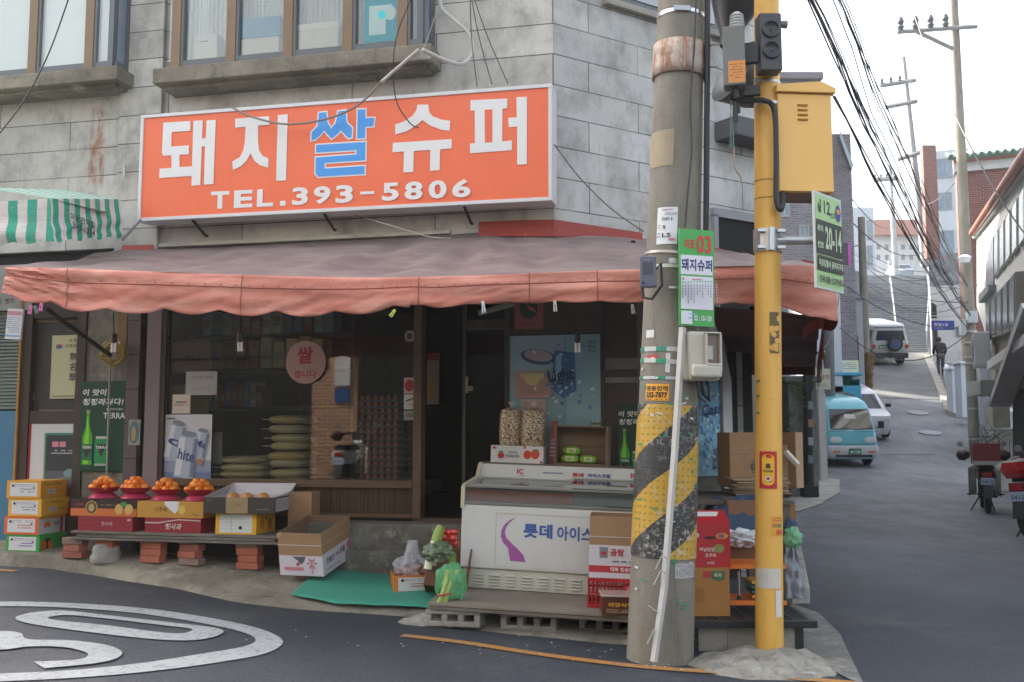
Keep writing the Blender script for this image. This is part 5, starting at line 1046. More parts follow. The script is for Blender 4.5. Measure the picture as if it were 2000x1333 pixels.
fr, w, h = on_bench(560, 606, 962, 1030, .25, .22); carton(fr, 'carton', 'plain brown carton on the ledge behind the open pear box', 'carton', w, .2, h, CB)
cx_ = W(632, 1114, 7.55); cw2, cd2, ch2 = .36, .5, .325
fr = corner(cx_, -16, cw2, cd2) @ Matrix.Rotation(R(11), 4, 'X')
def cf(mb, w, h):
    mb.rect(0, 0, w, h * .47, K('#cfc8cf')); mb.poly([(w * .3, h * .45), (w * .62, h * .45), (w * .58, h * .34), (w * .5, h * .26), (w * .42, h * .36)], K('#5c5a60')); mb.disc(w * .43, h * .27, .014, .014, RD, 10); mb.rect(w * .12, h * .12, w * .56, h * .2, K('#c87a86'))
    for a in range(6): mb.disc(w * .76 + .03 * math.cos(a * 1.05), h * .3 + .03 * math.sin(a * 1.05), .018, .006, K('#c86a7a'), 8, a * 1.05)
    mb.rect(w * .75, h * .06, w * .77, h * .4, K('#c86a7a')); mb.rect(0, h * .72, w, h * .735, K('#d8d4cc')); mb.rect(w * .0, h * .9, w * .1, h, K('#b8977a'))
def cr(mb, w, h): mb.rect(0, 0, w, h * .5, K('#c9c2cc')); mb.text('맛좋은', w * .25, h * .3, h * .15, K('#55525c'), bold=.03); mb.text('과일', w * .48, h * .32, h * .1, RD, bold=.03); mb.text('선물', w * .66, h * .34, h * .15, K('#55525c'), bold=.03); mb.disc(w * .88, h * .36, .03, .04, K('#c86a7a'), 8); mb.lines(w * .1, h * .08, w * .55, h * .14, 1, K('#6a6870')); mb.rect(0, h * .72, w, h * .735, K('#b9a890'))
o = carton(fr, 'tall_carton', 'tall open carton with brown top half and white printed bottom half', 'carton', cw2, cd2, ch2, CB, cf, cr, open_=True, inner=mat('#7e6350', .85, .1))
p = W(597, 1120, 7.9); mb = MB(MBK[1]); mb.box((0, 0, 0), (.12, .19, .056)); tag(mb.build('brick', None, Matrix.Translation(p + V((0, 0, -.01))), bevel=.004), 'lone red brick under the tall open carton', 'brick')
mt = NT('green_mat'); mt.col(mt.mix(mt.noise(3, 6), lin('#43a088'), lin('#348570'))); mt.set(rough=.8); w_ = mt.n('ShaderNodeTexWave', bands_direction='DIAGONAL'); w_.inputs['Scale'].default_value = 60; mt.l(mt.co(), w_.inputs['Vector']); mt.bump(w_.outputs['Fac'], .4, .004)
ml = [tuple(G(x, y, .08))[:2] for x, y in [(568, 1158), (660, 1172), (762, 1178), (860, 1186)]]; mh = [tuple(G(x, y, .12))[:2] for x, y in [(640, 1115), (690, 1113), (770, 1115), (860, 1118)]]
mb = MB(mt.m)
def fn(u, v):
    k = u * 3; i = min(int(k), 2); q = k - i; x = (ml[i][0] * (1 - q) + ml[i + 1][0] * q) * (1 - v) + (mh[i][0] * (1 - q) + mh[i + 1][0] * q) * v; y = (ml[i][1] * (1 - q) + ml[i + 1][1] * q) * (1 - v) + (mh[i][1] * (1 - q) + mh[i + 1][1] * q) * v
    return V((x, y, ap(x, y) + .016 + .02 * abs(mn.noise(V((x * 2, y * 2, 0)))) + .02 * (1 - v) ** 6 * abs(mn.noise(V((x * 4, 1, 1))))))
mb.grid(fn, 50, 20); o = tag(mb.build('green_mat', smooth=True, fix=True), 'green woven mat lying on the pavement before the entrance', 'mat'); o.modifiers.new('s', 'SOLIDIFY').thickness = -.008
_before = set(o.name for o in C.objects)
FO = .74; ZBD = FA.px(1000, 1168, .95).z
zf0 = FA.px(905, 1147, FO).z; fx0 = FA.px(897, 1050, FO).x; TLA = R(1.7); FZX = FA.w(fx0, -FO, 0).x; _n0 = len(C.objects); fx1 = fx0 + 1.52
zk = FA.px(897, 1108, FO).z; zp = FA.px(897, 984, FO).z; zg = FA.px(905, 948, FO).z; zr0 = FA.px(940, 935, .2).z; zr1 = FA.px(940, 905, .2).z
FZ = thing('ice_cream_freezer', 'white chest freezer with sliding glass top and a pink curved mark', 'freezer', FA.M @ Matrix.Translation((fx0, -FO, zf0)))
FW = mat('#d3d4cf', .4, .06, 5, dirt=.12); FI = mat('#c6c5b6', .4, .1, 6)
mb = MB(FW); mb.bx(fx0, fx1, -FO, -.16, zk, zp); mb.M = FRONT(FO); mb.z = 0
X = lambda px: FA.px(px, 1050, FO).x
Z = lambda py, px=1000: FA.px(px, py, FO).z
mb.build('cabinet', FZ, FA.M, bevel=.012)
mb = MB(K('#3a62a0', .4)); mb.M = FRONT(FO); mb.z = 0
mg = K('#a45ba0', .4)
cv = [(1005, 1007), (992, 1013), (982, 1022), (976, 1034), (975, 1046), (980, 1058), (990, 1068), (992, 1080), (995, 1093), (1025, 1094), (1020, 1080), (1008, 1068), (996, 1058), (986, 1048), (983, 1038), (985, 1028), (992, 1018)]
mb.poly([(X(x), Z(y)) for x, y in cv], mg)
mb.text('롯데', (X(1019) + X(1076)) / 2, Z(1032), Z(1018) - Z(1046), K('#3f64a4', .4), X(1076) - X(1019), .04); mb.text('아이스', (X(1086) + X(1154)) / 2, Z(1034), Z(1020) - Z(1048), K('#3f64a4', .4), X(1156) - X(1086), .03)
mb.text('크림', X(1195), Z(1036), Z(1020) - Z(1048), K('#3f64a4', .4), None, .03)
for a, b, c, d in [(965, 1000, 1300, 1001), (965, 1104, 1300, 1104.6), (965, 1000, 966, 1104)]: mb.rect(X(a), Z(d), X(c), Z(b), K('#c9b9a4', .5))
mb.build('front_lettering', FZ, FA.M)
mb = MB(FI); mb.bx(fx0 + .02, fx1 - .02, -FO + .02, -.18, zf0, zk - .004)
for k in range(12):
    for j in range(4): mb.box((fx0 + .14 + k * .118, -FO + .014, zk - .045 - j * .022), (.075, .014, .008), M=Matrix.Rotation(R(35), 3, 'X'))
mb.build('vent_base', FZ, FA.M, bevel=.002)
prof = [(-FO - .012, zp - .03), (-FO - .012, zg - .01), (-FO + .03, zg + .012), (-.36, zr0 + .03), (-.3, zr1 - .01), (-.27, zr1 + .01), (-.16, zr1 + .01), (-.16, zp - .03)]
CAPM = mat('#c9c0a4', .45, .06)
for x in (fx0 - .006, fx1 - .02):
    mb = MB(CAPM); mb.M = Matrix.Translation((x, 0, 0)) @ Matrix(((0, 0, 1, 0), (1, 0, 0, 0), (0, 1, 0, 0), (0, 0, 0, 1))); mb.prism(prof, 0, .028); mb.build('end_cap', FZ, FA.M, bevel=.004)
mb = MB(FW); mb.bx(fx0 + .02, fx1 - .02, -.27, -.17, zr0 - .03, zr1); mb.M = FRONT(.27); mb.z = 0
Xr = lambda px: FA.px(px, 920, .27).x
zc_ = (FA.px(1000, 907, .27).z + FA.px(1000, 930, .27).z) / 2; hc_ = .05
for px in (1010, 1232): mb.text('IC', Xr(px), zc_, hc_ * .8, RD, .05, .05); mb.rect(Xr(px) - .01, zc_ - .03, Xr(px) + .04, zc_ - .026, K('#4a5a9a'))
mb.lines(Xr(1055), zc_ - .012, Xr(1095), zc_ + .006, 1, K('#4a5a9a')); mb.text('롯데', Xr(1123), zc_ - .01, hc_ * .6, RD, Xr(1134) - Xr(1112), .05); mb.text('아이스크림', Xr(1164), zc_ - .01, hc_ * .6, K('#2f4a94'), Xr(1187) - Xr(1143), .04)
mb.build('back_rail', FZ, FA.M, bevel=.006)
GLF = glass('freezer_glass', '#eef4f2', .16, .04)
for a, b, dz in ((fx0 + .03, (fx0 + fx1) / 2 + .03, .0), ((fx0 + fx1) / 2 - .02, fx1 - .03, .018)):
    mb = MB(mat('#a8a89e', .35, .05)); y0, z0, y1, z1 = -FO + .04, zg + .0 + dz, -.28, zr0 + .01 + dz
    L_ = math.hypot(y1 - y0, z1 - z0); T = Matrix.Translation((0, y0, z0)) @ Matrix.Rotation(math.atan2(z1 - z0, y1 - y0), 4, 'X'); mb.M = T
    mb.bx(a, b, 0, .022, -.01, .01); mb.bx(a, b, L_ - .022, L_, -.01, .01); mb.bx(a, a + .022, .022, L_ - .022, -.01, .01); mb.bx(b - .022, b, .022, L_ - .022, -.01, .01); mb.bx((a + b) / 2 - .07, (a + b) / 2 + .07, .03, .045, .0, .016, mat('#5a5248', .6)); o = mb.build('sliding_lid', FZ, FA.M)
    mb = MB(GLF); mb.M = T; mb.bx(a + .022, b - .022, .022, L_ - .022, -.003, .003); mb.build('pane', o, FA.M)
mb = MB(mat('#8f8f88', .3, .1, metal=.5)); mb.bx(fx0 + .02, fx1 - .02, -FO - .006, -FO + .03, zp, zp + .018); mb.bx(fx0 + .02, fx1 - .02, -FO - .006, -FO + .03, zg - .012, zg + .004); mb.build('trim_rail', FZ, FA.M, bevel=.002)
mb = MB(GLF); mb.bx(fx0 + .022, fx1 - .022, -FO + .002, -FO + .007, zp + .018, zg - .012); mb.build('front_glass', FZ, FA.M)
mb = MB(mat('#9fa39f', .5, .1)); mb.bx(fx0 + .03, fx1 - .03, -FO + .05, -FO + .06, zp - .1, zg - .02); mb.bx(fx0 + .03, fx1 - .03, -FO + .06, -.3, zp - .1, zp - .09); mb.bx(fx0 + .03, X(1112) - 0, -FO + .03, -FO + .045, zp + .024, zg - .03, mat('#d4683c', .4, .1)); mb.build('liner', FZ, FA.M)
random.seed(4)
for i in range(9):
    c = random.choice(['#c84a3a', '#d8a84a', '#4a7ab0', '#d9d4c8', '#7a4a34']); mb = MB(mat(c, .4, .2)); mb.box((0, 0, .03), (.13, .3, .06))
    tag(mb.build('ice_cream_box', None, FA.M @ Matrix.Translation((fx0 + .15 + i * .15, -.48, zp - .088))), 'ice cream pack lying inside the chest freezer', 'ice cream', 'ice cream packs inside the freezer')
bp = [FA.px(832, 1184, .98 + .24), FA.px(1232, 1216, 1.2)]
zbt = ZBD = zf0 - .004
def bd(px, py): r = ray(px, py); return CAM + r * ((zbt - CAM.z) / r.z)
c4 = [bd(836, 1177), bd(1245, 1191), bd(1330, 1180), bd(1300, 1150), bd(880, 1142)]
for i, (dz, col) in enumerate(((0, '#847a6c'), (-.024, '#6a6156'))):
    mb = MB(mat(col, .85, .35, 4, .2, dirt=.3)); mb.prism([(p.x + .01 * i, p.y - .008 * i) for p in c4], zbt + dz - .02, zbt + dz); tag(mb.build('plywood_board', None, None, bevel=.002) if 0 else mb.build('plywood_board', None, Matrix(), bevel=.002), ['upper', 'lower'][i] + ' sheet of worn plywood under the freezer', 'board', 'plywood sheets under the freezer')
_skip = set(o.name for o in C.objects)
BH = None; hb = None
for i, (px, w0) in enumerate([(888, '#b'), (1036, 0), (1190, 0), (1290, 0)]):
    b_ = G(px, (1229, 1237, 1244, 1248)[i]); y_ = b_.y - .02; x_ = b_.x; z0 = g(x_, y_) + .016; hb = zbt - .047 - (x_ - FZX) * math.tan(TLA) - z0
    mb = MB(M_BLOCK); L_, D_ = .37, .16; fr = Matrix.Translation((x_, y_ + D_ / 2, z0)) @ Matrix.Rotation(R(-11), 4, 'Z')
    xs_ = [-L_ / 2 + .03, -.155 + .11, -.155 + .125 + .0]
    hw = .07; web = (L_ - 3 * hw) / 4; x0 = -L_ / 2
    mb.bx(-L_ / 2, L_ / 2, -D_ / 2, D_ / 2, 0, .034); mb.bx(-L_ / 2, L_ / 2, -D_ / 2, D_ / 2, hb - .028, hb)
    for k in range(4): mb.bx(x0 + k * (hw + web), x0 + k * (hw + web) + web, -D_ / 2 + .001, D_ / 2 - .001, .028, hb - .028)
    mb.bx(-L_ / 2 + .01, L_ / 2 - .01, D_ / 2 - .03, D_ / 2 - .004, .028, hb - .028, M_DARK)
    tag(mb.build('cinder_block', None, fr, bevel=.006), 'grey hollow cinder block under the plywood, %s' % ['at the left end set in mortar', 'in the middle', 'just left of the concrete pole', 'behind the concrete pole'][i], 'cinder block', 'cinder blocks under the freezer board')
pm = G(868, 1222); mb = MB(MT.get('mortar_heap'))
mb.grid(lambda u, v: (lambda r, a: V((pm.x + math.cos(a) * r * .33, pm.y + .02 + math.sin(a) * r * .1, g(pm.x, pm.y) + .1 * (1 - r * r) + .02 * mn.noise(V((math.cos(a) * r * 5, math.sin(a) * r * 5, 2))) - (.02 if v == 0 else 0))))((1 - v) * (1 + .2 * mn.noise(V((math.cos(u * 6.28) * 2, math.sin(u * 6.28) * 2, 0)))), u * 6.2832), 40, 10)
tag(mb.build('mortar_lump', None, None, smooth=True), 'lump of pale mortar at the left end of the block row', 'mortar')
_blocks = set(o.name for o in C.objects) - _skip
def on_f(px0, px1, py0, py1, off): a = FA.px(px0, (py0 + py1) / 2, off); b = FA.px(px1, (py0 + py1) / 2, off); return a.x, b.x, FA.px((px0 + px1) / 2, py1, off).z, FA.px((px0 + px1) / 2, py0, off).z
mb = MB(mat('#6a5d50', .7)); a, b, z0, z1 = on_f(940, 1240, 905, 912, .2); mb.bx(a, b, -.27, -.03, zr1 + .001, zr1 + .012); tag(mb.build('shelf_board', None, FA.M), 'thin board lying along the back of the freezer', 'board')
def pfront(mb, w, h): mb.rect(w * .62, 0, w, h, K('#d9d0c8')); mb.disc(w * .7, h * .5, h * .24, h * .26, K('#c8432c')); mb.disc(w * .85, h * .55, h * .26, h * .3, K('#cf4a2c')); mb.disc(w * .86, h * .78, h * .14, h * .07, GN); mb.rect(w * .63, h * .85, w * .67, h * .98, RD); mb.rect(w * .95, h * .02, w * .99, h * .15, RD); mb.disc(w * .2, h * .42, h * .2, h * .18, K('#b02a2a')); mb.disc(w * .2, h * .62, h * .14, h * .07, GN); mb.text('자연드림', w * .42, h * .62, h * .14, TK, bold=.02); mb.text('완숙토마토', w * .42, h * .4, h * .17, TK, bold=.02); mb.rect(w * .04, h * .8, w * .1, h * .92, RD)
a, b, z0, z1 = on_f(953, 1055, 869, 907, .22); z0 = zr1 + .013; h_ = z1 - z0
carton(FA.M @ Matrix.Translation(((a + b) / 2, -.14, z0)), 'tomato_carton', 'white tomato carton under the two bags of puffed rice', 'carton', b - a, .2, h_, WTB, pfront, None)
def puffed():
    t = NT('puffed_grain'); v = t.n('ShaderNodeTexVoronoi'); v.inputs['Scale'].default_value = 75; t.l(t.co(), v.inputs['Vector'])
    c = t.mix(t.ramp(v.outputs['Distance'], .25, .7), lin('#d9c6a8'), lin('#6e5236')); t.col(c); t.set(rough=.35); t.bump(v.outputs['Distance'], -1.0, .01); return t.m
PF = puffed()
for i, (x0, x1) in enumerate(((966, 1010), (1007, 1056))):
    a, b, _, zt_ = on_f(x0, x1, 795, 870, .18); r_ = (b - a) / 2; H = zt_ - (z0 + h_); mb = MB(PF)
    mb.lathe([(r_ * .9, 0), (r_ * .98, .02), (r_, H * .4), (r_ * .98, H * .8), (r_ * .85, H * .93), (r_ * .4, H * .99), (.006, H)], 28)
    o = tag(mb.build('puffed_rice_bag', None, FA.M @ Matrix.Translation(((a + b) / 2, -.15, z0 + h_ + .002)), smooth=True), ['left', 'right'][i] + ' tall clear bag of puffed rice on the tomato carton', 'bag', 'bags of puffed rice')
    mb = MB(film('clear_film', '#d8d6d0', .4)); mb.lathe([(.006, H - .005), (.014, H + .015), (.03, H + .045)], 10); mb.build('twisted_neck', o)
a, b, z0, z1 = on_f(1077, 1180, 826, 908, .2); z0 = zr1 + .013; w_, H = b - a, z1 - z0
mb = MB(mat('#7b6450', .7, .25, 9, .1)); mb.bx(0, .014, 0, .2, 0, H); mb.bx(w_ - .014, w_, 0, .2, 0, H); mb.bx(.014, w_ - .014, 0, .2, H - .012, H); mb.bx(.014, w_ - .014, 0, .2, 0, .012); mb.bx(.014, w_ - .014, .18, .19, .012, H - .012, mat('#8a7058', .7, .2)); mb.bx(.014, w_ - .014, .17, .18, H * .45, H * .5)
tag(mb.build('wooden_crate', None, FA.M @ Matrix.Translation((a, -.24, z0)), bevel=.002), 'open wooden crate on its side holding green packs on the freezer', 'crate')
for i, (px, py) in enumerate(((1105, 903), (1141, 903), (1108, 885))):
    p = FA.px(px, py, .2); mb = MB(mat('#7fae2c', .3, .15, 12)); s_ = .055
    mb.grid(lambda u, v: V((math.copysign(abs(math.cos(u * 6.283)) ** .7, math.cos(u * 6.283)) * s_ * 1.25 * abs(math.sin(v * 3.14159)) ** .45, math.copysign(abs(math.sin(u * 6.283)) ** .7, math.sin(u * 6.283)) * s_ * .7 * abs(math.sin(v * 3.14159)) ** .45, -math.cos(v * 3.1416) * .032)), 20, 10); mb.M = FRONT(s_ * .66); mb.z = 0; mb.rect(-.03, -.016, .035, .018, K('#cfc6ae'))
    z_ = z0 + .045 if i < 2 else z0 + .108
    tag(mb.build('snack_pack', None, FA.M @ Matrix.Translation((p.x, -.16, z_)), smooth=True), ['lower left', 'lower right', 'upper'][i] + ' green snack pack inside the wooden crate', 'snack pack', 'green packs in the wooden crate')
p = FA.px(1155, 824, .15); mb = MB(mat('#a3a49c', .4, .2)); mb.lathe([(.034, 0), (.036, .03), (.036, .04), (0, .041)], 18); mb.lathe([(.0365, .008), (.0368, .028)], 18, m=mat('#54604a', .4)); tag(mb.build('food_tin', None, FA.M @ Matrix.Translation((p.x, -.13, z0 + H + .001)), smooth=True), 'small round tin standing on the wooden crate', 'tin')
a, b, z2, z1 = on_f(1068, 1080, 818, 905, .15); mb = MB(mat('#8e3038', .5, .1)); mb.bx(0, (b - a), 0, .04, 0, z1 - zr1 - .014); mb.M = FRONT(0); mb.z = 0; mb.lines(.002, .05, b - a - .002, .2, 5, K('#b9a8b8')); tag(mb.build('upright_packet', None, FA.M @ Matrix.Translation((a, -.16, zr1 + .013))), 'narrow red packet standing left of the wooden crate', 'packet')
def crt(px0, px1, py0, py1, d): a = W(px0, (py0 + py1) / 2, d); b = W(px1, (py0 + py1) / 2, d); z0 = W((px0 + px1) / 2, py1, d).z; z1 = W((px0 + px1) / 2, py0, d).z; return a, b, z0, z1
dC = 6.62; a, b, z0, z1 = crt(1153, 1262, 1121, 1187, dC); RC = mat('#b0161c', .4, .08); w_ = b.x - a.x; z0 = zbt + .002; h_ = z1 - z0; D = .3
r = thing('plastic_crate', 'red plastic bottle crate standing on the plywood by the pole', 'crate', Matrix.Translation((a.x + w_ / 2, dC + D / 2, z0)) @ Matrix.Rotation(R(-6), 4, 'Z'))
mb = MB(RC)
for s_ in (-1, 1):
    mb.bx(-w_ / 2, w_ / 2, s_ * D / 2 - .006, s_ * D / 2 + .006, 0, .025); mb.bx(-w_ / 2, w_ / 2, s_ * D / 2 - .006, s_ * D / 2 + .006, h_ - .02, h_); mb.bx(-w_ / 2, w_ / 2, s_ * D / 2 - .005, s_ * D / 2 + .005, h_ * .47, h_ * .55)
    mb.bx(s_ * w_ / 2 - .006, s_ * w_ / 2 + .006, -D / 2, D / 2, 0, .03); mb.bx(s_ * w_ / 2 - .006, s_ * w_ / 2 + .006, -D / 2, D / 2, h_ - .025, h_)
    for k in range(15): x = -w_ / 2 + w_ * k / 14; mb.bx(x - .005, x + .005, s_ * D / 2 - .004, s_ * D / 2 + .004, .02, h_ - .015)
    for k in range(10): y = -D / 2 + D * k / 9; mb.bx(s_ * w_ / 2 - .004, s_ * w_ / 2 + .004, y - .005, y + .005, .02, h_ - .015)
mb.bx(-w_ / 2, w_ / 2, -D / 2, D / 2, 0, .008); mb.M = FRONT(D / 2 + .008); mb.z = 0; mb.rect(w_ * .12, h_ * .5, w_ * .45, h_ * .8, K('#b0161c')); mb.text('고랭지', w_ * .28, h_ * .66, h_ * .16, K('#d9b0b0'), bold=.03)
mb.build('body', r)
a2, b2, z02, z12 = crt(1153, 1262, 1000, 1119, dC); h2 = z12 - (z0 + h_)
def gf_(mb, w, h): mb.rect(0, h * .32 * 0, w, h * .53, K('#cfc9cd')); mb.rect(0, h * .09, w, h * .2, RD); mb.text('대복 정성이', w * .58, h * .145, h * .07, K('#d9d2d2'), bold=.03); mb.poly([(w * .18, h * .5), (w * .34, h * .5), (w * .33, h * .33), (w * .19, h * .32)], K('#7d8288')); mb.disc(w * .26, h * .4, w * .05, h * .03, RD); mb.text('곰탕', w * .5, h * .42, h * .12, RD, bold=.03); mb.lines(w * .42, h * .25, w * .85, h * .3, 1, TK); mb.rect(0, h * .66, w, h * .675, K('#c9c4bb'))
o = carton(Matrix.Translation((a2.x + (b2.x - a2.x) / 2, dC + .17, z0 + h_ + .003)) @ Matrix.Rotation(R(-6), 4, 'Z'), 'tall_carton', 'open carton with white and red lower half on the red plastic crate', 'carton', b2.x - a2.x, .32, h2, CB, gf_, None, open_=True)
dJ = 6.38; a, b, z0_, z1_ = crt(1176, 1262, 1152, 1200, dJ); r = thing('preserve_box', 'squat brown packaged box of preserves with a clear lid by the pole', 'food box', Matrix.Translation(((a.x + b.x) / 2, dJ + .12, zbt + .001)))
w_ = b.x - a.x; h3 = z1_ - zbt; mb = MB(mat('#5e2c16', .35, .25)); mb.box((0, 0, h3 * .42), (w_, .2, h3 * .84), taper=.97); mb.M = FRONT(.1); mb.z = .003; mb.text('태양식혜', -w_ * .08, h3 * .5, h3 * .22, K('#d0a032'), w_ * .55, .04); mb.text('고추장', w_ * .22, h3 * .3, h3 * .15, K('#d05a32'), bold=.03); mb.lines(-w_ * .4, h3 * .1, w_ * .1, h3 * .3, 3, K('#c9a88c')); mb.build('body', r, bevel=.008)
mb = MB(mat('#b09c92', .25, .1)); mb.box((0, 0, h3 * .92), (w_ + .015, .215, h3 * .12)); mb.build('lid', r, bevel=.006)
PV = V(FA.w(fx0, -FO, zf0)); TLM = Matrix.Translation(PV) @ FA.M.to_3x3().to_4x4() @ Matrix.Rotation(TLA, 4, 'Y') @ FA.M.to_3x3().to_4x4().inverted() @ Matrix.Translation(-PV)
for o in list(C.objects):
    if o.name not in _before and o.name not in _blocks and o.parent is None:
        o.matrix_basis = TLM @ o.matrix_basis; WM[o.name] = TLM @ WM[o.name]
pc = G(800, 1182, .02); fr = at(V((pc.x, pc.y + .17, ap(pc.x, pc.y + .1) + .0)), 12)
vw, vd, vh = .3, .34, .125
def vf(mb, w, h): lab(0, K('#c07070'))(mb, w, h); mb.rect(0, 0, w, h * .06, K('#b8342c'))
VB = carton(fr, 'fruit_carton', 'orange carton full of bagged vegetables at the end of the mat', 'carton', vw, vd, vh, mat('#d07a2c', .5, .08), vf, None, open_=True)
def blob(frame, name, label, cat, sz, m, seed, am=.3, fq=2.2, n=28, fold=.0, top=None, group=None):
    mb = MB(m)
    def f(u, v):
        d = V((math.cos(u * 6.2832) * math.sin(v * 3.1416), math.sin(u * 6.2832) * math.sin(v * 3.1416), -math.cos(v * 3.1416)))
        k = 1 + am * mn.noise(d * fq + V((seed, seed, 0))) + fold * math.sin(u * 6.2832 * 9 + v * 3) * math.sin(v * 3.1416)
        return V((d.x * sz[0] * k, d.y * sz[1] * k, max(d.z, -.72) * sz[2] * k))
    mb.grid(f, n * 2, n); return tag(mb.build(name, None, frame, smooth=True), label, cat, group)
for i, (x, y, r_) in enumerate([(-.07, 0, .05), (.04, .03, .055), (.0, -.07, .045), (.09, -.05, .04), (-.05, .09, .045)]):
    blob(fr @ Matrix.Translation((x, y, .12)), 'red_onion', 'reddish onion under clear film in the orange vegetable carton', 'onion', (r_, r_, r_), mat('#a3563f', .4, .3), i, .05, group='onions in the orange carton')
o = blob(fr @ Matrix.Translation((0, 0, .16)), 'plastic_bag', 'clear knotted plastic bag over the onions in the orange carton', 'plastic bag', (.14, .14, .09), film('bag_film', '#d9dce4', .38), 4, .3, 2.5, 30, .06)
mb = MB(film('bag_film', '#d9dce4', .38)); mb.grid(lambda u, v: V((math.cos(u * 6.283) * (.05 * (1 - v) + .012 + .02 * v * v) * (1 + .2 * math.sin(u * 31)), math.sin(u * 6.283) * (.05 * (1 - v) + .012), .07 + .13 * v)), 40, 8); mb.build('knot', o, smooth=True)
bq = W(868, 1120, 7.15)
BK = MB(mat('#6d4a30', .8, .3, 20, .2)); bf = Matrix.Translation(V((bq.x, bq.y + .1, ap(bq.x, bq.y + .1) + .06))) @ Matrix.Rotation(R(-24), 4, 'X') @ Matrix.Rotation(R(8), 4, 'Y')
BK.bx(-.15, .15, -.1, -.088, 0, .1); BK.bx(-.15, .15, .088, .1, 0, .42); BK.bx(-.15, -.138, -.088, .088, 0, .4); BK.bx(.138, .15, -.088, .088, 0, .4); BK.bx(-.138, .138, -.088, .088, 0, .01); tag(BK.build('vegetable_box', None, bf, bevel=.003), 'brown box leaning on the freezer, filled with greens and tomatoes', 'box')
mb = MB()
def leek(mb, M, L=.42, r=.026):
    m0, m1 = mat('#d6d8b4', .5, .1), mat('#8fa94c', .5, .2); mb.M = M
    mb.tube([(0, 0, 0), (0, 0, L * .3), (.004, 0, L * .62)], [r * .95, r, r], 10, m0); mb.tube([(.004, 0, L * .62), (.01, 0, L * .85), (.016, 0, L)], [r, r * 1.05, r * .7], 10, m1); mb.M = Matrix()
leek(mb, Matrix(), .31, .03); tag(mb.build('leek', None, Matrix.Translation(W(835, 1112, 7.0)) @ Matrix.Rotation(R(13), 4, 'Y') @ Matrix.Rotation(R(-10), 4, 'X'), smooth=True), 'thick pale green leek leaning in the brown box', 'leek')
mb = MB(); leek(mb, Matrix(), .27, .026); tag(mb.build('leek', None, Matrix.Translation(W(845, 1105, 7.05)) @ Matrix.Rotation(R(10), 4, 'Y') @ Matrix.Rotation(R(-8), 4, 'X'), smooth=True), 'second pale leek behind the thick one in the brown box', 'leek')
for i, (px, py, r_) in enumerate([(876, 1041, .036), (884, 1052, .034), (868, 1050, .034), (888, 1040, .03), (889, 1062, .03)]):
    mb = MB(mat('#c22a1c', .25, .1, coat=.3)); mb.lathe([(0, -r_ * .8), (r_ * .6, -r_ * .72), (r_, 0), (r_ * .75, r_ * .65), (0, r_ * .7)], 16); tag(mb.build('tomato', None, Matrix.Translation(W(px, py, 7.12 - .02 * (i % 2))), smooth=True), 'red tomato in the bag against the white freezer', 'tomato', 'tomatoes in the brown box')
blob(Matrix.Translation(W(856, 1080, 7.0)), 'greens_bag', 'dark leafy greens wrapped in shiny clear film', 'vegetables', (.105, .07, .075), NT('x').m if 0 else mat('#5f7152', .18, .9, 26, .5, coat=.6), 9, .4, 3, 26, .03)
mb = MB(mat('#5d7a34', .5, .3)); random.seed(3)
for k in range(10): x = random.uniform(-.02, .02); mb.tube([W(876 + k * 1.6, 1080 + random.uniform(-5, 5), 6.98), W(880 + k * 1.0, 1108, 6.93), W(862 + k * 1.5, 1122 + k * .6, 6.9)], .004, 5)
tag(mb.build('spring_onions', smooth=True), 'bundle of dark spring onion leaves bending down beside the freezer', 'spring onions')
r = blob(Matrix.Translation(W(880, 1140, 6.78)), 'green_bag', 'translucent green plastic bag of celery beside the freezer', 'plastic bag', (.105, .07, .135), film('green_film', '#62b87c', .55), 6, .25, 2.2, 26, .06)
mb = MB(mat('#a9bd6a', .5, .35, 30)); random.seed(19)
for k in range(16): x = random.uniform(-.05, .03); y = random.uniform(-.11, -.07); mb.tube([(x * 1.1 - .02, y, -.13), (x * .7, y + .01, -.05), (x * .9 + .03, y + .03, .03), (x * 1.6 + .06, y + .05, .1)], [.007, .006, .006, .003], 6)
mb.tube([(-.055, -.1, -.055), (-.02, -.122, -.05), (.03, -.1, -.045)], .006, 5, mat('#b5303a', .5))
tag(mb.build('celery', None, Matrix.Translation(W(872, 1142, 6.78)), smooth=True), 'pale green celery stalks tied with a red band in the green bag', 'celery')
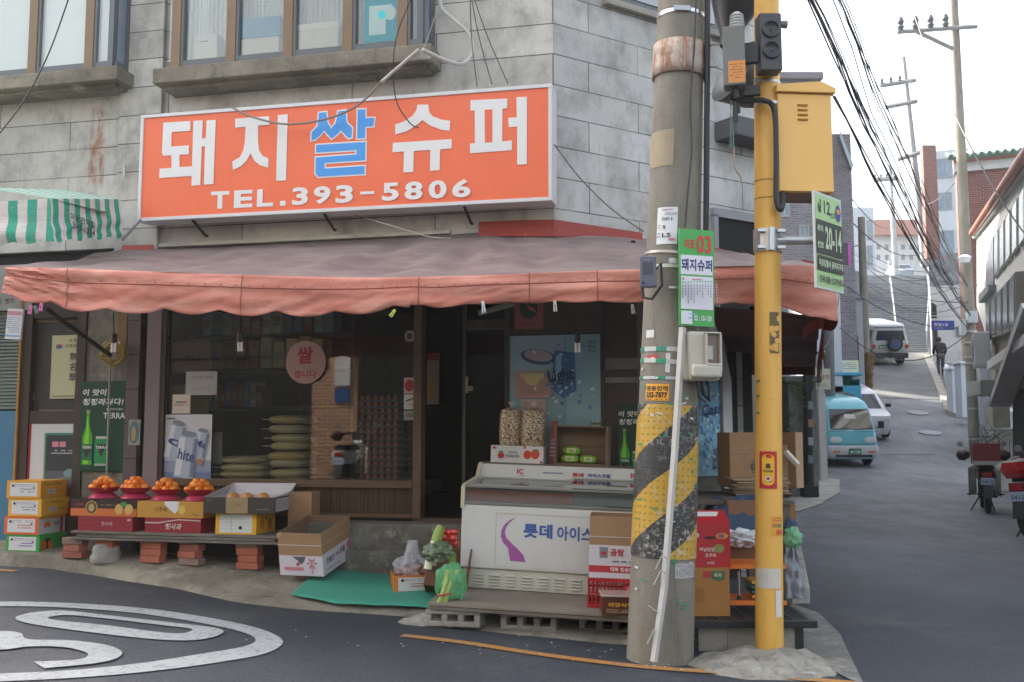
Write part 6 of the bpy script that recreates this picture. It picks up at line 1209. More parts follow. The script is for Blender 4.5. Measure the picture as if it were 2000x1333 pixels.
class Pole:
    def __init__(s, p0, p1, r0, r1, top):
        z = (p1 - p0).normalized(); x = V((0, 1, 0)).cross(z).normalized(); y = z.cross(x)
        s.M = Matrix.Translation(p0) @ Matrix((x, y, z)).transposed().to_4x4(); s.I = s.M.inverted(); s.r0 = r0; s.k = (r1 - r0) / (p1 - p0).length; s.top = top; s.L = (p1 - p0).length
    def r(s, z): return s.r0 + s.k * z
    def a(s, px, py):                      # angle and height of the surface point seen at this pixel
        o = s.I @ CAM; d = s.I.to_3x3() @ ray(px, py); lo, hi = .5, None
        best = None; t = 0
        tc = -(o.x * d.x + o.y * d.y) / (d.x ** 2 + d.y ** 2); p = o + d * tc; rr = s.r(p.z); q = rr * rr - p.x ** 2 - p.y ** 2
        t = tc - math.sqrt(max(q, 0) / (d.x ** 2 + d.y ** 2)); p = o + d * t
        return math.atan2(p.x, -p.y), p.z
    def sticker(s, name, label, cat, x0, y0, x1, y1, draw, base, parent=None, th=.002, group=None):
        a0, za = s.a(x0, (y0 + y1) / 2); a1, _ = s.a(x1, (y0 + y1) / 2); _, z1 = s.a((x0 + x1) / 2, y0); _, z0 = s.a((x0 + x1) / 2, y1)
        r_ = s.r(z0); w = (a1 - a0) * r_; h = z1 - z0; mb = MB(); mb.fn = lambda p: V((math.sin(a0 + p.x / r_) * (s.r(z0 + p.y) + p.z), -math.cos(a0 + p.x / r_) * (s.r(z0 + p.y) + p.z), z0 + p.y))
        mb.z = th; mb.rect(0, 0, w, h, base); draw(mb, w, h); o = mb.build(name, parent, s.M)
        return o if parent is not None else tag(o, label, cat, group)
    def band(s, z0, z1, dr, m, n=40, a0=0, a1=6.2832, tilt=0):
        mb = MB(m); c = abs(a1 - a0) < 6.28
        def f(u, v): a = a0 + (a1 - a0) * u; z = z0 + (z1 - z0) * v + tilt * math.sin(a); r_ = s.r(z) + dr; return V((math.sin(a) * r_, -math.cos(a) * r_, z))
        def f2(u, v): a = a0 + (a1 - a0) * u; z = (z1 if v > .5 else z0) + tilt * math.sin(a); return V((math.sin(a) * (s.r(z) + dr * (1 if v in (0,) else .0)), -math.cos(a) * (s.r(z) + dr * (1 if v == 0 else 0)), z))
        mb.grid(f, n, 3); return mb
CPo = Pole(W(1289, 1284, 6.02), W(1331, 0, 6.02), .196, .144, 8)
def pole_concrete(name, c1, c2):
    t = NT(name); c = t.mix(t.ramp(t.noise(3, 8, .68, t.map(1, 1, .5)), .3, .7), lin(c1), lin(c2))
    c = t.mix(t.math('MULTIPLY', t.ramp(t.noise(5, 9, .75, t.map(3, 3, .35)), .52, .72), .55), c, lin('#4c463a'))
    v = t.n('ShaderNodeTexVoronoi'); v.inputs['Scale'].default_value = 60; t.l(t.co(), v.inputs['Vector']); sp_ = t.ramp(v.outputs['Distance'], .08, .2, (1, 1, 1, 1), (0, 0, 0, 1))
    c = t.mix(t.math('MULTIPLY', t.math('MULTIPLY', sp_, t.ramp(t.noise(30, 2), .5, .62)), .7), c, lin('#a39e93')); c = t.mix(.3, c, t.noise(90, 3, .7), 'OVERLAY')
    t.col(c); t.set(rough=.85); t.bump(t.noise(60, 8, .7), .45, .006); return t.m
MPC = pole_concrete('pole_concrete', '#8b867a', '#6b665c')
UP = thing('concrete_utility_pole', 'thick leaning concrete utility pole wrapped in black and yellow stripes', 'utility pole', CPo.M)
def shaft(P, m, L=None, n=48):
    mb = MB(m); L = L or P.top; mb.lathe([(P.r(-.15), -.15)] + [(P.r(L * i / 10), L * i / 10) for i in range(11)], n); return mb
shaft(CPo, MPC, 6.5).build('shaft', UP, CPo.M, smooth=True)
t = NT('hazard_wrap'); sp_ = t.n('ShaderNodeSeparateXYZ'); t.l(t.co(), sp_.inputs[0])
ang_ = t.math('ARCTAN2', sp_.outputs[0], t.math('MULTIPLY', sp_.outputs[1], -1)); ph_ = t.math('SUBTRACT', sp_.outputs[2], t.math('MULTIPLY', ang_, .15))
nzz = t.math('MULTIPLY', t.noise(3, 3), .03)
s_ = t.math('GREATER_THAN', t.math('FRACT', t.math('ADD', t.math('MULTIPLY', t.math('SUBTRACT', t.math('ADD', ph_, nzz), CPo.a(1290, 871)[1] + .015), 1 / .5), 20.75)), .5)
yl = t.mix(t.noise(5, 6), lin('#c9a02a'), lin('#a8842a')); bk = t.mix(t.noise(8, 5), lin('#26262a'), lin('#3a3a3c'))
c = t.mix(s_, yl, bk)
chip = t.ramp(t.noise(38, 8, .8), .52, .57); chip = t.math('MULTIPLY', chip, t.ramp(t.noise(3, 4, .6, t.map(1, 1, 1, loc=(1, 2, 3))), .42, .6)); c = t.mix(t.math('MULTIPLY', chip, .85), c, lin('#b5b2aa'))
cbn = t.n('ShaderNodeCombineXYZ'); t.l(t.math('MULTIPLY', ang_, .19), cbn.inputs[0]); t.l(sp_.outputs[2], cbn.inputs[1])
vr = t.n('ShaderNodeTexVoronoi'); vr.voronoi_dimensions = '2D'; vr.inputs['Scale'].default_value = 26; vr.inputs['Randomness'].default_value = 0; t.l(cbn.outputs[0], vr.inputs['Vector'])
dot = t.ramp(vr.outputs['Distance'], .14, .22, (1, 1, 1, 1), (0, 0, 0, 1)); c = t.mix(t.math('MULTIPLY', dot, .35), c, lin('#6c6034')); t.col(c); t.set(rough=.55)
t.bump(dot, .8, .006); MHZ = t.m
zA = CPo.a(1290, 790)[1]; zB = CPo.a(1290, 1092)[1]
CPo.band(zB, zA, .006, MHZ, 60).build('striped_wrap', UP, CPo.M, smooth=True)
random.seed(77); mb = MB()
for k in range(40):
    a = random.uniform(-1.3, 1.3); z = random.uniform(zB + .2, zA + .25) if k < 30 else random.uniform(zB - .3, zB); s_ = random.uniform(.008, .022); hh_ = random.uniform(.006, .014); m_ = K(random.choice(['#2f8a62', '#2f8a62', '#c9c9c4', '#bdbdb6'])); t0 = random.uniform(-.3, .3)
    r_ = CPo.r(z) + .009; mb.add([V((math.sin(a + u * s_ / r_) * r_, -math.cos(a + u * s_ / r_) * r_, z + w_ * hh_ / 2 + u * t0 * s_)) for u, w_ in ((-1, -1), (1, -1), (1, 1), (-1, 1))], [(0, 1, 2, 3)], m_)
mb.build('tape_scraps', UP, CPo.M)['kind'] = 'stuff'
def rust():
    t = NT('rusty_steel'); r_ = t.ramp(t.noise(5, 9, .7, t.map(2, 2, .6)), .42, .6); c = t.mix(r_, lin('#b8ada0'), lin('#8c5a3c')); c = t.mix(t.math('MULTIPLY', t.ramp(t.noise(13, 8, .75), .5, .66), .7), c, lin('#5c3220')); t.col(c); t.set(rough=.7); t.bump(t.noise(40, 6), .3, .003); return t.m
MR = rust(); zc = CPo.a(1312, 104)[1]
mb = CPo.band(zc - .115, zc + .095, .016, MR, 50, tilt=.0); mb.build('rusty_collar', UP, CPo.M, smooth=True).modifiers.new('s', 'SOLIDIFY').thickness = .012
mb = MB(mat('#a39a90', .5, .3, metal=.3)); a_, _ = CPo.a(1374, 110); q = V((math.sin(1.1) * (CPo.r(zc) + .03), -math.cos(1.1) * (CPo.r(zc) + .03), zc)); mb.box(q, (.03, .06, .22)); mb.tube([q + V((-.03, -.03, .07)), q + V((.05, -.05, .07))], .008, 6); mb.tube([q + V((-.03, -.03, -.07)), q + V((.05, -.05, -.07))], .008, 6); mb.build('collar_bolt', UP, CPo.M)
zs = CPo.a(1325, 18)[1]; mb = CPo.band(zs - .012, zs + .012, .005, mat('#c5c7c9', .25, .1, metal=.8), 40); mb.box((-.02, -CPo.r(zs) - .012, zs), (.1, .012, .03), mat('#9a9c9e', .3, .1, metal=.8)); mb.build('steel_strap', UP, CPo.M)
def tape(y0, y1, tilt, m, nm='tape', dr=.004):
    z0, z1 = CPo.a(1290, y1)[1], CPo.a(1290, y0)[1]; CPo.band(z0, z1, dr, m, 40, tilt=tilt).build(nm, UP, CPo.M)
def two(name, a, b, k):
    t = NT(name); sp_ = t.n('ShaderNodeSeparateXYZ'); t.l(t.co(), sp_.inputs[0]); an = t.math('ARCTAN2', sp_.outputs[0], t.math('MULTIPLY', sp_.outputs[1], -1)); t.col(t.mix(t.math('GREATER_THAN', t.math('FRACT', t.math('ADD', t.math('MULTIPLY', an, k), .3)), .6), lin(a), lin(b))); return t.m
TP1 = two('green_white_tape', '#b5b7b4', '#2f8a6a', 1.1)
tape(677, 686, .0, TP1); tape(702, 711, -.01, TP1); tape(735, 741, .0, TP1); tape(491, 496, -.012, mat('#b9b3ac', .4, .3, metal=.4), 'wire_band', .01); tape(516, 523, .0, mat('#c9cfc0', .4, .2), 'tape')
wp = lambda mb, pts, m: mb.poly(pts, m)
dk = K('#3b3a3c')
def dr(mb, w, h):
    mb.text('VIADUT', w * .5, h * .93, h * .05, K('#a8545a'), w * .55, .02); mb.text('001', w * .5, h * .68, h * .09, dk, w * .5, .01); mb.text('9', w * .38, h * .45, h * .12, dk, None, .02); mb.text('L5', w * .5, h * .24, h * .11, dk, w * .4, .02)
    mb.lines(w * .4, h * .78, w * .95, h * .86, 2, K('#8a8a8a')); mb.lines(w * .05, h * .4, w * .2, h * .55, 2, K('#7a7a7a')); mb.lines(w * .05, h * .16, w * .2, h * .32, 2, K('#7a7a7a')); mb.rect(w * .62, h * .1, w * .9, h * .15, K('#b5686c'))
CPo.sticker('pole_number_plate', 'pale paper plate reading 001, 9 and L5 on the concrete pole', 'number plate', 1284, 405, 1323, 477, dr, K('#cfd2d4'))
CPo.sticker('phone_sticker', 'orange sticker with a phone number on the concrete pole', 'sticker', 1262, 750, 1307, 783, lambda mb, w, h: (mb.text('영동인력', w / 2, h * .72, h * .3, K('#3a2614'), w * .9, .04), mb.text('332-7877', w / 2, h * .34, h * .34, K('#3a2614'), w * .86, .05), mb.lines(w * .05, h * .03, w * .95, h * .13, 1, K('#3a2614'))), K('#dd9a2c'))
CPo.sticker('paper_scrap', 'small red and white stamp torn on the tapes of the concrete pole', 'sticker', 1265, 694, 1285, 708, lambda mb, w, h: (mb.text('리', w * .55, h * .45, h * .6, K('#d8d4cf'), bold=.05)), K('#b52d34'))
CPo.sticker('paper_scrap', 'torn white paper scrap under the small meter on the concrete pole', 'sticker', 1263, 645, 1278, 660, lambda mb, w, h: None, K('#c9c9c6'))
CPo.sticker('paper_scrap', 'long torn white paper scrap between the tapes on the pole', 'sticker', 1300, 690, 1309, 728, lambda mb, w, h: None, K('#c9c9c6'))
CPo.sticker('worn_sticker', 'worn grey sticker on the bare concrete below the stripes', 'sticker', 1318, 1101, 1354, 1130, lambda mb, w, h: mb.lines(w * .05, h * .1, w * .95, h * .9, 7, K('#7d7d7d'), .5, .8), K('#a3a3a2'))
CPo.sticker('cement_patch', 'smooth tan cement patch high on the concrete pole', 'patch', 1268, 255, 1316, 325, lambda mb, w, h: None, mat('#968a72', .8, .15, 8))
CPo.sticker('worn_notice', 'dark plastic strip notice tilted low on the striped wrap', 'notice', 1305, 1042, 1335, 1066, lambda mb, w, h: None, mat('#8a6a2c', .7, .4, 30)) if 0 else None
r = thing('small_meter_box', 'small grey blue device box strapped to the left of the concrete pole', 'device', Matrix.Translation(W(1266, 532, 5.8)) @ Matrix.Rotation(R(-12), 4, 'Z'))
mb = MB(mat('#5a5f70', .4, .12)); mb.box((0, 0, 0), (.095, .05, .185)); mb.M = FRONT(.025); mb.z = 0; mb.rect(-.03, -.02, .03, .055, K('#3e4a50')); mb.lines(-.025, .065, .025, .075, 1, K('#9a9aa5')); mb.rect(-.035, -.075, -.02, -.06, K('#2a2c30')); mb.build('case', r, bevel=.008)
mb = MB(mat('#1f2022', .5)); mb.tube([(.03, .02, .0), (.075, .0, .05), (.08, .0, -.08), (.02, .0, -.16), (-.03, .01, -.15), (-.04, .02, -.08)], .009, 8); mb.build('cable', r, smooth=True)
r = thing('bus_stop_sign', 'green and white bus stop board reading 03 fixed between the poles', 'sign', Matrix.Translation(W(1360, 543, 5.82)) @ Matrix.Rotation(R(14), 4, 'Z') @ Matrix.Rotation(R(1), 4, 'Y'))
bw, bh = .222, .575; GR_ = mat('#3fa24c', .4, .05)
mb = MB(GR_); mb.box((0, 0, 0), (bw, .012, bh)); mb.M = FRONT(.006) @ Matrix.Translation((-bw / 2, -bh / 2, 0)); mb.z = 0; wt_ = K('#d6d5dc', .4); w, h = bw, bh; rdd = K('#c8262c', .4); nvy = K('#2a2a6c', .4)
mb.rect(w * .04, h * .53, w * .96, h * .73, wt_); mb.text('돼지슈퍼', w / 2, h * .63, h * .125, nvy, w * .88, .035); mb.text('마포', w * .3, h * .845, h * .11, rdd, w * .3, .03); mb.text('03', w * .71, h * .85, h * .19, rdd, w * .42, .03)
mb.rect(w * .04, h * .17, w * .96, h * .51, wt_); mb.rect(w * .04, h * .015, w * .36, h * .15, wt_); mb.text('03 : 10-120', w * .66, h * .08, h * .055, wt_, w * .5, .03); mb.rect(w * .35, h * .475, w * .65, h * .482, rdd); mb.disc(w * .1, h * .48, w * .03, h * .01, rdd)
random.seed(12)
for i in range(13): mb.disc(w * (.08 + .068 * i), h * .445, w * .022, h * .009, GR_, 8); n_ = random.randint(2, 8); mb.rect(w * (.068 + .068 * i), h * (.42 - n_ * .028), w * (.092 + .068 * i), h * .425, K('#6a6a70')); [mb.rect(w * (.06 + .068 * i), h * (.415 - j * .028 - .004), w * (.1 + .068 * i), h * (.415 - j * .028 + .002), wt_) for j in range(n_)]
mb.lines(w * .08, h * .04, w * .32, h * .12, 2, K('#7a9ac0')); mb.build('panel', r)
mb = MB(mat('#a8a8a4', .4, .1, metal=.5)); mb.box((-.1, .03, .1), (.12, .01, .03)); mb.box((-.1, .03, -.06), (.12, .01, .012)); mb.build('bracket', r)
r = thing('plastic_meter_cabinet', 'cream plastic meter cabinet with a clear window under the bus sign', 'meter box', Matrix.Translation(W(1370, 697, 5.84)) @ Matrix.Rotation(R(16), 4, 'Z'))
CRM = mat('#b5b0a0', .4, .08); mb = MB(CRM); mb.box((0, .02, .0), (.2, .13, .29)); mb.box((.0, -.06, -.09), (.19, .05, .08)); mb.build('case', r, bevel=.02, seg=3)
mb = MB(CRM); mb.bx(-.005, .095, -.075, -.045, .13, .14); mb.bx(.085, .097, -.075, -.045, -.09, .13); mb.bx(-.005, .006, -.075, -.045, -.05, .13); mb.bx(.0, .09, -.085, -.045, -.06, -.045); mb.build('window_rim', r, bevel=.004)
mb = MB(mat('#6a5c52', .3, .2)); mb.bx(.006, .085, -.052, -.046, -.045, .13); mb.bx(.015, .045, -.058, -.052, -.02, .06, K('#a9a9a6')); mb.lines(.02, 0, .04, .05, 2, TK) if 0 else None; mb.build('meter_window', r)
mb = MB(mat('#1c1d20', .5)); mb.tube([(.0, .0, -.14), (.01, .0, -.22), (.04, -.01, -.26), (.05, 0, -.18), (.03, 0, -.14)], .012, 8); mb.tube([(-.03, .0, -.14), (-.02, .0, -.24), (.02, -.01, -.27)], .009, 8); mb.build('cable', r, smooth=True)
mb = MB(mat('#b3b1ab', .45, .15, 6, dirt=.25)); P_ = [W(1333, 640, 5.8), W(1318, 880, 5.78), W(1297, 1150, 5.74), W(1277, 1293, 5.7)]
mb.tube(P_, .021, 4); random.seed(2)
for y, x in ((1090, 1303), (1120, 1300), (1200, 1290), (1235, 1287)): p = W(x, y, 5.73); mb.tube([p, p + V((-.03, -.02, .02)), p + V((-.07, -.02, -.06 if y != 1200 else .05))], .004, 4)
tag(mb.build('white_conduit', None, None), 'long white plastic conduit leaning against the striped concrete pole', 'conduit')
mb = MB(mat('#1d2024', .55)); mb.tube([W(1382, -30, 5.9), W(1381, 200, 5.9), W(1379, 450, 5.9)], .018, 8); tag(mb.build('riser_cable', smooth=True), 'thick black cable dropping beside the concrete pole to the bus sign', 'cable')
mb = MB(mat('#2e2f30', .6)); mb.tube(curve_pts([W(x, y, 5.83 if 0 else 5.835) for x, y in ((1360, -20), (1356, 90), (1348, 200), (1351, 290), (1343, 380), (1338, 445))], 6), .006, 6); tag(mb.build('thin_cable', smooth=True), 'thin black cable wandering down the face of the concrete pole', 'cable')
YP = Pole(W(1503, 1286, 6.03), W(1497, 0, 6.03), .0815, .0765, 6)
def yel(name, a, b):
    t = NT(name); c = t.mix(t.noise(3, 5), lin(a), lin(b)); c = t.mix(t.math('MULTIPLY', t.ramp(t.noise(6, 8, .7, t.map(2, 2, .3)), .5, .75), .55), c, lin('#a07c38')); c = t.mix(t.math('MULTIPLY', t.ramp(t.noise(30, 6, .8), .62, .68), .7), c, lin('#5c5236')); t.col(c); t.set(rough=.45); return t.m
MYP = yel('yellow_enamel', '#dfae56', '#d8a448')
Yt = thing('yellow_pole', 'upright yellow steel pole carrying a cabinet, sign and loudspeakers', 'pole', YP.M)
shaft(YP, MYP, 5.6).build('shaft', Yt, YP.M, smooth=True)
MS = mat('#b4b7b9', .3, .15, 8, metal=.7)
z1 = YP.a(1498, 445)[1]; z0 = YP.a(1498, 490)[1]; mb = YP.band(z0, z1, .008, MS, 32); mb.box((0, -.09, (z0 + z1) / 2), (.03, .03, z1 - z0)); 
for s_ in (-1, 1):
    for zz in (z0 + .02, z1 - .02): mb.box((s_ * .06, -.085, zz), (.05, .03, .02))
mb.build('clamp', Yt, YP.M, bevel=.002)
for y in (157, 200): z_ = YP.a(1498, y)[1]; mb = YP.band(z_ - .008, z_ + .008, .004, MS, 24); mb.box((.03 if y > 180 else -.075, -.07, z_), (.04, .03, .018)); mb.build('strap', Yt, YP.M)
for y in (385, 350): z_ = YP.a(1498, y)[1]; YP.band(z_ - .002, z_ + .002, .002, M_DARK, 24).build('wire_tie', Yt, YP.M)
def em(mb, w, h):
    mb.rect(w * .16, h * .2, w * .84, h * .82, K('#d8a827')); mb.disc(w / 2, h * .8, w * .34, h * .13, K('#d8a827')); mb.disc(w / 2, h * .22, w * .34, h * .13, K('#d8a827'))
    mb.disc(w / 2, h * .62, w * .12, h * .06, dk); mb.rect(w * .38, h * .55, w * .62, h * .6, dk); mb.text('비상벨', w / 2, h * .47, h * .06, dk, w * .5, .04); mb.disc(w / 2, h * .27, w * .16, h * .075, K('#d6cfc9')); mb.disc(w / 2, h * .27, w * .1, h * .045, RD)
YP.sticker('emergency_bell_plate', 'red plate with a yellow oval and bell button on the yellow pole', 'sign', 1484, 882, 1517, 955, em, K('#b3202a'))
YP.sticker('small_flyer', 'small orange flyer wrapped on the right of the yellow pole', 'flyer', 1506, 1008, 1526, 1047, lambda mb, w, h: (mb.lines(w * .1, h * .7, w * .9, h * .93, 2, RD), mb.lines(w * .1, h * .4, w * .9, h * .62, 2, TK), mb.rect(w * .4, h * .08, w * .95, h * .3, K('#c84a2a')), mb.disc(w * .7, h * .5, w * .12, h * .1, GN)), K('#d99a35'))
YP.sticker('blank_paper', 'blank greyish paper stuck low on the yellow pole', 'paper', 1479, 1111, 1524, 1150, lambda mb, w, h: mb.lines(w * .1, h * .4, w * .5, h * .7, 3, K('#b0b2b0')), K('#c3bdb0'))
YP.sticker('paper_strip', 'narrow white paper strip low on the right of the yellow pole', 'paper', 1515, 1154, 1526, 1206, lambda mb, w, h: None, K('#cdcac5'))
YP.sticker('peeled_flyer', 'dark torn flyer residue on the yellow pole below the awning', 'residue', 1503, 610, 1521, 690, lambda mb, w, h: [mb.disc(w * random.uniform(.2, .9), h * random.uniform(.1, .9), w * .25, h * .08, MYP, 7, random.random() * 3) for _ in range(9)], mat('#6a5a3c', .7, .5, 60))
for y, nm_ in ((743, 'upper'), (772, 'middle'), (805, 'lower')): YP.sticker('green_tape_scrap', nm_ + ' scrap of green tape on the left of the yellow pole', 'tape', 1478, y, 1484 if y != 743 else 1485, y + 4, lambda mb, w, h: None, K('#2f7a5a'))
dY = 5.95; a = W(1522, 375, dY); b = W(1643, 378, dY); t_ = W(1580, 182, dY)
CF = Matrix.Translation((a.x, dY, a.z)) @ Matrix.Rotation(R(5), 4, 'Z'); w = (b.x - a.x) * .915; h = t_.z - a.z; D = .28
YC = thing('yellow_cabinet', 'large yellow steel cabinet mounted high beside the yellow pole', 'cabinet', CF); MYC = mat('#e6b665', .45, .04, 2)
mb = MB(MYC); mb.bx(0, w, 0, D, 0, h); mb.M = Matrix.Identity(4); mb.build('body', YC, bevel=.006)
mb = MB(MYC); mb.bx(.0, w - .005, -.012, -.001, .004, h - .006)
for k in range(4):
    mb.box((w * .45, -.016, h * .87 - k * .03), (.062, .01, .007), mat('#a8803c', .5)); mb.box((w * .45, -.019, h * .87 - k * .03 + .007), (.066, .012, .006))
mb.build('door', YC, bevel=.003)
mb = MB(MYC); v_ = [(-.012, -.035, h), (w + .018, -.035, h), (w + .018, D + .02, h), (-.012, D + .02, h), (-.012, -.035, h + .045), (w * .8, -.035, h + .07), (w + .018, -.035, h + .03), (-.012, D, h + .05), (w * .8, D, h + .075), (w + .018, D, h + .03)]
mb.add([V(p) for p in v_], [(3, 2, 1, 0), (0, 1, 6, 5, 4), (4, 5, 8, 7), (5, 6, 9, 8), (1, 2, 9, 6), (2, 3, 7, 8, 9), (3, 0, 4, 7)]); mb.build('roof', YC, bevel=.003)
mb = MB(mat('#6f5a4a', .6, .2)); mb.bx(.03, w - .03, .02, D - .02, -.006, -.001); mb.build('base_plate', YC)
mb = MB(mat('#24262a', .5)); mb.tube(curve_pts([W(1425, 190, 5.9), W(1455, 198, 5.9), W(1490, 196, 5.88), W(1512, 215, 5.9), W(1516, 300, 5.9), W(1516, 385, 5.9), W(1524, 410, 5.9), W(1529, 395, 5.93), W(1529, 374, 5.97)], 6), .017, 8); tag(mb.build('corrugated_conduit', smooth=True), 'black corrugated conduit looping down the yellow pole to the cabinet', 'conduit')
r = thing('emergency_location_sign', 'pale green and black emergency location sign on a steel arm', 'sign', Matrix.Translation(W(1617, 475, 5.9)) @ Matrix.Rotation(R(47), 4, 'Z'))
sw, sh_ = .36, .58; lg = mat('#a5c88a', .4, .05); mb = MB(mat('#c9cbc9', .35, .05))
mb.box((0, 0, 0), (sw, .014, sh_)); mb.M = FRONT(.007) @ Matrix.Translation((-sw / 2, -sh_ / 2, 0)); mb.z = 0; w, h = sw, sh_
mb.rect(w * .03, h * .02, w * .97, h * .98, lg); bk_ = K('#2e3028', .5); gl_ = K('#c0cfae', .5)
mb.text('112', w * .38, h * .86, h * .14, bk_, w * .38, .03); mb.text('신고', w * .66, h * .8, h * .06, bk_, None, .02); mb.disc(w * .86, h * .84, w * .1, h * .09, K('#3a3f8c', .5)); mb.disc(w * .86, h * .86, w * .07, h * .03, K('#c89a3c', .5)); mb.poly([(w * .1, h * .9), (w * .2, h * .82), (w * .14, h * .78)], bk_)
mb.rect(w * .03, h * .36, w * .97, h * .71, bk_); mb.text('위치', w * .15, h * .62, h * .07, gl_, bold=.03); mb.text('번호', w * .15, h * .45, h * .07, gl_, bold=.03); mb.text('20-14', w * .62, h * .54, h * .24, gl_, w * .6, .03)
mb.rect(w * .03, h * .19, w * .97, h * .34, bk_); mb.text('마포경찰서 공덕지구대', w * .5, h * .265, h * .075, gl_, w * .88, .03); mb.text('현위치를 신고하세요', w * .5, h * .1, h * .075, bk_, w * .88, .03); mb.build('panel', r, bevel=.006)
mb = MB(MS); I_ = WM[r.name].inverted(); mb.tube([I_ @ W(1516, 470, 5.98), I_ @ W(1600, 470, 5.92)], .026, 14); mb.build('steel_arm', r, smooth=True)
r = thing('twin_lens_box', 'tall dark grey box with two round black lenses on the yellow pole', 'signal box', Matrix.Translation(W(1501, 88, 5.88)) @ Matrix.Rotation(R(2), 4, 'Z'))
mb = MB(mat('#3b3c3f', .45, .1)); mb.box((0, 0, 0), (.135, .11, .36)); mb.build('case', r, bevel=.008)
for z_ in (.075, -.055):
    mb = MB(mat('#222326', .35, .1)); mb.lathe([(.0, .004), (.04, .004), (.05, .012), (.056, .008), (.056, 0)], 28, (0, -.055, z_), M=Matrix.Rotation(R(90), 4, 'X')); mb.lathe([(0, .016), (.006, .014), (.006, 0)], 10, (0, -.055, z_), m=mat('#55565a', .4), M=Matrix.Rotation(R(90), 4, 'X')); mb.build('lens', r, smooth=True)
mb = MB(mat('#6a6e74', .4)); mb.lathe([(0, 0), (.022, 0), (.026, .05), (0, .05)], 14, (.066, 0, .13), M=Matrix.Rotation(R(90), 4, 'Y')); mb.build('side_knob', r, smooth=True)
r = thing('sensor_box', 'grey upright sensor box with a white ribbed cap and orange label', 'sensor', Matrix.Translation(W(1434, 115, 5.86)) @ Matrix.Rotation(R(-14), 4, 'Z'))
mb = MB(mat('#6b6c69', .5, .1)); mb.box((0, 0, 0), (.13, .12, .37)); mb.M = FRONT(.06); mb.z = 0; mb.rect(-.035, -.17, .065, -.035, K('#cf8a45', .5)); mb.lines(-.028, -.15, .05, -.05, 6, K('#7c4c20'), .3, .8); mb.build('case', r, bevel=.008)
mb = MB(mat('#b9bbb9', .4, .05))
for k in range(5): mb.lathe([(.0, 0), (.046 - .002 * k, 0), (.05 - .002 * k, .006), (.044 - .002 * k, .013), (0, .013)], 20, (.02, 0, .188 + k * .018))
mb.lathe([(.036, 0), (.02, .012), (0, .014)], 16, (.02, 0, .275)); mb.build('ribbed_cap', r, smooth=True)
mb = MB(mat('#26272a', .5)); mb.box((.1, .02, .03), (.08, .05, .12)); mb.build('mount', r); mb = MB(mat('#26272a', .5)); mb.box((.1, .03, -.2), (.1, .04, .06)); mb.build('mount_plate', r); mb = MB(mat('#26272a', .5)); mb.tube([(.0, 0, -.18), (.01, 0, -.25)], .02, 10); mb.build('cable_gland', r); mb = MB(mat('#26272a', .5)); mb.tube([(-.0, .05, -.18), (.0, .05, -.38)], .014, 8); mb.build('bracket_tube', r)
r = thing('horn_loudspeaker', 'large dark horn loudspeaker behind the grey sensor box', 'loudspeaker', Matrix.Translation(W(1436, 10, 6.5)))
mb = MB(mat('#2c2d30', .4, .15)); mb.lathe([(.16, .1), (.2, .1), (.13, -.08), (.06, -.22), (.05, -.3), (0, -.3)], 32, M=Matrix.Rotation(R(12), 4, 'Y')); mb.build('upper_horn', r, smooth=True)
mb = MB(mat('#38393c', .35, .15)); mb.lathe([(.0, .02), (.12, .05), (.2, .1), (.21, .1), (.14, -.1), (.08, -.2), (0, -.22)], 32, (.06, .05, -.52), M=Matrix.Rotation(R(-62), 4, 'Y') @ Matrix.Rotation(R(20), 4, 'X')); mb.build('lower_horn', r, smooth=True)
mb = MB(mat('#26272a', .5)); mb.tube([(.0, 0, -.28), (.0, 0, -.75)], .02, 8); mb.tube([(.0, .05, -.3), (.2, -.2, -.3)], .015, 8); mb.build('bracket', r)
mb = MB(mat('#7a9a8c', .6)); random.seed(6)
for k in range(5): x = 1426 + k * 1.6; mb.tube([W(x, 195, 5.95), W(x + random.uniform(-4, 4), 240, 5.95), W(x + random.uniform(-5, 3), 290, 5.95)], .0016, 4)
tag(mb.build('loose_wires'), 'tuft of thin green wires hanging below the sensor box', 'wires')
mb = MB(mat('#b5ac98', .6)); mb.tube(curve_pts([W(1434, 290, 6.1), W(1434, 325, 6.1), W(1446, 345, 6.1), W(1449, 362, 6.1)], 5), .006, 6); tag(mb.build('hanging_wire', smooth=True), 'stiff cream wire end hanging against the stone wall between the poles', 'wire')
def cable(name, pts, r_, col, label, m=None, cat='cable'): mb = MB(m or mat(col, .55, .1)); mb.tube(curve_pts(pts, 8), r_, 7); return tag(mb.build(name, smooth=True), label, cat)
wA = lambda px, py, off=.42: V(FA.M @ FA.px(px, py, off))
cable('white_pipe', [wA(860, -20, .1), wA(862, 15, .1), wA(885, 38, .1), wA(915, 65, .12), wA(924, 100, .15), wA(905, 124, .25), wA(870, 118, .35), wA(825, 97, .5)], .016, '#b9b7b0', 'thick white insulated cable curling over the right of the bay window')
cable('white_pipe', [wA(818, 97, .5), wA(780, 130, .46), wA(745, 160, .42)], .014, '#b9b7b0', 'white sleeved cable end tied at the bay window corner')
cable('sagging_cable', [wA(742, 163, .42), wA(700, 205, .42), wA(640, 232, .42), wA(560, 243, .42), wA(490, 228, .4), wA(450, 208, .38)], .009, '#857b70', 'grey brown cable sagging across the top of the orange sign')
cable('sign_cable', [wA(806, -10, .45), wA(775, 70, .45), wA(768, 140, .42), wA(775, 200, .38), wA(800, 240, .36), wA(817, 250, .36)], .005, '#2a2b2c', 'thin black cable looping down onto the orange sign')
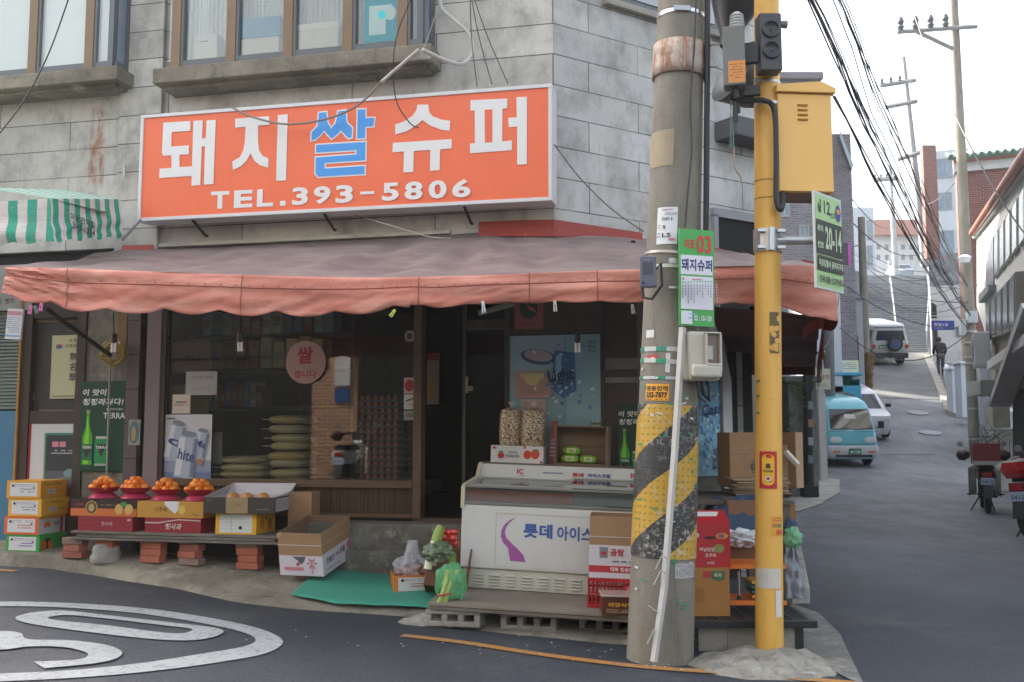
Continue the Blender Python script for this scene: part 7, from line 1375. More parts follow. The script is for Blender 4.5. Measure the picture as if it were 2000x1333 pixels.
for (p, q), l_ in zip((((918, -20), (932, 170)), ((918, -20), (961, 165)), ((920, -20), (992, 163))), ('left', 'middle', 'right')): cable('guy_wire', [wA(*p, .05), wA((p[0] + q[0]) / 2 - 4, (p[1] + q[1]) / 2, .2), wA(*q, .3)], .0045, '#3c3d3e', l_ + ' of three thin dark wires above the right of the orange sign')
cable('guy_wire', [wA(858, 10, .2), wA(835, 75, .4), wA(826, 98, .5)], .003, '#9a968c', 'pale thin wire beside the white insulated cable')
cable('guy_wire', [W(1082, 282, 7.7), W(1130, 345, 7.3), W(1190, 405, 6.8), W(1255, 452, 6.3)], .005, '#2c2d2e', 'thin black wire from the sign corner to the concrete pole')
cable('guy_wire', [W(140, -20, 6.5), W(95, 105, 7.0), W(45, 200, 7.2), W(-20, 285, 7.4)], .005, '#2c2d2e', 'thin black wire crossing the left bay window')
cable('sign_cable', [wA(690, 420, .1), wA(760, 440, .4), wA(835, 462, .9), wA(880, 466, 1.0)], .004, '#8a8478', 'thin pale wire lying over the awning below the sign')
mb = MB(mat('#b9b8b2', .5)); p = FA.px(243, 335, .08); mb.box((0, 0, 0), (.02, .02, .1)); tag(mb.build('pipe_clip', None, FA.M @ Matrix.Translation(p)), 'short white plastic clip on the pilaster left of the sign', 'clip')
zb2 = W(1500, 1213, 6.2).z
BB = thing('black_bench', 'low black slatted metal bench behind the yellow pole', 'bench', Matrix.Translation((W(1476, 1213, 6.2).x, 6.5, zb2)))
bx0, bx1 = W(1340, 1213, 6.2).x, W(1597, 1213, 6.2).x; BM = mat('#1d2125', .4, .1); I_ = WM[BB.name].inverted()
mb = MB(BM); mb.bx(bx0, bx1, 6.2, 6.24, zb2 - .045, zb2); mb.bx(bx0, bx1, 6.86, 6.9, zb2 - .045, zb2); mb.bx(bx1 - .04, bx1, 6.24, 6.86, zb2 - .045, zb2); mb.bx(bx0, bx0 + .04, 6.24, 6.86, zb2 - .045, zb2)
x = bx0 + .04
for k in range(9): xx = bx0 + .04 + (bx1 - bx0 - .08) * k / 8; mb.bx(xx - .012, xx + .012, 6.24, 6.86, zb2 - .03, zb2)
mb.build('frame', BB, Matrix(), bevel=.004)
mb = MB(BM)
for k in range(12): y = 6.27 + k * .05; mb.bx(bx0 + .04, bx1 - .04, y, y + .026, zb2 - .02, zb2 - .003)
mb.build('slats', BB, Matrix())
for xx in (bx1 - .1, bx0 + .06):
    mb = MB(BM); mb.bx(xx - .03, xx + .03, 6.26, 6.32, zb2 - .5 if 0 else g(xx, 6.3) - .02, zb2 - .04); mb.build('leg', BB, Matrix(), bevel=.004)
mb = MB(M_BLOCK); zz = g(1.5, 6.9)
for i in range(3): xx = W(1352 + i * 68, 1240, 6.6).x; o = MB(M_BLOCK); o.bx(0, .215, 0, .2, 0, .175); tag(o.build('concrete_kerb_block', None, Matrix.Translation((W(1352 + i * 68, 1240, 6.26).x, 6.26, zb2 - .05 - .178)), bevel=.008), ['left', 'middle', 'right'][i] + ' solid concrete block under the black bench', 'block', 'solid blocks under the black bench')
def cbx(x0, x1, y0, y1, d, D, rz=0):
    a = W(x0, (y0 + y1) / 2, d); b = W(x1, (y0 + y1) / 2, d); z0 = W((x0 + x1) / 2, y1, d).z; z1 = W((x0 + x1) / 2, y0, d).z
    return Matrix.Translation(((a.x + b.x) / 2, d + D / 2, z0)) @ Matrix.Rotation(R(rz), 4, 'Z'), b.x - a.x, z1 - z0
fr, w, h = cbx(1340, 1424, 1096, 1190, 6.35, .25, 2); fr.translation.z = zb2 + .001
carton(fr, 'carton', 'brown carton with a red and green badge on the black bench', 'carton', w, .25, h, mat('#a8763c', .75, .1), lambda mb, w, h: (mb.rect(w * .38, h * .8, w * .58, h * .93, RD), mb.poly([(w * .57, h * .93), (w * .9, h * .93), (w * .88, h * .76), (w * .75, h * .72), (w * .57, h * .78)], K('#3a6a44')), mb.text('목파', w * .73, h * .85, h * .09, K('#c9c4a8'), bold=.03), mb.rect(w * .15, h * .25, w * .155, h * .62, K('#7a5428')), mb.lines(w * .2, h * .28, w * .4, h * .6, 6, K('#8a6230'))))
hb_ = h; fr, w, h = cbx(1346, 1425, 1010, 1097, 6.37, .22, 2); fr.translation.z = zb2 + hb_ + .003
def rb(mb, w, h): mb.disc(w * .5, h * .66, w * .14, h * .035, K('#3a1414')); mb.disc(w * .15, h * .72, w * .08, h * .06, K('#c9c9d6')); mb.disc(w * .8, h * .7, w * .15, h * .07, K('#c89a3c')); mb.disc(w * .78, h * .7, w * .08, h * .05, K('#8a4a7a')); mb.disc(w * .72, h * .42, w * .13, h * .1, K('#8f8c4c')); mb.text('해남단감', w * .42, h * .4, h * .09, K('#d9c9c4'), None, .03); mb.text('고구마', w * .5, h * .27, h * .09, K('#d9c9c4'), None, .03); mb.text('10개입', w * .5, h * .1, h * .06, K('#d9c9c4'), None, .02)
o = carton(fr, 'gift_box', 'bright red handled gift box on the brown carton between the poles', 'carton', w, .22, h, mat('#b3222c', .45, .06), rb)
mb = MB(mat('#a81f28', .45, .06)); mb.prism([(-.11, h), (.11, h), (.0, h + .075)], -w / 2, w / 2); 
mb = MB(mat('#a81f28', .45, .06)); q_ = [(-w / 2, -.11, h), (w / 2, -.11, h), (w / 2, .11, h), (-w / 2, .11, h), (-w / 2 + .01, -.01, h + .07), (w / 2 - .01, -.01, h + .07), (w / 2 - .01, .01, h + .07), (-w / 2 + .01, .01, h + .07)]
mb.add([V(p) for p in q_], [(0, 1, 5, 4), (1, 2, 6, 5), (2, 3, 7, 6), (3, 0, 4, 7), (4, 5, 6, 7)]); T0 = MB
mb.add([V((-w * .28, -.06, h + .036)), V((w * .22, -.06, h + .036)), V((w * .3, -.025, h + .062)), V((-w * .28, -.025, h + .062))], [(0, 1, 2, 3)], K('#cfcac6')); mb.build('gabled_top', o, fr)
a = W(1425, 1100, 6.5); b = W(1535, 1100, 6.5); r = thing('orange_rack', 'small two tier rack with orange perforated shelves on the black bench', 'rack', Matrix.Translation(((a.x + b.x) / 2, 6.65, zb2)))
zl, zu = W(1480, 1178, 6.5).z - zb2, W(1480, 1107, 6.5).z - zb2; w_ = b.x - a.x; OG = mat('#d9762a', .4, .08)
for z_ in (zl, zu):
    mb = MB(OG); mb.bx(-w_ / 2, w_ / 2, -.15, -.135, z_ - .015, z_ + .012); mb.bx(-w_ / 2, w_ / 2, .135, .15, z_ - .015, z_ + .012)
    for k in range(18): x = -w_ / 2 + w_ * k / 17; mb.bx(x - .004, x + .004, -.135, .135, z_ - .006, z_ + .004)
    for k in range(7): y = -.11 + k * .037; mb.bx(-w_ / 2, w_ / 2, y - .004, y + .004, z_ - .006, z_ + .0035)
    mb.build('shelf', r, bevel=.001)
for x in (-w_ * .28, w_ * .28): mb = MB(mat('#c9c9c6', .2, metal=.9)); mb.tube([(x, -.05, zl), (x, -.05, zu)], .009, 8); mb.build('post', r); mb = MB(mat('#1a1a1c', .5)); mb.lathe([(.02, 0), (.014, .03), (0, .03)], 10, (x, -.05, zl)); mb.lathe([(.0, -.04), (.014, -.04), (.02, 0)], 10, (x, -.05, zu)); mb.build('post_cap', r)
for i, (c, z_) in enumerate((('#c9892c', .03), ('#3a5a6a', .06), ('#2f6a5a', .09), ('#c9a23c', .12))): mb = MB(mat(c, .5)); mb.box((0, 0, 0), (.1, .2, .018)); tag(mb.build('tray', None, Matrix.Translation((W(1485, 1150, 6.55).x, 6.66, zb2 + zl + z_))), ['ochre', 'slate blue', 'teal', 'yellow'][i] + ' flat tray stacked on the orange rack', 'tray', 'trays on the orange rack')
fr, w, h = cbx(1428, 1500, 1052, 1100, 6.8, .25, -4); carton(fr, 'carton', 'shadowed brown carton behind the upper orange shelf', 'carton', w, .25, h + .25, mat('#7c5a42', .8, .12)); fr0_ = fr
o = bpy.data.objects[-1] if 0 else None
Ck = NT('checked_cloth'); ck = Ck.n('ShaderNodeTexChecker'); ck.inputs['Scale'].default_value = 30; ck.inputs['Color1'].default_value = lin('#a5a48c'); ck.inputs['Color2'].default_value = lin('#8c8f7c'); Ck.l(Ck.co(), ck.inputs['Vector']); Ck.col(ck.outputs['Color']); Ck.set(rough=.9)
fr, w, h = cbx(1424, 1470, 998, 1045, 6.85, .15, -6); mb = MB(Ck.m); mb.box((0, 0, h / 2), (w, .15, h)); mb.box((0, -.08, h * .5), (w * .9, .02, h * .1)); tag(mb.build('checked_cushion', None, fr, bevel=.02, seg=3), 'pale checked cushion standing behind the red gift box', 'cushion')
blob(Matrix.Translation(W(1445, 1052, 6.75)), 'white_sheet', 'crumpled white plastic sheet behind the red gift box', 'plastic sheet', (.16, .12, .06), mat('#c5c8cc', .4, .1), 3, .5, 3.5, 26, .04)
def cloth_(fr, nm, lab_, cat, w, d, h, m, seed):
    mb = MB(m); mb.grid(lambda u, v: V(((u - .5) * w, (v - .5) * d, h * (1 - (2 * u - 1) ** 4) * (1 - (2 * v - 1) ** 4) * (.75 + .5 * mn.noise(V((u * 2.2, v * 2.2, seed)))) + .035 * mn.noise(V((u * 9, v * 6, seed))) + (-.12 * (1 - v) ** 3))), 50, 30); return tag(mb.build(nm, None, fr, smooth=True), lab_, cat)
JN = mat('#34485f', .85, .4, 7, .5); cloth_(Matrix.Translation(W(1440, 1005, 7.0)), 'denim_cloth', 'crumpled blue denim thrown over the cartons between the poles', 'clothes', .42, .5, .18, JN, 2)
fr, w, h = cbx(1422, 1500, 845, 950, 7.7, .35, 4)
carton(fr, 'tall_carton', 'big closed brown carton with a dark printed label beside the white panel', 'carton', w, .35, h, CB, lambda mb, w, h: (mb.rect(w * .55, h * .24, w * .98, h * .46, K('#4a4a58')), mb.rect(w * .57, h * .26, w * .96, h * .44, K('#8f7a62')), mb.text('대동월', w * .76, h * .35, h * .13, K('#33334a'), None, .03), mb.lines(w * .05, h * .58, w * .5, h * .61, 1, K('#6a5240'))))
random.seed(14)
for i in range(9):
    mb = MB(mat(random.choice(['#8a7058', '#9a7d60', '#75604c', '#a08a70']), .85, .15)); p = W(1505, 968 + 0, 7.4); mb.box((0, 0, 0), (random.uniform(.36, .44), .4, .011), M=None)
    fr = Matrix.Translation((W(1492 + random.uniform(-5, 5), 960, 7.35).x, 7.6, W(1490, 966, 7.35).z + i * .0135)) @ Matrix.Rotation(R(random.uniform(-8, 8)), 4, 'Z') @ Matrix.Rotation(R(random.uniform(-2, 2)), 4, 'Y')
    tag(mb.build('flattened_carton', None, fr), '%s flattened carton from the bottom of the pile by the big brown carton' % ['first', 'second', 'third', 'fourth', 'fifth', 'sixth', 'seventh', 'eighth', 'topmost, ninth'][i], 'flattened carton', 'flattened cartons behind the yellow pole')
for i, (x0, x1, y0, y1, d, rz, c) in enumerate([(1526, 1545, 845, 952, 7.9, 30, '#a98a6c'), (1520, 1540, 870, 955, 7.7, -14, '#8c7056')]):
    fr, w, h = cbx(x0, x1, y0, y1, d, .05, rz); mb = MB(mat(c, .85, .15)); mb.box((0, 0, h / 2), (w, .3, h)); tag(mb.build('carton_flap', None, fr), ['pale', 'darker'][i] + ' cardboard sheet standing on edge right of the yellow pole', 'cardboard', 'cardboard sheets right of the yellow pole')
mb = MB(mat('#c9c0b4', .7)); mb.tube([W(1534, 882, 7.5), W(1558, 908, 7.5)], .022, 4); tag(mb.build('wooden_batten', None), 'pale wooden slat sticking out right of the yellow pole', 'slat')
fr, w, h = cbx(1500, 1554, 980, 1045, 7.0, .22, 0); carton(fr, 'carton', 'brown carton with a blue rim and red band right of the yellow pole', 'carton', w, .22, h, mat('#8c6238', .75, .1), lambda mb, w, h: (mb.rect(0, h * .93, w, h, K('#2f5a94')), mb.rect(0, h * .12, w, h * .38, K('#8a2a30')), mb.lines(w * .2, h * .2, w * .8, h * .3, 1, K('#b08a80'))))
mb = MB(mat('#5c5348', .8, .3)); mb.bx(W(1352, 1100, 7).x, W(1548, 1100, 7).x, 6.95, 8.1, W(1490, 968, 7.35).z - .04, W(1490, 968, 7.35).z - .01)
for x in (W(1360, 1100, 7).x, W(1535, 1100, 7).x): 
    for y in (7.0, 8.0): mb.bx(x - .03, x + .03, y - .03, y + .03, g(x, y) - .05, W(1490, 968, 7.35).z - .04)
tag(mb.build('low_table', None), 'rough wooden table behind the poles holding flattened cartons', 'table')
blob(Matrix.Translation(W(1544, 1040, 6.8)), 'blue_pouch', 'small blue jacket sleeve hanging right of the yellow pole', 'clothes', (.05, .06, .09), JN, 5, .3)
blob(Matrix.Translation(W(1549, 1052, 6.75)), 'green_bag', 'green and yellow plastic bag tucked right of the yellow pole', 'plastic bag', (.06, .06, .08), mat('#6ba57c', .3, .4, 14, .5), 7, .22, 2.5)
mb = MB(mat('#7c8288', .5, .2)); mb.grid(lambda u, v: (W(1530, 1060, 6.9) * (1 - u) + W(1552, 1060, 6.9) * u) * (1 - v) + (W(1532, 1170, 6.7) * (1 - u) + W(1580, 1170, 6.7) * u) * v + V((0, .05 * mn.noise(V((u * 4, v * 5, 1))), 0)), 8, 14); o = tag(mb.build('grey_sheet', None, None, smooth=True), 'grey plastic sheet hanging down over the kerb slabs', 'sheet'); o.modifiers.new('s', 'SOLIDIFY').thickness = .004
MW1 = mat('#c9c9c6', .8, .15, 3, dirt=.25); MWB = mat('#b4bcc4', .8, .12, 3, dirt=.2); MGW = mat('#8d9298', .8, .2, 3, dirt=.3); WIN = mat('#6f8494', .15, .3, 2); WFR = mat('#8d8a86', .5)
RBK = brick_mat('red_brick', '#83463d', '#6a3630', '#8f8178', .22, .075, 'xy'); GBK = brick_mat('grey_brick', '#76747a', '#605e66', '#8a888a', .22, .08, 'xy')
def bld(nm, label, x0, x1, yt, d, D, m, wins=(), roof=None, yb=None, cat='building', rz=0, win=None, zb=None):
    a = W(x0, yt, d); b = W(x1, yt, d); zb = (W((x0 + x1) / 2, yb, d).z if yb else g(a.x, d) - .3) if zb is None else zb; w = b.x - a.x; h = W((x0 + x1) / 2, yt, d).z - zb
    fr = Matrix.Translation((a.x, d, zb)) @ Matrix.Rotation(R(rz), 4, 'Z'); r = thing(nm, label, cat, fr)
    mb = MB(m); mb.bx(0, w, 0, D, 0, h); mb.build('wall', r)
    for (p, q, s, t_) in wins:
        u0, u1 = W(p, q, d).x - a.x, W(s, q, d).x - a.x; v0, v1 = W(p, t_, d).z - zb, W(p, q, d).z - zb
        mb = MB(WFR); e = .05; mb.bx(u0, u1, -.05, 0, v0, v0 + e); mb.bx(u0, u1, -.05, 0, v1 - e, v1); mb.bx(u0, u0 + e, -.05, 0, v0 + e, v1 - e); mb.bx(u1 - e, u1, -.05, 0, v0 + e, v1 - e); mb.bx((u0 + u1) / 2 - .02, (u0 + u1) / 2 + .02, -.045, 0, v0 + e, v1 - e); o = mb.build('window', r)
        mb = MB(win or WIN); mb.bx(u0 + e, u1 - e, -.02, -.004, v0 + e, v1 - e); mb.build('pane', o)
    if roof:
        c, ov, th = roof; mb = MB(mat(c, .6, .2, 5)); mb.bx(-ov, w + ov, -ov, D, h, h + th); mb.build('roof', r, bevel=.03)
    return r
r = bld('brick_house', 'grey brick house behind the yellow cabinet with a pale eave', 1480, 1594, 158, 33, 8, GBK, [(1520, 398, 1542, 425), (1560, 440, 1580, 470)], ('#6b6870', .2, .25))
bld('brick_house', 'dark grey brick house end wall right of the yellow cabinet', 1595, 1661, 262, 34, 8, GBK, [(1604, 440, 1616, 480)])
mb = MB(mat('#9aa4a8', .6)); mb.add([W(1640, 252, 33.8), W(1667, 322, 33.8), W(1664, 334, 33.8), W(1640, 268, 33.8), W(1640, 252, 38), W(1667, 322, 38), W(1664, 334, 38), W(1640, 268, 38)], [(0, 3, 2, 1), (4, 5, 6, 7), (0, 1, 5, 4), (1, 2, 6, 5), (2, 3, 7, 6), (3, 0, 4, 7)]); tag(mb.build('pale_eave'), 'pale sloping eave on the dark grey brick end wall', 'eave')
bld('low_house', 'weathered white house front behind the banners on the left of the street', 1592, 1640, 560, 30, 4, MWB, [(1600, 600, 1612, 640)], ('#5d6166', .15, .12))
bld('low_house', 'pale blue wall with dark stains left of the vine covered pole', 1636, 1684, 585, 35, 3, MGW, [(1645, 655, 1678, 718)], ('#6a6d72', .1, .1), win=mat('#3d4348', .8, .6, 3))
bld('garden_wall', 'white rendered wall between the steel post and the turquoise van', 1596, 1612, 768, 25, 6, MW1, cat='wall'); bld('garden_wall', 'ivy grown grey wall behind the dark steel post', 1540, 1594, 748, 20.5, 1, concrete('ivy_wall', '#9a9c9a', '#6c6e6c', 2.5), cat='wall', roof=('#6a6c6c', .1, .14))
bld('wall_pillar', 'white gate pillar at the end of the ivy wall', 1596, 1608, 690, 24, .4, MW1, cat='pillar', roof=('#b9b9b6', .04, .08))
LF = [mat('#5f6b3c', .6, .4), mat('#77774c', .6, .4), mat('#4a5230', .6, .4)]; random.seed(31); mb = MB()
for _ in range(1100):
    x = random.uniform(1541, 1590); y = 745 + 210 * random.random() ** 1.6 if x < 1572 else random.gauss(750, 22); y = max(715, y); d = 20.4 - random.random() * .12
    if mn.noise(V((x * .06, y * .03, 2))) < -.02 and y > 765: continue
    p = W(x, y, d); s_ = random.uniform(.015, .04); a = V((random.uniform(-1, 1), random.uniform(-.6, .6), random.uniform(-1, 1))).normalized() * s_; b = V((random.uniform(-1, 1), random.uniform(-1, 1), random.uniform(-1, 1))).normalized() * s_ * .7
    mb.add([p - a, p + b, p + a, p - b], [(0, 1, 2, 3)], random.choice(LF))
tag(mb.build('ivy'), 'thin ivy creeping over the grey wall and its top', 'ivy', kind='stuff')
bld('brick_house', 'unseen grey block added behind the dark brick end wall to shade the ramp', 1560, 1652, 345, 42.5, 24, GBK)  # hidden mass, added to stop sun from reaching the ramp
bld('far_building', 'hazy pale building far behind the left houses', 1655, 1706, 405, 90, 10, MWB, [(1692, 430, 1704, 470), (1692, 480, 1704, 520)]); 
bld('far_building', 'hazy white apartment block above the stairs with a reddish roof', 1702, 1812, 462, 105, 12, MW1, [(1712 + 16 * i, 478 + 20 * j, 1719 + 16 * i, 488 + 20 * j) for i in range(6) for j in range(2)], ('#b07a6a', 1.0, 1.6))
bld('retaining_wall', 'grey stone retaining wall closing the top of the stairs on the left', 1655, 1690, 530, 60, 8, concrete('stair_stone', '', ''), cat='wall'); bld('retaining_wall', 'stone wall under the pale house at the top right of the stairs', 1813, 1880, 498, 58, 8, concrete('stair_stone', '', ''), cat='wall', rz=-22)
bld('pale_house', 'pale house with big blue windows beside the brick chimney', 1824, 1885, 296, 62, 9, MWB, [(1828, 312, 1856, 350), (1860, 312, 1874, 350), (1830, 378, 1856, 412), (1832, 452, 1860, 500)], None, yb=520, rz=-22)
bld('brick_chimney', 'tall square red brick chimney column left of the pale house', 1802, 1828, 284, 56, .4, RBK, cat='chimney', yb=505)
RB = bld('red_brick_house', 'red brick house with a green tiled roof behind the right utility pole', 1868, 1985, 338, 38, 1.5, RBK, [(1912, 562, 1940, 585)], win=mat('#c3c6c8', .5), rz=-22)
hR = W(1926, 338, 38).z - WM[RB.name].translation.z; wR = W(1985, 338, 38).x - W(1868, 338, 38).x
mb = MB(MW1); mb.bx(-.1, wR, -.15, .3, hR, hR + .35); mb.bx(-.1, wR, -.2, .3, hR + .36, hR + .5, mat('#c08a7c', .6)); mb.build('cornice', RB)
mb = MB(mat('#3f5f52', .5, .2, 6)); mb.add([V(p) for p in ((-.3, -.5, hR + .5), (wR, -.5, hR + .5), (wR, 3, hR + 1.5), (-.3, 3, hR + 1.5), (-.3, -.5, hR + .4), (wR, -.5, hR + .4))], [(0, 1, 2, 3), (4, 5, 1, 0)])
x = -.2
while x < wR: mb.tube([V((x, -.55, hR + .52)), V((x, 3, hR + 1.56))], .09, 6); x += .27
mb.build('tiled_roof', RB)
bld('stair_house', 'white gabled house with a dark roof patch right of the stairs', 1816, 1872, 560, 48, 4, MW1, [(1862, 640, 1872, 660)], rz=-22); 
mb = MB(mat('#2c2e30', .8)); 
for pts in (((1819, 590), (1868, 622), (1819, 622)), ((1822, 645), (1858, 645), (1850, 660), (1824, 680))): q = [W(x, y, 47.9) for x, y in pts]; n = len(q); mb.add(q + [p + V((0, .06, 0)) for p in q], [tuple(range(n - 1, -1, -1)), tuple(range(n, 2 * n))] + [(i, (i + 1) % n, n + (i + 1) % n, n + i) for i in range(n)])
tag(mb.build('dark_roof_patch'), 'dark sloping roof patches on the white stair house', 'roof')
WL = V((13.45 - 8.0, 29 - 15.5, 0)).normalized(); P0 = V((8.0 - WL.x * 5, 15.5 - WL.y * 5, 0)); FWB = Matrix.Translation(P0) @ Matrix.Rotation(math.atan2(-WL.y, -WL.x), 4, 'Z')
class F2(Fr):
    def __init__(s, M): s.M = M; s.I = M.inverted()
FWf = F2(Matrix.Translation(P0 + WL * 18.6) @ Matrix.Rotation(math.atan2(-WL.y, -WL.x), 4, 'Z'))      # x runs towards the camera, -y faces the street
if (FWf.M.to_3x3() @ V((0, -1, 0))).x > 0: raise SystemExit('flip')
WBd = thing('white_building', 'bright white building with copper coloured eaves at the right edge', 'building', FWf.M)
def q_(px, py, off=0): p = FWf.px(px, py, off); return p
def slab(nm, pts, off0, off1, m, par=WBd):
    """outline in photo pixels on the street wall, from off0 (inside) to off1 (proud)"""
    P = [q_(x, y, 0) for x, y in pts]; mb = MB(m); n = len(P); a = sum(P[i].x * P[(i + 1) % n].z - P[(i + 1) % n].x * P[i].z for i in range(n))
    if a < 0: P = P[::-1]
    mb.add([V((p.x, -off1, p.z)) for p in P] + [V((p.x, -off0, p.z)) for p in P], [tuple(range(n)), tuple(range(2 * n - 1, n - 1, -1))] + [(i, n + i, n + (i + 1) % n, (i + 1) % n) for i in range(n)]); return mb.build(nm, par, FWf.M)
WHT = mat('#d9d8d4', .8, .06, 3)
slab('wall', [(1908, 462), (1908, 600), (1940, 700), (2020, 650), (2120, 560), (2120, 180), (2010, 318)], -5, 0, WHT)
slab('brick_band', [(1938, 655), (1938, 760), (2020, 760), (2120, 760), (2120, 570), (2020, 620)], -4, .02, brick_mat('brown_brick', '#8a8078', '#75695f', '#9a948c', .2, .07, 'x'))
slab('white_fascia', [(1962, 706), (1962, 722), (2060, 668), (2060, 645)], -.1, .3, WHT)
slab('window', [(1928, 478), (1928, 572), (1943, 565), (1943, 462)], 0, .03, mat('#7a6f80', .2, .3)); slab('balcony_ledge', [(1924, 575), (1924, 592), (1946, 568), (1946, 556)], 0, .15, mat('#8f9698', .6))
for i in range(6): x0 = 1945 + i * 11 + i * i * .3; x1 = x0 + 9 + i * .3; y = lambda x, a, b: a + (b - a) * (x - 1945) / 55
for i, x0 in enumerate((1946, 1957, 1969, 1982, 1996)):
    x1 = x0 + 9.5 + i * .6; yy = lambda x, a, b: a + (b - a) * (x - 1945) / 55
    o = slab('window', [(x0, yy(x0, 462, 375)), (x0, yy(x0, 545, 478)), (x1, yy(x1, 545, 478)), (x1, yy(x1, 462, 375))], 0, .04, WFR); slab('pane', [(x0 + 1, yy(x0, 466, 379)), (x0 + 1, yy(x0, 541, 474)), (x1 - 1.5, yy(x1, 541, 474)), (x1 - 1.5, yy(x1, 466, 379))], .0, .05, mat('#8f9c9a', .15, .3, 2), o)
for i, x0 in enumerate((1937, 1949, 1961, 1974, 1988)):
    x1 = x0 + 9.5 + i * .6; yy = lambda x, a, b: a + (b - a) * (x - 1945) / 55
    o = slab('window', [(x0, yy(x0, 590, 530)), (x0, yy(x0, 662, 640)), (x1, yy(x1, 662, 640)), (x1, yy(x1, 590, 530))], 0, .12, WFR); slab('pane', [(x0 + 1, yy(x0, 594, 534)), (x0 + 1, yy(x0, 656, 634)), (x1 - 1.5, yy(x1, 656, 634)), (x1 - 1.5, yy(x1, 594, 534))], .0, .13, mat('#5c6c70', .15, .3, 2), o)
e0, e1, e2 = q_(1908, 455), q_(2005, 322), q_(2120, 170); mb = MB(mat('#b06a4c', .35, .25, 8, metal=.3)); mb.tube([V((p.x, -.1, p.z)) for p in (e0, e1, e2)], .09, 10); mb.build('gutter', WBd, FWf.M, smooth=True)
slab('eave', [(1906, 452), (1906, 466), (2010, 334), (2120, 190), (2120, 165), (2008, 315)], -.2, .08, mat('#c9c6bf', .7))
for px, l_ in ((1948, 'near'),): 
    p = q_(1948, 684); r = thing('air_conditioner', 'white air conditioning unit hung under the right building windows', 'air conditioner', FWf.M @ Matrix.Translation((p.x, -.3, p.z - .35))); mb = MB(mat('#b5b9ba', .5)); mb.bx(-.45, .45, -.15, .15, 0, .7); mb.build('case', r, bevel=.03); mb = MB(mat('#55585a', .6)); mb.M = FRONT(.152); mb.z = 0; mb.disc(0, .35, .26, .26, None); mb.build('fan_grille', r)
slab('dark_carport', [(1978, 745), (1978, 905), (2120, 1000), (2120, 640)], -3.5, .0, M_DARK); slab('concrete_canopy', [(1935, 745), (1935, 775), (1975, 770), (1975, 742)], -1, .5, mat('#9aa09c', .8, .2)); slab('canopy_edge', [(1968, 795), (1974, 795), (2062, 600), (2056, 590)], 0, .35, MW1)
r = bld('concrete_planter', 'grey concrete balcony block beside the dark carport', 1938, 1972, 792, 23, .4, M_CONCL, yb=836, cat='planter'); bld('garden_wall', 'white low wall with dead branches behind the motorcycle', 1945, 1990, 838, 22, .3, MW1, cat='wall'); bld('garden_wall', 'shaded wall panel beside the right utility pole', 1912, 1946, 690, 28.5, 3, MGW, [(1930, 722, 1944, 745)], cat='wall', yb=905, rz=-20)
mb = MB(mat('#6f635a', .8)); random.seed(17)
for k in range(30): x = random.uniform(1912, 1962); y = random.uniform(855, 905); p = W(x, y, 21.3 + random.random()); mb.tube([p, p + V((random.uniform(-.2, .2), 0, random.uniform(.1, .3))), p + V((random.uniform(-.35, .35), 0, random.uniform(.2, .5)))], .008, 4)
tag(mb.build('bare_shrub'), 'bare brown shrub twigs behind the parked motorcycle', 'shrub')
for i, (x0, x1, yt, yb, d) in enumerate([(1859, 1877, 723, 806, 35.5), (1876, 1892, 712, 815, 34)]): bld('gate_pillar', ['left', 'right'][i] + ' of two pale blue white gate pillars by the ramp', x0, x1, yt, d, .5, MWB, cat='pillar', roof=('#b9c0c6', .06, .1), yb=yb)
mb = MB(MWB); q = [W(1839, 712, 46), W(1860, 750, 36), W(1860, 792, 36), W(1840, 738, 46)]; mb.add([p for p in q] + [p + V((.25, 0, 0)) for p in q], [(0, 3, 2, 1), (4, 5, 6, 7), (0, 1, 5, 4), (1, 2, 6, 5), (2, 3, 7, 6), (3, 0, 4, 7)]); tag(mb.build('ramp_wall'), 'low white wall sloping down beside the ramp on its right', 'wall')
mb = MB(M_CONCL); q = [W(1803, 690, 50), W(1818, 690, 50), W(1868, 806, 35.2), W(1846, 790, 36)]; q = [V((p.x, p.y, g(p.x, p.y) + .16)) for p in q]; mb.add(q + [p - V((0, 0, .5)) for p in q], [(0, 3, 2, 1), (4, 5, 6, 7), (0, 1, 5, 4), (1, 2, 6, 5), (2, 3, 7, 6), (3, 0, 4, 7)]); tag(mb.build('ramp_kerb'), 'rough stone kerb along the right side of the ramp', 'kerb')
def pole_(nm, label, x0, y0, x1, y1, d, r0, r1, m=None, arms=(), cat='utility pole'):
    a, b = W(x0, y0, d), W(x1, y1, d); r = thing(nm, label, cat, Matrix.Translation(a)); mb = MB(m or MPC); mb.tube([a - V((0, 0, .5)), a, b], [r0, r0, r1], 16); mb.build('shaft', r, Matrix(), smooth=True)
    for (xa, ya, xb, yb_, ins) in arms:
        p, q = W(xa, ya, d - .2), W(xb, yb_, d - .2); mb = MB(mat('#7d7f80', .5, .2)); mb.tube([p, q], .07 * d / 29, 4); mb.build('crossarm', r, Matrix())
        for k in range(ins): t_ = p + (q - p) * (k + .25) / max(ins, 1) * .75; mb = MB(mat('#4f5257', .4)); mb.lathe([(.07, 0), (.11, .1), (.07, .16), (.11, .26), (.06, .4), (0, .42)], 10, (0, 0, 0)); o = mb.build('insulator', r, Matrix.Translation(t_ + V((0, 0, .05))))
    return r
pb = G(1906, 886)
r = pole_('utility_pole', 'tall concrete utility pole on the right side of the street', 1906, 886, 1861, -30, pb.y, .185, .12, arms=[(1752, 63, 1908, 52, 4), (1790, 62, 1862, 96, 0)])
for y in (650, 672, 700, 712, 800, 860): x = 1861 + (1906 - 1861) * (y + 30) / 916; c_ = W(x, y, pb.y); mb = MB(mat('#a9aba8', .4, .2, metal=.4)); mb.lathe([(.19, 0), (.2, 0), (.2, .05), (.19, .05)], 16); mb.build('strap', r, Matrix.Translation(c_))
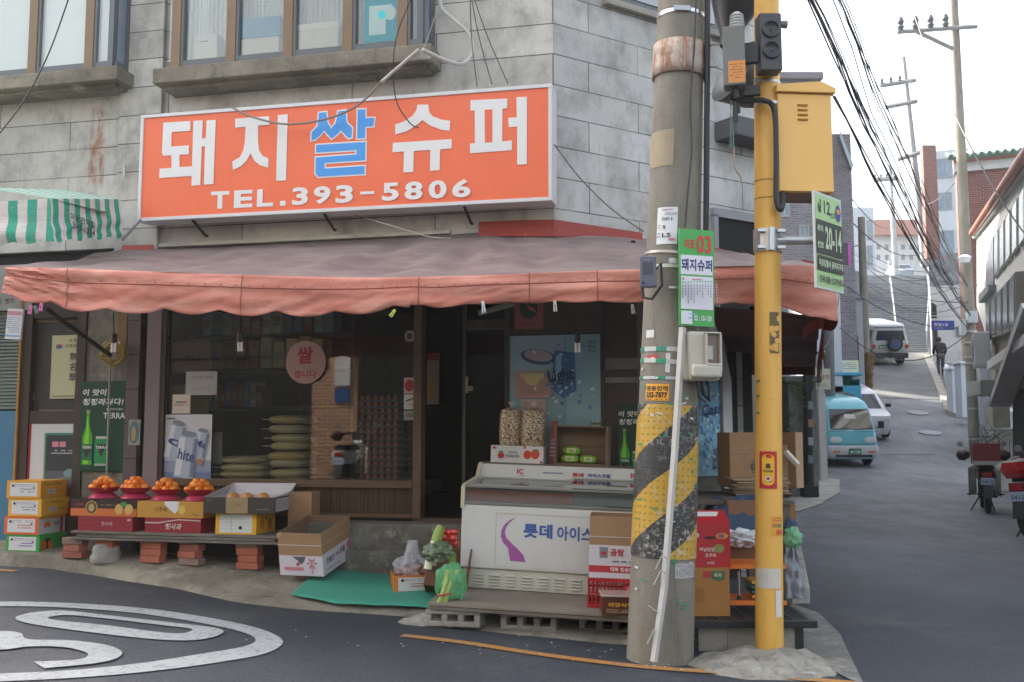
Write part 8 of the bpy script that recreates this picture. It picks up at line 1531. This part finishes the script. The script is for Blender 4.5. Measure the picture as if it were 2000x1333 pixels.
mb = MB(mat('#9fa6a8', .5)); c_ = W(1898, 620, pb.y - .25); mb.box(c_, (.3, .2, .35)); mb.box(W(1880, 640, pb.y - .2), (.16, .16, .5)); mb.build('junction_box', r, Matrix(), bevel=.02)
mb = MB(mat('#d8dde0', .3)); mb.lathe([(0, -.16), (.12, -.12), (.18, 0), (.2, .02), (.1, .1), (0, .11)], 16, W(1884, 505, pb.y - .5)); mb.build('lamp_head', r, Matrix(), smooth=True)
mb = MB(mat('#8a8c8c', .4)); mb.tube([W(1884, 500, pb.y - .5), W(1890, 505, pb.y)], .03, 6); mb.build('lamp_arm', r, Matrix())
pole_('utility_pole', 'leaning utility pole with three crossarms rising behind the stairs', 1806, 505, 1765, 112, 58, .24, .1, mat('#8c8f92', .8, .15), [(1718, 168, 1788, 157, 3), (1728, 210, 1791, 198, 0), (1752, 312, 1805, 296, 0)])
pole_('utility_pole', 'smaller hazy utility pole standing at the top of the stairs', 1750, 535, 1738, 322, 76, .24, .12, mat('#9a9c9c', .8, .1), [(1706, 352, 1752, 349, 3)])
pole_('utility_pole', 'grey pole rising left of the stairs with brown dried vines at its foot', 1694, 785, 1682, 425, 37, .17, .13, MPC)
pole_('utility_pole', 'dark weathered pole beside the white houses left of the street', 1622, 860, 1616, 470, 28, .15, .13, mat('#5f6266', .8, .2))
sp0 = G(1581, 972); r = pole_('steel_post', 'dark steel post with a box foot standing beside the side canopy', 1581, 972, 1575, 590, sp0.y, .1, .09, mat('#2c3034', .45, .15), cat='post'); mb = MB(mat('#2a2e32', .5)); mb.box((0, 0, .1), (.3, .3, .28)); mb.build('foot', r, bevel=.02)
for y, c in ((800, '#8a9aa8'), (835, '#b08a5c'), (870, '#a8b0b4'), (905, '#7c8a94')): mb = MB(mat(c, .6)); mb.bx(-.06, .04, -.105, -.1, 0, .16); mb.build('sticker', r, Matrix.Translation(W(1582, y, sp0.y)))
random.seed(23); mb = MB()
for _ in range(800):
    t_ = random.random(); c_ = W(1692 + 1 * t_, 690 + 92 * t_, 36.8); s_ = .04 + .05 * random.random(); a = random.random() * 6.28; rr = .3 * (1 - .4 * t_) * random.random(); p = c_ + V((math.cos(a) * rr, math.sin(a) * rr, 0)); mb.add([p, p + V((s_, 0, s_)), p + V((0, s_, -s_ * 2))], [(0, 1, 2)], mat('#6a5238', .9) if random.random() > .4 else mat('#84683f', .9))
tag(mb.build('dried_vines'), 'brown dried vine clump round the foot of the grey pole', 'vines', kind='stuff')
pole_('handrail_post', 'pale blue pipe standing beside the left edge of the stairs', 1693, 735, 1691, 545, 45, .05, .05, mat('#8fa3b5', .5), cat='post')
def face_cam(px, py, d, w, h, nm, label, cat, dr, base, rz=0, th=.03):
    p = W(px, py, d); return flat(Matrix.Translation((p.x - w / 2, d, p.z - h / 2)) @ Matrix.Rotation(R(rz), 4, 'Z'), nm, label, cat, w, h, dr, th, base)
face_cam(1601, 741, 24, .5, .5, 'banner', 'white banner with faded red writing behind the steel post', 'banner', lambda mb, w, h: (mb.text('주차금지', w / 2, h * .6, h * .24, K('#b0555c'), w * .86, .03), mb.lines(w * .1, h * .12, w * .9, h * .3, 2, K('#8a8a8a'))), K('#c9cdb8'))
face_cam(1656, 717, 31, .66, .42, 'banner', 'pale yellow green banner with small print above the turquoise cover', 'banner', lambda mb, w, h: (mb.rect(w * .04, h * .06, w * .96, h * .94, K('#cdd2c4')), mb.lines(w * .1, h * .3, w * .9, h * .85, 4, K('#7c8a6c'), .45)), K('#b5c48a'))
r = face_cam(1841, 636, 42, .98, .4, 'street_name_sign', 'blue arrow shaped street name sign right of the stairs', 'sign', lambda mb, w, h: (mb.text('환일1길', w * .42, h * .6, h * .34, K('#d0d4dc'), w * .6, .02), mb.lines(w * .12, h * .15, w * .65, h * .28, 1, K('#b9c0d0'))), mat('#2a3f9c', .4)); mb = MB(mat('#b9bab6', .5)); mb.tube([(-.06, -.0, -1.2), (-.06, 0, .6), (1.0, 0, .6)], .03, 6); mb.build('post', r)
r = face_cam(1652, 497, 27, .26, .62, 'purple_sign', 'small dark sign with a magenta edge on the left houses', 'sign', lambda mb, w, h: mb.rect(w * .7, 0, w, h, K('#a8489c')), mat('#3a3440', .5))
p = W(1653, 760, 30); r = thing('recycling_bin', 'turquoise open bin with green lining behind the parked van', 'bin', Matrix.Translation((p.x, 30, g(p.x, 30)))); h_ = p.z - g(p.x, 30)
TQ = mat('#3a93b5', .5, .1); mb = MB(TQ); mb.bx(-.45, .45, 0, .04, 0, h_ + .1); mb.bx(-.45, .45, .66, .7, 0, h_ + .45); mb.bx(-.45, -.41, .04, .66, 0, h_ + .3); mb.bx(.41, .45, .04, .66, 0, h_ + .3); mb.bx(-.5, .5, -.05, .8, h_ + .4, h_ + .5); mb.build('body', r, bevel=.02); mb = MB(mat('#1f7a62', .6)); mb.bx(-.3, .41, .6, .655, .3, h_ + .34); mb.build('lining', r)
blob(Matrix.Translation(W(1646, 782, 29)), 'tarpaulin', 'dark grey tarpaulin heap between the bin and the turquoise van', 'tarpaulin', (.36, .3, .22), mat('#2c3038', .6, .3), 2, .3)
def ring(hw, y0, y1, rc, n=6):
    o = []
    for cx, cy, a0 in ((hw - rc, y1 - rc, 0), (-hw + rc, y1 - rc, 90), (-hw + rc, y0 + rc, 180), (hw - rc, y0 + rc, 270)):
        for k in range(n + 1): a = R(a0 + 90 * k / n); o.append((cx + math.cos(a) * rc, cy + math.sin(a) * rc))
    return o
def slab_body(mb, lv, m=None):              # levels: z, half width, front y, rear y, corner radius
    vs = []; n = None
    for z, hw, y0, y1, rc in lv: q = ring(hw, y0, y1, rc); n = len(q); vs += [(x, y, z) for x, y in q]
    fs = [(i * n + k, i * n + (k + 1) % n, (i + 1) * n + (k + 1) % n, (i + 1) * n + k) for i in range(len(lv) - 1) for k in range(n)]
    mb.add(vs, fs + [tuple(range(n - 1, -1, -1)), tuple(range((len(lv) - 1) * n, len(lv) * n))], m)
def at_l(lv, z):
    for a, b in zip(lv, lv[1:]):
        if z <= b[0]: t_ = (z - a[0]) / (b[0] - a[0]); return [a[i] + (b[i] - a[i]) * t_ for i in range(5)]
    return lv[-1]
def patch(mb, lv, side, z0, z1, a, b, m, off=.012, n=6):
    def f(u, v):
        z = z0 + (z1 - z0) * v; _, hw, y0, y1, rc = at_l(lv, z)
        if side in 'fb': x = (a + (b - a) * u) * (hw - rc * .3); return V((x, y0 - off if side == 'f' else y1 + off, z))
        y = y0 + (y1 - y0) * (a + (b - a) * u); return V(((hw + off) * (1 if side == 'r' else -1), y, z))
    mb.grid(f, 4, n, m)
TY = mat('#17181a', .8, .1); RIM = mat('#8f9294', .35, .1, metal=.6); CGL = mat('#1c252b', .08, .1, coat=.5)
def wheel(par, x, y, r_, w, nm='wheel'):
    M_ = Matrix.Translation((x, y, r_)) @ Matrix.Rotation(R(90), 4, 'Y'); mb = MB(TY); mb.lathe([(r_ * .6, -w / 2), (r_ * .92, -w / 2), (r_, -w * .3), (r_, w * .3), (r_ * .92, w / 2), (r_ * .6, w / 2)], 24); fr = WM[par.name] @ M_; o = mb.build(nm, par, fr, smooth=True)
    mb = MB(RIM); mb.lathe([(0, -w * .45), (r_ * .3, -w * .48), (r_ * .6, -w * .4), (r_ * .6, w * .4), (r_ * .3, w * .48), (0, w * .45)], 16); mb.build('rim', o, smooth=True)
def vehicle(nm, label, cat, px, py, d, rz, lv, paint_, glassp, wheels, lower=None):
    x = W(px, py, d).x; z = g(x, d); pit = math.degrees(math.atan((g(x, d + 2) - g(x, d - .5)) / 2.5)); fr = Matrix.Translation((x, d, z)) @ Matrix.Rotation(R(rz), 4, 'Z') @ Matrix.Rotation(R(pit * (1 if abs(rz) < 90 else -1)), 4, 'X')
    r = thing(nm, label, cat, fr); mb = MB(paint_); slab_body(mb, lv)
    mb.build('body', r, smooth=True)
    for side, z0, z1, a, b, nm_ in glassp: mb = MB(CGL); patch(mb, lv, side, z0, z1, a, b, CGL); mb.build(nm_, r, smooth=True)
    for (wx, wy, rr, ww_) in wheels: wheel(r, wx, wy, rr, ww_)
    return r
TQP = mat('#5fa9b8', .28, .06, coat=.5); vl = [(.22, .66, .05, 3.25, .1), (.4, .69, 0, 3.3, .12), (.62, .7, -.01, 3.3, .14), (.98, .69, .05, 3.3, .16), (1.02, .685, .08, 3.3, .16), (1.5, .63, .36, 3.26, .13), (1.6, .61, .44, 3.24, .14), (1.72, .58, .58, 3.18, .16), (1.81, .5, .8, 3.0, .2), (1.85, .36, 1.05, 2.8, .2)]
vd_ = G(1666, 914).y
r = vehicle('microvan', 'small turquoise microvan parked facing the camera on the left', 'van', 1665, 900, vd_, 2, vl, TQP, [('f', 1.03, 1.55, -.93, .93, 'windscreen'), ('l', 1.05, 1.48, .1, .9, 'side_window'), ('r', 1.05, 1.48, .1, .9, 'side_window')], [(-.6, .55, .27, .16), (.6, .55, .27, .16), (-.6, 2.7, .27, .16), (.6, 2.7, .27, .16)])
mb = MB(mat('#a3a8b0', .4, .08)); slab_body(mb, [(.27, .68, -.06, .3, .1), (.36, .71, -.09, .3, .1), (.55, .71, -.08, .3, .1), (.6, .69, -.04, .3, .1)]); mb.build('bumper', r, smooth=True)
for s_ in (-1, 1):
    mb = MB(mat('#c3ccd0', .15, .1)); mb.grid(lambda u, v: V((s_ * .47 + .17 * math.cos(u * 6.2832) * v, -.025 - .012 * (1 - v), .76 + .085 * math.sin(u * 6.2832) * v)), 20, 3); mb.build('headlight', r, smooth=True); mb = MB(mat('#c8742c', .3)); mb.bx(s_ * .48 - .09, s_ * .48 + .09, -.098, -.085, .42, .47); mb.build('indicator', r)
    mb = MB(mat('#1c1e20', .5)); mb.box((s_ * .82, .15, 1.15), (.14, .08, .2)); mb.tube([(s_ * .68, .2, 1.05), (s_ * .82, .17, 1.1)], .015, 6); mb.build('mirror', r, bevel=.02)
def plate(r, M_, m, m2, tx, w=.34, h=.16): mb = MB(m); mb.M = M_; mb.bx(-w / 2, w / 2, -.008, 0, -h / 2, h / 2); mb.M = M_ @ FRONT(.008); mb.z = 0; mb.text(tx, 0, -.01, h * .5, m2, w * .8, .02); mb.build('number_plate', r)
mb = MB(mat('#1c1e20', .5)); mb.bx(-.5, .5, -.096, -.088, .3, .36); mb.build('air_intake', r); mb = MB(mat('#1c1e20', .5)); mb.tube([(-.55, .04, 1.03), (-.1, .03, 1.06)], .012, 5); mb.tube([(.05, .03, 1.03), (.5, .03, 1.06)], .012, 5); mb.build('wipers', r); mb = MB(mat('#2c5058', .5)); mb.tube([(-.66, -.015, .985), (0, -.03, .985), (.66, -.015, .985)], .006, 4); mb.tube([(-.62, -.02, .64), (0, -.03, .64), (.62, -.02, .64)], .006, 4); mb.build('panel_gap', r)
plate(r, Matrix.Translation((.02, -.1, .45)), mat('#2d6a4c', .5), K('#c9d4cc'), '48-7338')
mb = MB(mat('#c6c8c6', .5)); patch(mb, vl, 'f', 1.3, 1.42, -.25, .25, mat('#a9adb0', .3), .016); mb.build('sun_strip', r)
wl = [(.2, .72, .1, 3.4, .2), (.45, .78, 0, 3.5, .25), (.8, .79, .05, 3.5, .3), (.92, .76, .6, 3.45, .3), (1.35, .62, 1.2, 3.2, .3), (1.42, .5, 1.5, 3.0, .3)]
r = vehicle('white_car', 'white compact car parked directly behind the turquoise microvan', 'car', 1694, 880, vd_ + 4.6, -6, wl, mat('#c4c6c8', .3, .05, coat=.4), [('f', .95, 1.33, -.9, .9, 'windscreen'), ('r', .96, 1.32, .12, .55, 'side_window'), ('r', .96, 1.32, .6, .92, 'side_window')], [(-.7, .6, .3, .18), (.7, .6, .3, .18), (-.7, 2.8, .3, .18), (.7, 2.8, .3, .18)]); mb = MB(mat('#222426', .5)); mb.box((.88, .95, 1.0), (.16, .1, .12)); mb.build('mirror', r, bevel=.02); mb = MB(mat('#b8c0c4', .2)); mb.box((.55, .06, .68), (.3, .05, .12)); mb.build('headlight', r, bevel=.02)
jl = [(.45, .8, .05, 3.9, .08), (.6, .85, 0, 3.95, .1), (1.15, .85, .0, 3.95, .12), (1.2, .83, .03, 3.95, .12), (1.75, .72, .12, 3.7, .12), (1.86, .68, .2, 3.5, .14), (1.9, .6, .35, 3.3, .14)]
jd = G(1737, 716).y
r = vehicle('jeep', 'old beige off-road jeep with a spare wheel climbing the ramp', 'jeep', 1737, 700, jd, -2, jl, mat('#9a9c98', .35, .06), [('f', 1.22, 1.68, -.86, .86, 'rear_window'), ('l', 1.22, 1.68, .05, .9, 'side_window'), ('r', 1.22, 1.68, .05, .9, 'side_window')], [(-.7, .7, .38, .24), (.7, .7, .38, .24), (-.7, 3.1, .38, .24), (.7, 3.1, .38, .24)])
mb = MB(mat('#26292c', .6)); mb.box((0, .0, .52), (1.66, .2, .24)); mb.build('rear_bumper', r, bevel=.03); mb = MB(mat('#c9cdd0', .4)); slab_body(mb, [(1.87, .7, .1, 3.5, .12), (1.96, .66, .16, 3.4, .12), (1.99, .6, .3, 3.2, .12)]); mb.build('roof', r, smooth=True)
mb = MB(TY); mb.lathe([(0, -.1), (.2, -.1), (.34, -.08), (.37, 0), (.34, .08), (0, .08)], 24, M=Matrix.Rotation(R(90), 4, 'X')); o = mb.build('spare_wheel', r, WM[r.name] @ Matrix.Translation((.16, -.16, 1.08)), smooth=True); mb = MB(mat('#3c4a66', .5)); mb.lathe([(0, .115), (.24, .1), (.25, .09)], 20, M=Matrix.Rotation(R(90), 4, 'X')); mb.build('wheel_cover', o)
for s_ in (-1, 1): mb = MB(mat('#a3202c', .3)); mb.box((s_ * .76, -.01, .95), (.13, .05, .18)); mb.build('tail_light', r)
plate(r, Matrix.Translation((-.38, -.02, .92)), mat('#3a6a50', .5), K('#b9c4bc'), '24', .34, .2)
fl = [(.2, .75, 0, 4, .2), (.7, .8, 0, 4, .2), (.9, .78, .3, 3.6, .2), (1.35, .6, .9, 3.2, .2), (1.42, .5, 1.2, 3, .2)]
r = vehicle('parked_car', 'distant grey car parked at the top of the stairs', 'car', 1771, 530, 100, 0, fl, mat('#8f9aa6', .3), [('f', .95, 1.32, -.9, .9, 'rear_window')], [(-.7, .7, .3, .2), (.7, .7, .3, .2)])
def moto(fr, nm, label, body, box_, plate_t, fairing=False):
    r = thing(nm, label, 'motorcycle', fr); BKM = mat('#1b1c1e', .5, .1); M_ = mat(body, .3, .08, coat=.4)
    for y, nm_ in ((0, 'wheel'), (1.25, 'wheel')):
        mb = MB(TY); N_ = 24; mb.lathe([(.23, -.04), (.27, -.05), (.3, -.02), (.3, .02), (.27, .05), (.23, .04)], N_, M=Matrix.Rotation(R(90), 4, 'Y')); o = mb.build(nm_, r, WM[r.name] @ Matrix.Translation((0, y, .3)), smooth=True)
        mb = MB(RIM); mb.lathe([(.21, -.02), (.235, -.02), (.235, .02), (.21, .02)], N_, M=Matrix.Rotation(R(90), 4, 'Y')); [mb.tube([(0, 0, 0), (0, math.cos(a) * .22, math.sin(a) * .22)], .008, 4) for a in (k * 1.0472 for k in range(6))]; mb.lathe([(.05, -.05), (.05, .05)], 12, M=Matrix.Rotation(R(90), 4, 'Y')); mb.build('rim', o)
    mb = MB(BKM); mb.tube([(.0, 0, .3), (.06, .1, .55)], .025, 6); mb.tube([(-.07, 0, .3), (-.07, .15, .62)], .022, 6); mb.tube([(.07, 0, .3), (.07, .15, .62)], .022, 6); mb.tube([(.06, 1.25, .3), (.06, 1.1, .75), (.04, 1.02, .98)], .025, 6); mb.tube([(-.06, 1.25, .3), (-.06, 1.1, .75), (-.04, 1.02, .98)], .025, 6); mb.box((0, .5, .38), (.22, .34, .26)); mb.tube([(.12, .5, .28), (.13, .0, .3), (.13, -.2, .34)], .04, 8); mb.tube([(-.3, .45, .3), (.3, .45, .3)], .014, 6); mb.tube([(-.1, .3, .28), (-.26, .24, .02)], .014, 6); mb.tube([(.05, .3, .28), (.12, .2, .02)], .014, 6); mb.build('chassis', r, bevel=.004)
    mb = MB(M_); slab_body(mb, [(.5, .1, -.1, .6, .08), (.62, .15, -.2, .72, .1), (.72, .14, -.22, .74, .1)]); mb.tube([(0, 1.22, .62), (0, .98, .9)], [.12, .1], 10); mb.build('body', r, smooth=True)
    mb = MB(mat('#a9aca6', .4, .1)); 
    for s_ in (-1, 1): mb.grid(lambda u, v: V((s_ * (.12 + .14 * math.sin(u * 1.5)), 1.05 - .35 * u, .3 + .5 * v - .06 * u)), 6, 6)
    mb.build('leg_shield', r, smooth=True).modifiers.new('s', 'SOLIDIFY').thickness = .012
    mb = MB(BKM); slab_body(mb, [(.73, .13, -.1, .72, .1), (.8, .13, -.12, .7, .1), (.82, .1, -.08, .66, .08)]); mb.build('seat', r, smooth=True)
    mb = MB(BKM); mb.tube([(-.34, .9, 1.0), (-.12, 1.0, 1.02), (.12, 1.0, 1.02), (.34, .9, 1.0)], .018, 8); mb.box((0, 1.04, .98), (.2, .16, .14)); mb.build('handlebar', r, bevel=.01)
    for s_ in (-1, 1):
        mb = MB(RIM); mb.tube([(s_ * .2, .97, 1.03), (s_ * .32, 1.0, 1.14)], .008, 5); mb.lathe([(0, -.008), (.05, -.006), (.05, .006), (0, .008)], 14, (s_ * .36, 1.0, 1.17), M=Matrix.Rotation(R(90), 4, 'X')); mb.build('mirror', r)
        mb = MB(mat('#3a1014', .5)); mb.lathe([(.03, -.1), (.09, -.06), (.1, .04), (.04, .12), (0, .12)], 12, (s_ * .33, .86, .97), M=Matrix.Rotation(R(90), 4, 'Y')); mb.build('hand_cover', r, smooth=True)
    if box_: mb = MB(mat(box_, .45, .1)); mb.box((0, -.12, 1.04), (.42, .4, .3)); mb.box((0, -.12, .86), (.42, .4, .07), mat('#b5b3ae', .5)); mb.tube([(-.22, .1, .84), (-.22, .1, 1.3), (.22, .1, 1.3), (.22, .1, .84)], .01, 6, BKM); mb.build('delivery_box', r, bevel=.015)
    if fairing: mb = MB(mat('#c4262c', .25, .05, coat=.5)); slab_body(mb, [(.78, .12, -.3, .2, .08), (.88, .15, -.42, .3, .1), (.98, .1, -.45, .25, .08)]); mb.tube([(-.12, -.4, .95), (0, .0, 1.0), (.13, .25, .98)], .03, 6, mat('#d0d4d8', .2)); mb.build('tail_fairing', r, smooth=True)
    mb = MB(mat('#a3121c', .3)); mb.box((0, -.24, .66), (.14, .05, .07)); mb.build('tail_light', r, bevel=.01); plate(r, Matrix.Translation((0, -.26, .55)) @ Matrix.Rotation(R(-12), 4, 'X'), mat('#9aa6bc', .5), K('#3a4a6a'), '5412', .21, .12)
    mb = MB(BKM); mb.grid(lambda u, v: V(((u - .5) * .14, -.24 - .1 * v, .58 - .3 * v)), 3, 4); mb.build('mudguard', r)
    return r
p = G(1930, 1003); moto(at(p, -22), 'delivery_motorcycle', 'dark red delivery motorcycle with a red and white box seen from behind', '#4a1218', '#7c1c26', '', False)
p = G(1998, 1056); moto(at(p + V((.16, .1, 0)), -46, 0, -5), 'motorcycle', 'red and black motorcycle cut off by the right edge of the picture', '#8c1c24', None, '', True)
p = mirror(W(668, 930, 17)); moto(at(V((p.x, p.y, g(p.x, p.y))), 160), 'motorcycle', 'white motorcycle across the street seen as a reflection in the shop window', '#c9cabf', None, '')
def person(fr, label, pose, top, legs, hair, scale=1.0):
    import bmesh
    def skin(nm, pts, edges, rad, m, par=None):
        me = bpy.data.meshes.new(nm); me.from_pydata(pts, edges, []); o = bpy.data.objects.new(nm, me); link(o, par, fr); me.materials.append(m)
        s = o.modifiers.new('skin', 'SKIN'); s.use_smooth_shade = True
        for v, r_ in zip(me.skin_vertices[0].data, rad): v.radius = (r_[0], r_[1]) if isinstance(r_, tuple) else (r_, r_)
        me.skin_vertices[0].data[0].use_root = True; q = o.modifiers.new('sub', 'SUBSURF'); q.levels = q.render_levels = 2; return o
    P = pose
    body = skin('person', [P[k] for k in ('pelvis', 'chest', 'neck', 'head', 'top', 'shL', 'elL', 'haL', 'shR', 'elR', 'haR', 'hpL', 'knL', 'anL', 'toL', 'hpR', 'knR', 'anR', 'toR')],
        [(0, 1), (1, 2), (2, 3), (3, 4), (1, 5), (5, 6), (6, 7), (1, 8), (8, 9), (9, 10), (0, 11), (11, 12), (12, 13), (13, 14), (0, 15), (15, 16), (16, 17), (17, 18)],
        [(.14, .1), (.16, .11), .055, .09, .075, .06, .045, .03, .06, .045, .03, .085, .055, .04, .035, .085, .055, .04, .035], mat('#8a6450', .6, .1))
    tag(body, label, 'person')
    skin('jacket', [P[k] for k in ('pelvis', 'chest', 'neck', 'shL', 'elL', 'wrL', 'shR', 'elR', 'wrR')], [(0, 1), (1, 2), (1, 3), (3, 4), (4, 5), (1, 6), (6, 7), (7, 8)], [(.18, .14), (.21, .16), .08, .1, .075, .06, .1, .075, .06], mat(top, .8, .2), body)
    skin('trousers', [P[k] for k in ('pelvis', 'hpL', 'knL', 'anL', 'hpR', 'knR', 'anR')], [(0, 1), (1, 2), (2, 3), (0, 4), (4, 5), (5, 6)], [(.16, .12), .1, .075, .06, .1, .075, .06], mat(legs, .8, .2), body)
    mb = MB(mat(hair, .8)); h_ = V(P['head']); mb.lathe([(0, -.1), (.07, -.09), (.108, -.02), (.105, .06), (.07, .11), (0, .125)], 16, h_ + V((0, -.02, .03))); mb.build('hair', body, fr, smooth=True)
PS = dict(pelvis=(0, 0, .92), chest=(0, .1, 1.3), neck=(0, .17, 1.46), head=(0, .22, 1.58), top=(0, .24, 1.66), shL=(-.19, .1, 1.36), elL=(-.26, .14, 1.12), wrL=(-.22, .3, .98), haL=(-.2, .34, .95), shR=(.19, .1, 1.36), elR=(.26, .14, 1.12), wrR=(.22, .3, .98), haR=(.2, .34, .95), hpL=(-.09, 0, .86), knL=(-.1, .06, .48), anL=(-.1, -.06, .09), toL=(-.1, .1, .04), hpR=(.09, 0, .86), knR=(.1, .1, .48), anR=(.1, .08, .1), toR=(.1, .24, .05))
d = 44; p = W(1838, 720, d); zf = W(1838, 674, d).z - 1.72; person(Matrix.Translation((p.x, d, max(zf, g(p.x, d)))) @ Matrix.Rotation(R(-10), 4, 'Z'), 'person in a black jacket walking up beside the ramp, seen from behind', PS, '#17181c', '#3c4148', '#141416')
d = 55; p = W(1722, 640, d); person(Matrix.Translation((p.x, d, W(1722, 627, d).z - 1.68)), 'person in dark clothes on the stairs, mostly hidden behind the jeep', PS, '#22242a', '#202228', '#141416')
random.seed(41)
def span(p, q, sag, r_, n, sx, lab_, col='#33363a', seed=0):
    for i in range(n):
        o = V((random.uniform(-sx, sx), 0, random.uniform(-sx, sx))); s_ = sag * random.uniform(.75, 1.3); pts = []
        for k in range(25): t_ = k / 24; c_ = p.lerp(q, t_) + o * (.4 + 1.2 * math.sin(t_ * 3.1416)) + V((0, 0, -s_ * 4 * t_ * (1 - t_))); c_ += V((mn.noise(V((t_ * 9, i, seed))), 0, mn.noise(V((t_ * 9, i, seed + 5))))) * sx * .8; pts.append(c_)
        mb = MB(mat(col, .6)); mb.tube(pts, r_ * random.uniform(.7, 1.3), 5); tag(mb.build('overhead_cable', None, None, smooth=True), lab_, 'cable', lab_)
A_, B_ = W(1895, 615, pb.y - .4), W(1556, -60, 8)
span(B_, A_, .3, .0065, 8, .09, 'thick black cables bundled from the top centre right to the street pole'); span(W(1612, -60, 9), W(1890, 560, pb.y - .4), .35, .006, 7, .09, 'dark cables of the second bundle, right of the first one'); span(W(1630, 190, 12), W(1888, 640, pb.y - .4), .2, .01, 3, .05, 'dark cables joining the bundle beside the yellow cabinet')
for (a, b, c, d_, e, f_, s_, r_, l_) in [(1768, -20, 20, 2010, 470, 14, .6, .012, 'long dark wire crossing the right utility pole diagonally'), (1684, -20, 30, 1650, 165, 34, 0, .01, 'single thin wire falling beside the cable bundle'), (1892, 640, pb.y - .3, 1655, 560, 34, .5, .016, 'cable across the street below the stairs, upper one'), (1892, 650, pb.y - .3, 1640, 640, 30, 1.0, .012, 'sagging cable across the street in front of the stairs'), (1890, 590, pb.y - .3, 1690, 520, 40, .4, .014, 'cable reaching from the right pole to the vine covered pole'), (1895, 640, pb.y - .2, 2010, 700, 18, .3, .012, 'cable from the right pole to the white building, lower one'), (1895, 600, pb.y - .2, 2010, 560, 18, .3, .01, 'cable from the right pole to the white building, upper one'), (1808, 490, 57, 1660, 430, 34, .8, .02, 'wire from the leaning far pole to the grey houses'), (1808, 400, 57, 1885, 330, 38, .3, .018, 'wire from the leaning far pole to the green tiled roof'), (1748, 440, 76, 1665, 390, 40, .5, .02, 'faint wire from the small far pole to the left'), (1620, 470, 28, 1690, 470, 40, .2, .014, 'short wire between the two left street poles'), (1765, 165, 58, 1862, 60, pb.y, .3, .012, 'faint wire from the far crossarm to the near crossarm'), (1595, 690, 9, 1640, 560, 20, .4, .009, 'thin black wire hanging from the canopy corner')]:
    span(W(a, b, c), W(d_, e, f_), s_, r_, 1, .01, l_)
for i in range(7): span(W(1660, 470 + i * 11, 40), W(1880, 520 + i * 13 + random.uniform(-30, 30), pb.y + 1), random.uniform(.2, .9), .011, 1, .01, 'thin wires of the tangle strung across the street below the houses', '#55585c')
cd = bpy.data.cameras.new('camera'); co_ = bpy.data.objects.new('camera', cd); C.objects.link(co_)
cd.sensor_width = 36; cd.lens = F / 2000 * 36; cd.clip_end = 2000; cd.clip_start = .05
co_.location = CAM; co_.rotation_euler = (math.pi / 2 + PITCH, 0, 0); SC.camera = co_
SC.render.resolution_x = 1024; SC.render.resolution_y = 682
EL, HX, HY = R(40), -.74, .67
w = bpy.data.worlds.new('World'); SC.world = w; w.use_nodes = True
sk = w.node_tree.nodes.new('ShaderNodeTexSky'); sk.sky_type = 'NISHITA'; sk.sun_disc = False
sk.sun_elevation = EL; sk.sun_rotation = math.atan2(HX, HY) % (2 * math.pi); sk.dust_density = 6; sk.air_density = 1.3; sk.altitude = 0; sk.ozone_density = 1
hs = w.node_tree.nodes.new('ShaderNodeHueSaturation'); hs.inputs['Saturation'].default_value = .45; w.node_tree.links.new(sk.outputs[0], hs.inputs['Color']); w.node_tree.links.new(hs.outputs[0], w.node_tree.nodes['Background'].inputs[0]); w.node_tree.nodes['Background'].inputs[1].default_value = .15
ld = bpy.data.lights.new('sun', 'SUN'); ld.energy = 3.2; ld.angle = R(.6); ld.color = (1, .93, .82)
lo = bpy.data.objects.new('sun', ld); C.objects.link(lo); h_ = V((HX, HY, 0)).normalized()
lo.rotation_euler = V((-h_.x * math.cos(EL), -h_.y * math.cos(EL), -math.sin(EL))).to_track_quat('-Z', 'Y').to_euler()
SC.view_settings.view_transform = 'Standard'; SC.view_settings.look = 'None'; SC.view_settings.gamma = 1; SC.view_settings.exposure = 2.1
SC.cycles.max_bounces = 8; SC.cycles.transparent_max_bounces = 12
for o in FO_: c = o.data; bpy.data.objects.remove(o); bpy.data.curves.remove(c)
mb = MB(); t = NT('haze_air'); t.t.nodes.remove(t.b); pv = t.n('ShaderNodeVolumePrincipled'); pv.inputs['Color'].default_value = (.95, .97, 1, 1); pv.inputs['Density'].default_value = .0007; pv.inputs['Anisotropy'].default_value = .2; t.l(pv.outputs[0], t.out.inputs['Volume'])
mb.bx(-62, 82, -32, 132, -2, 26, t.m); hz_ = mb.build('haze'); hz_['kind'] = 'stuff'
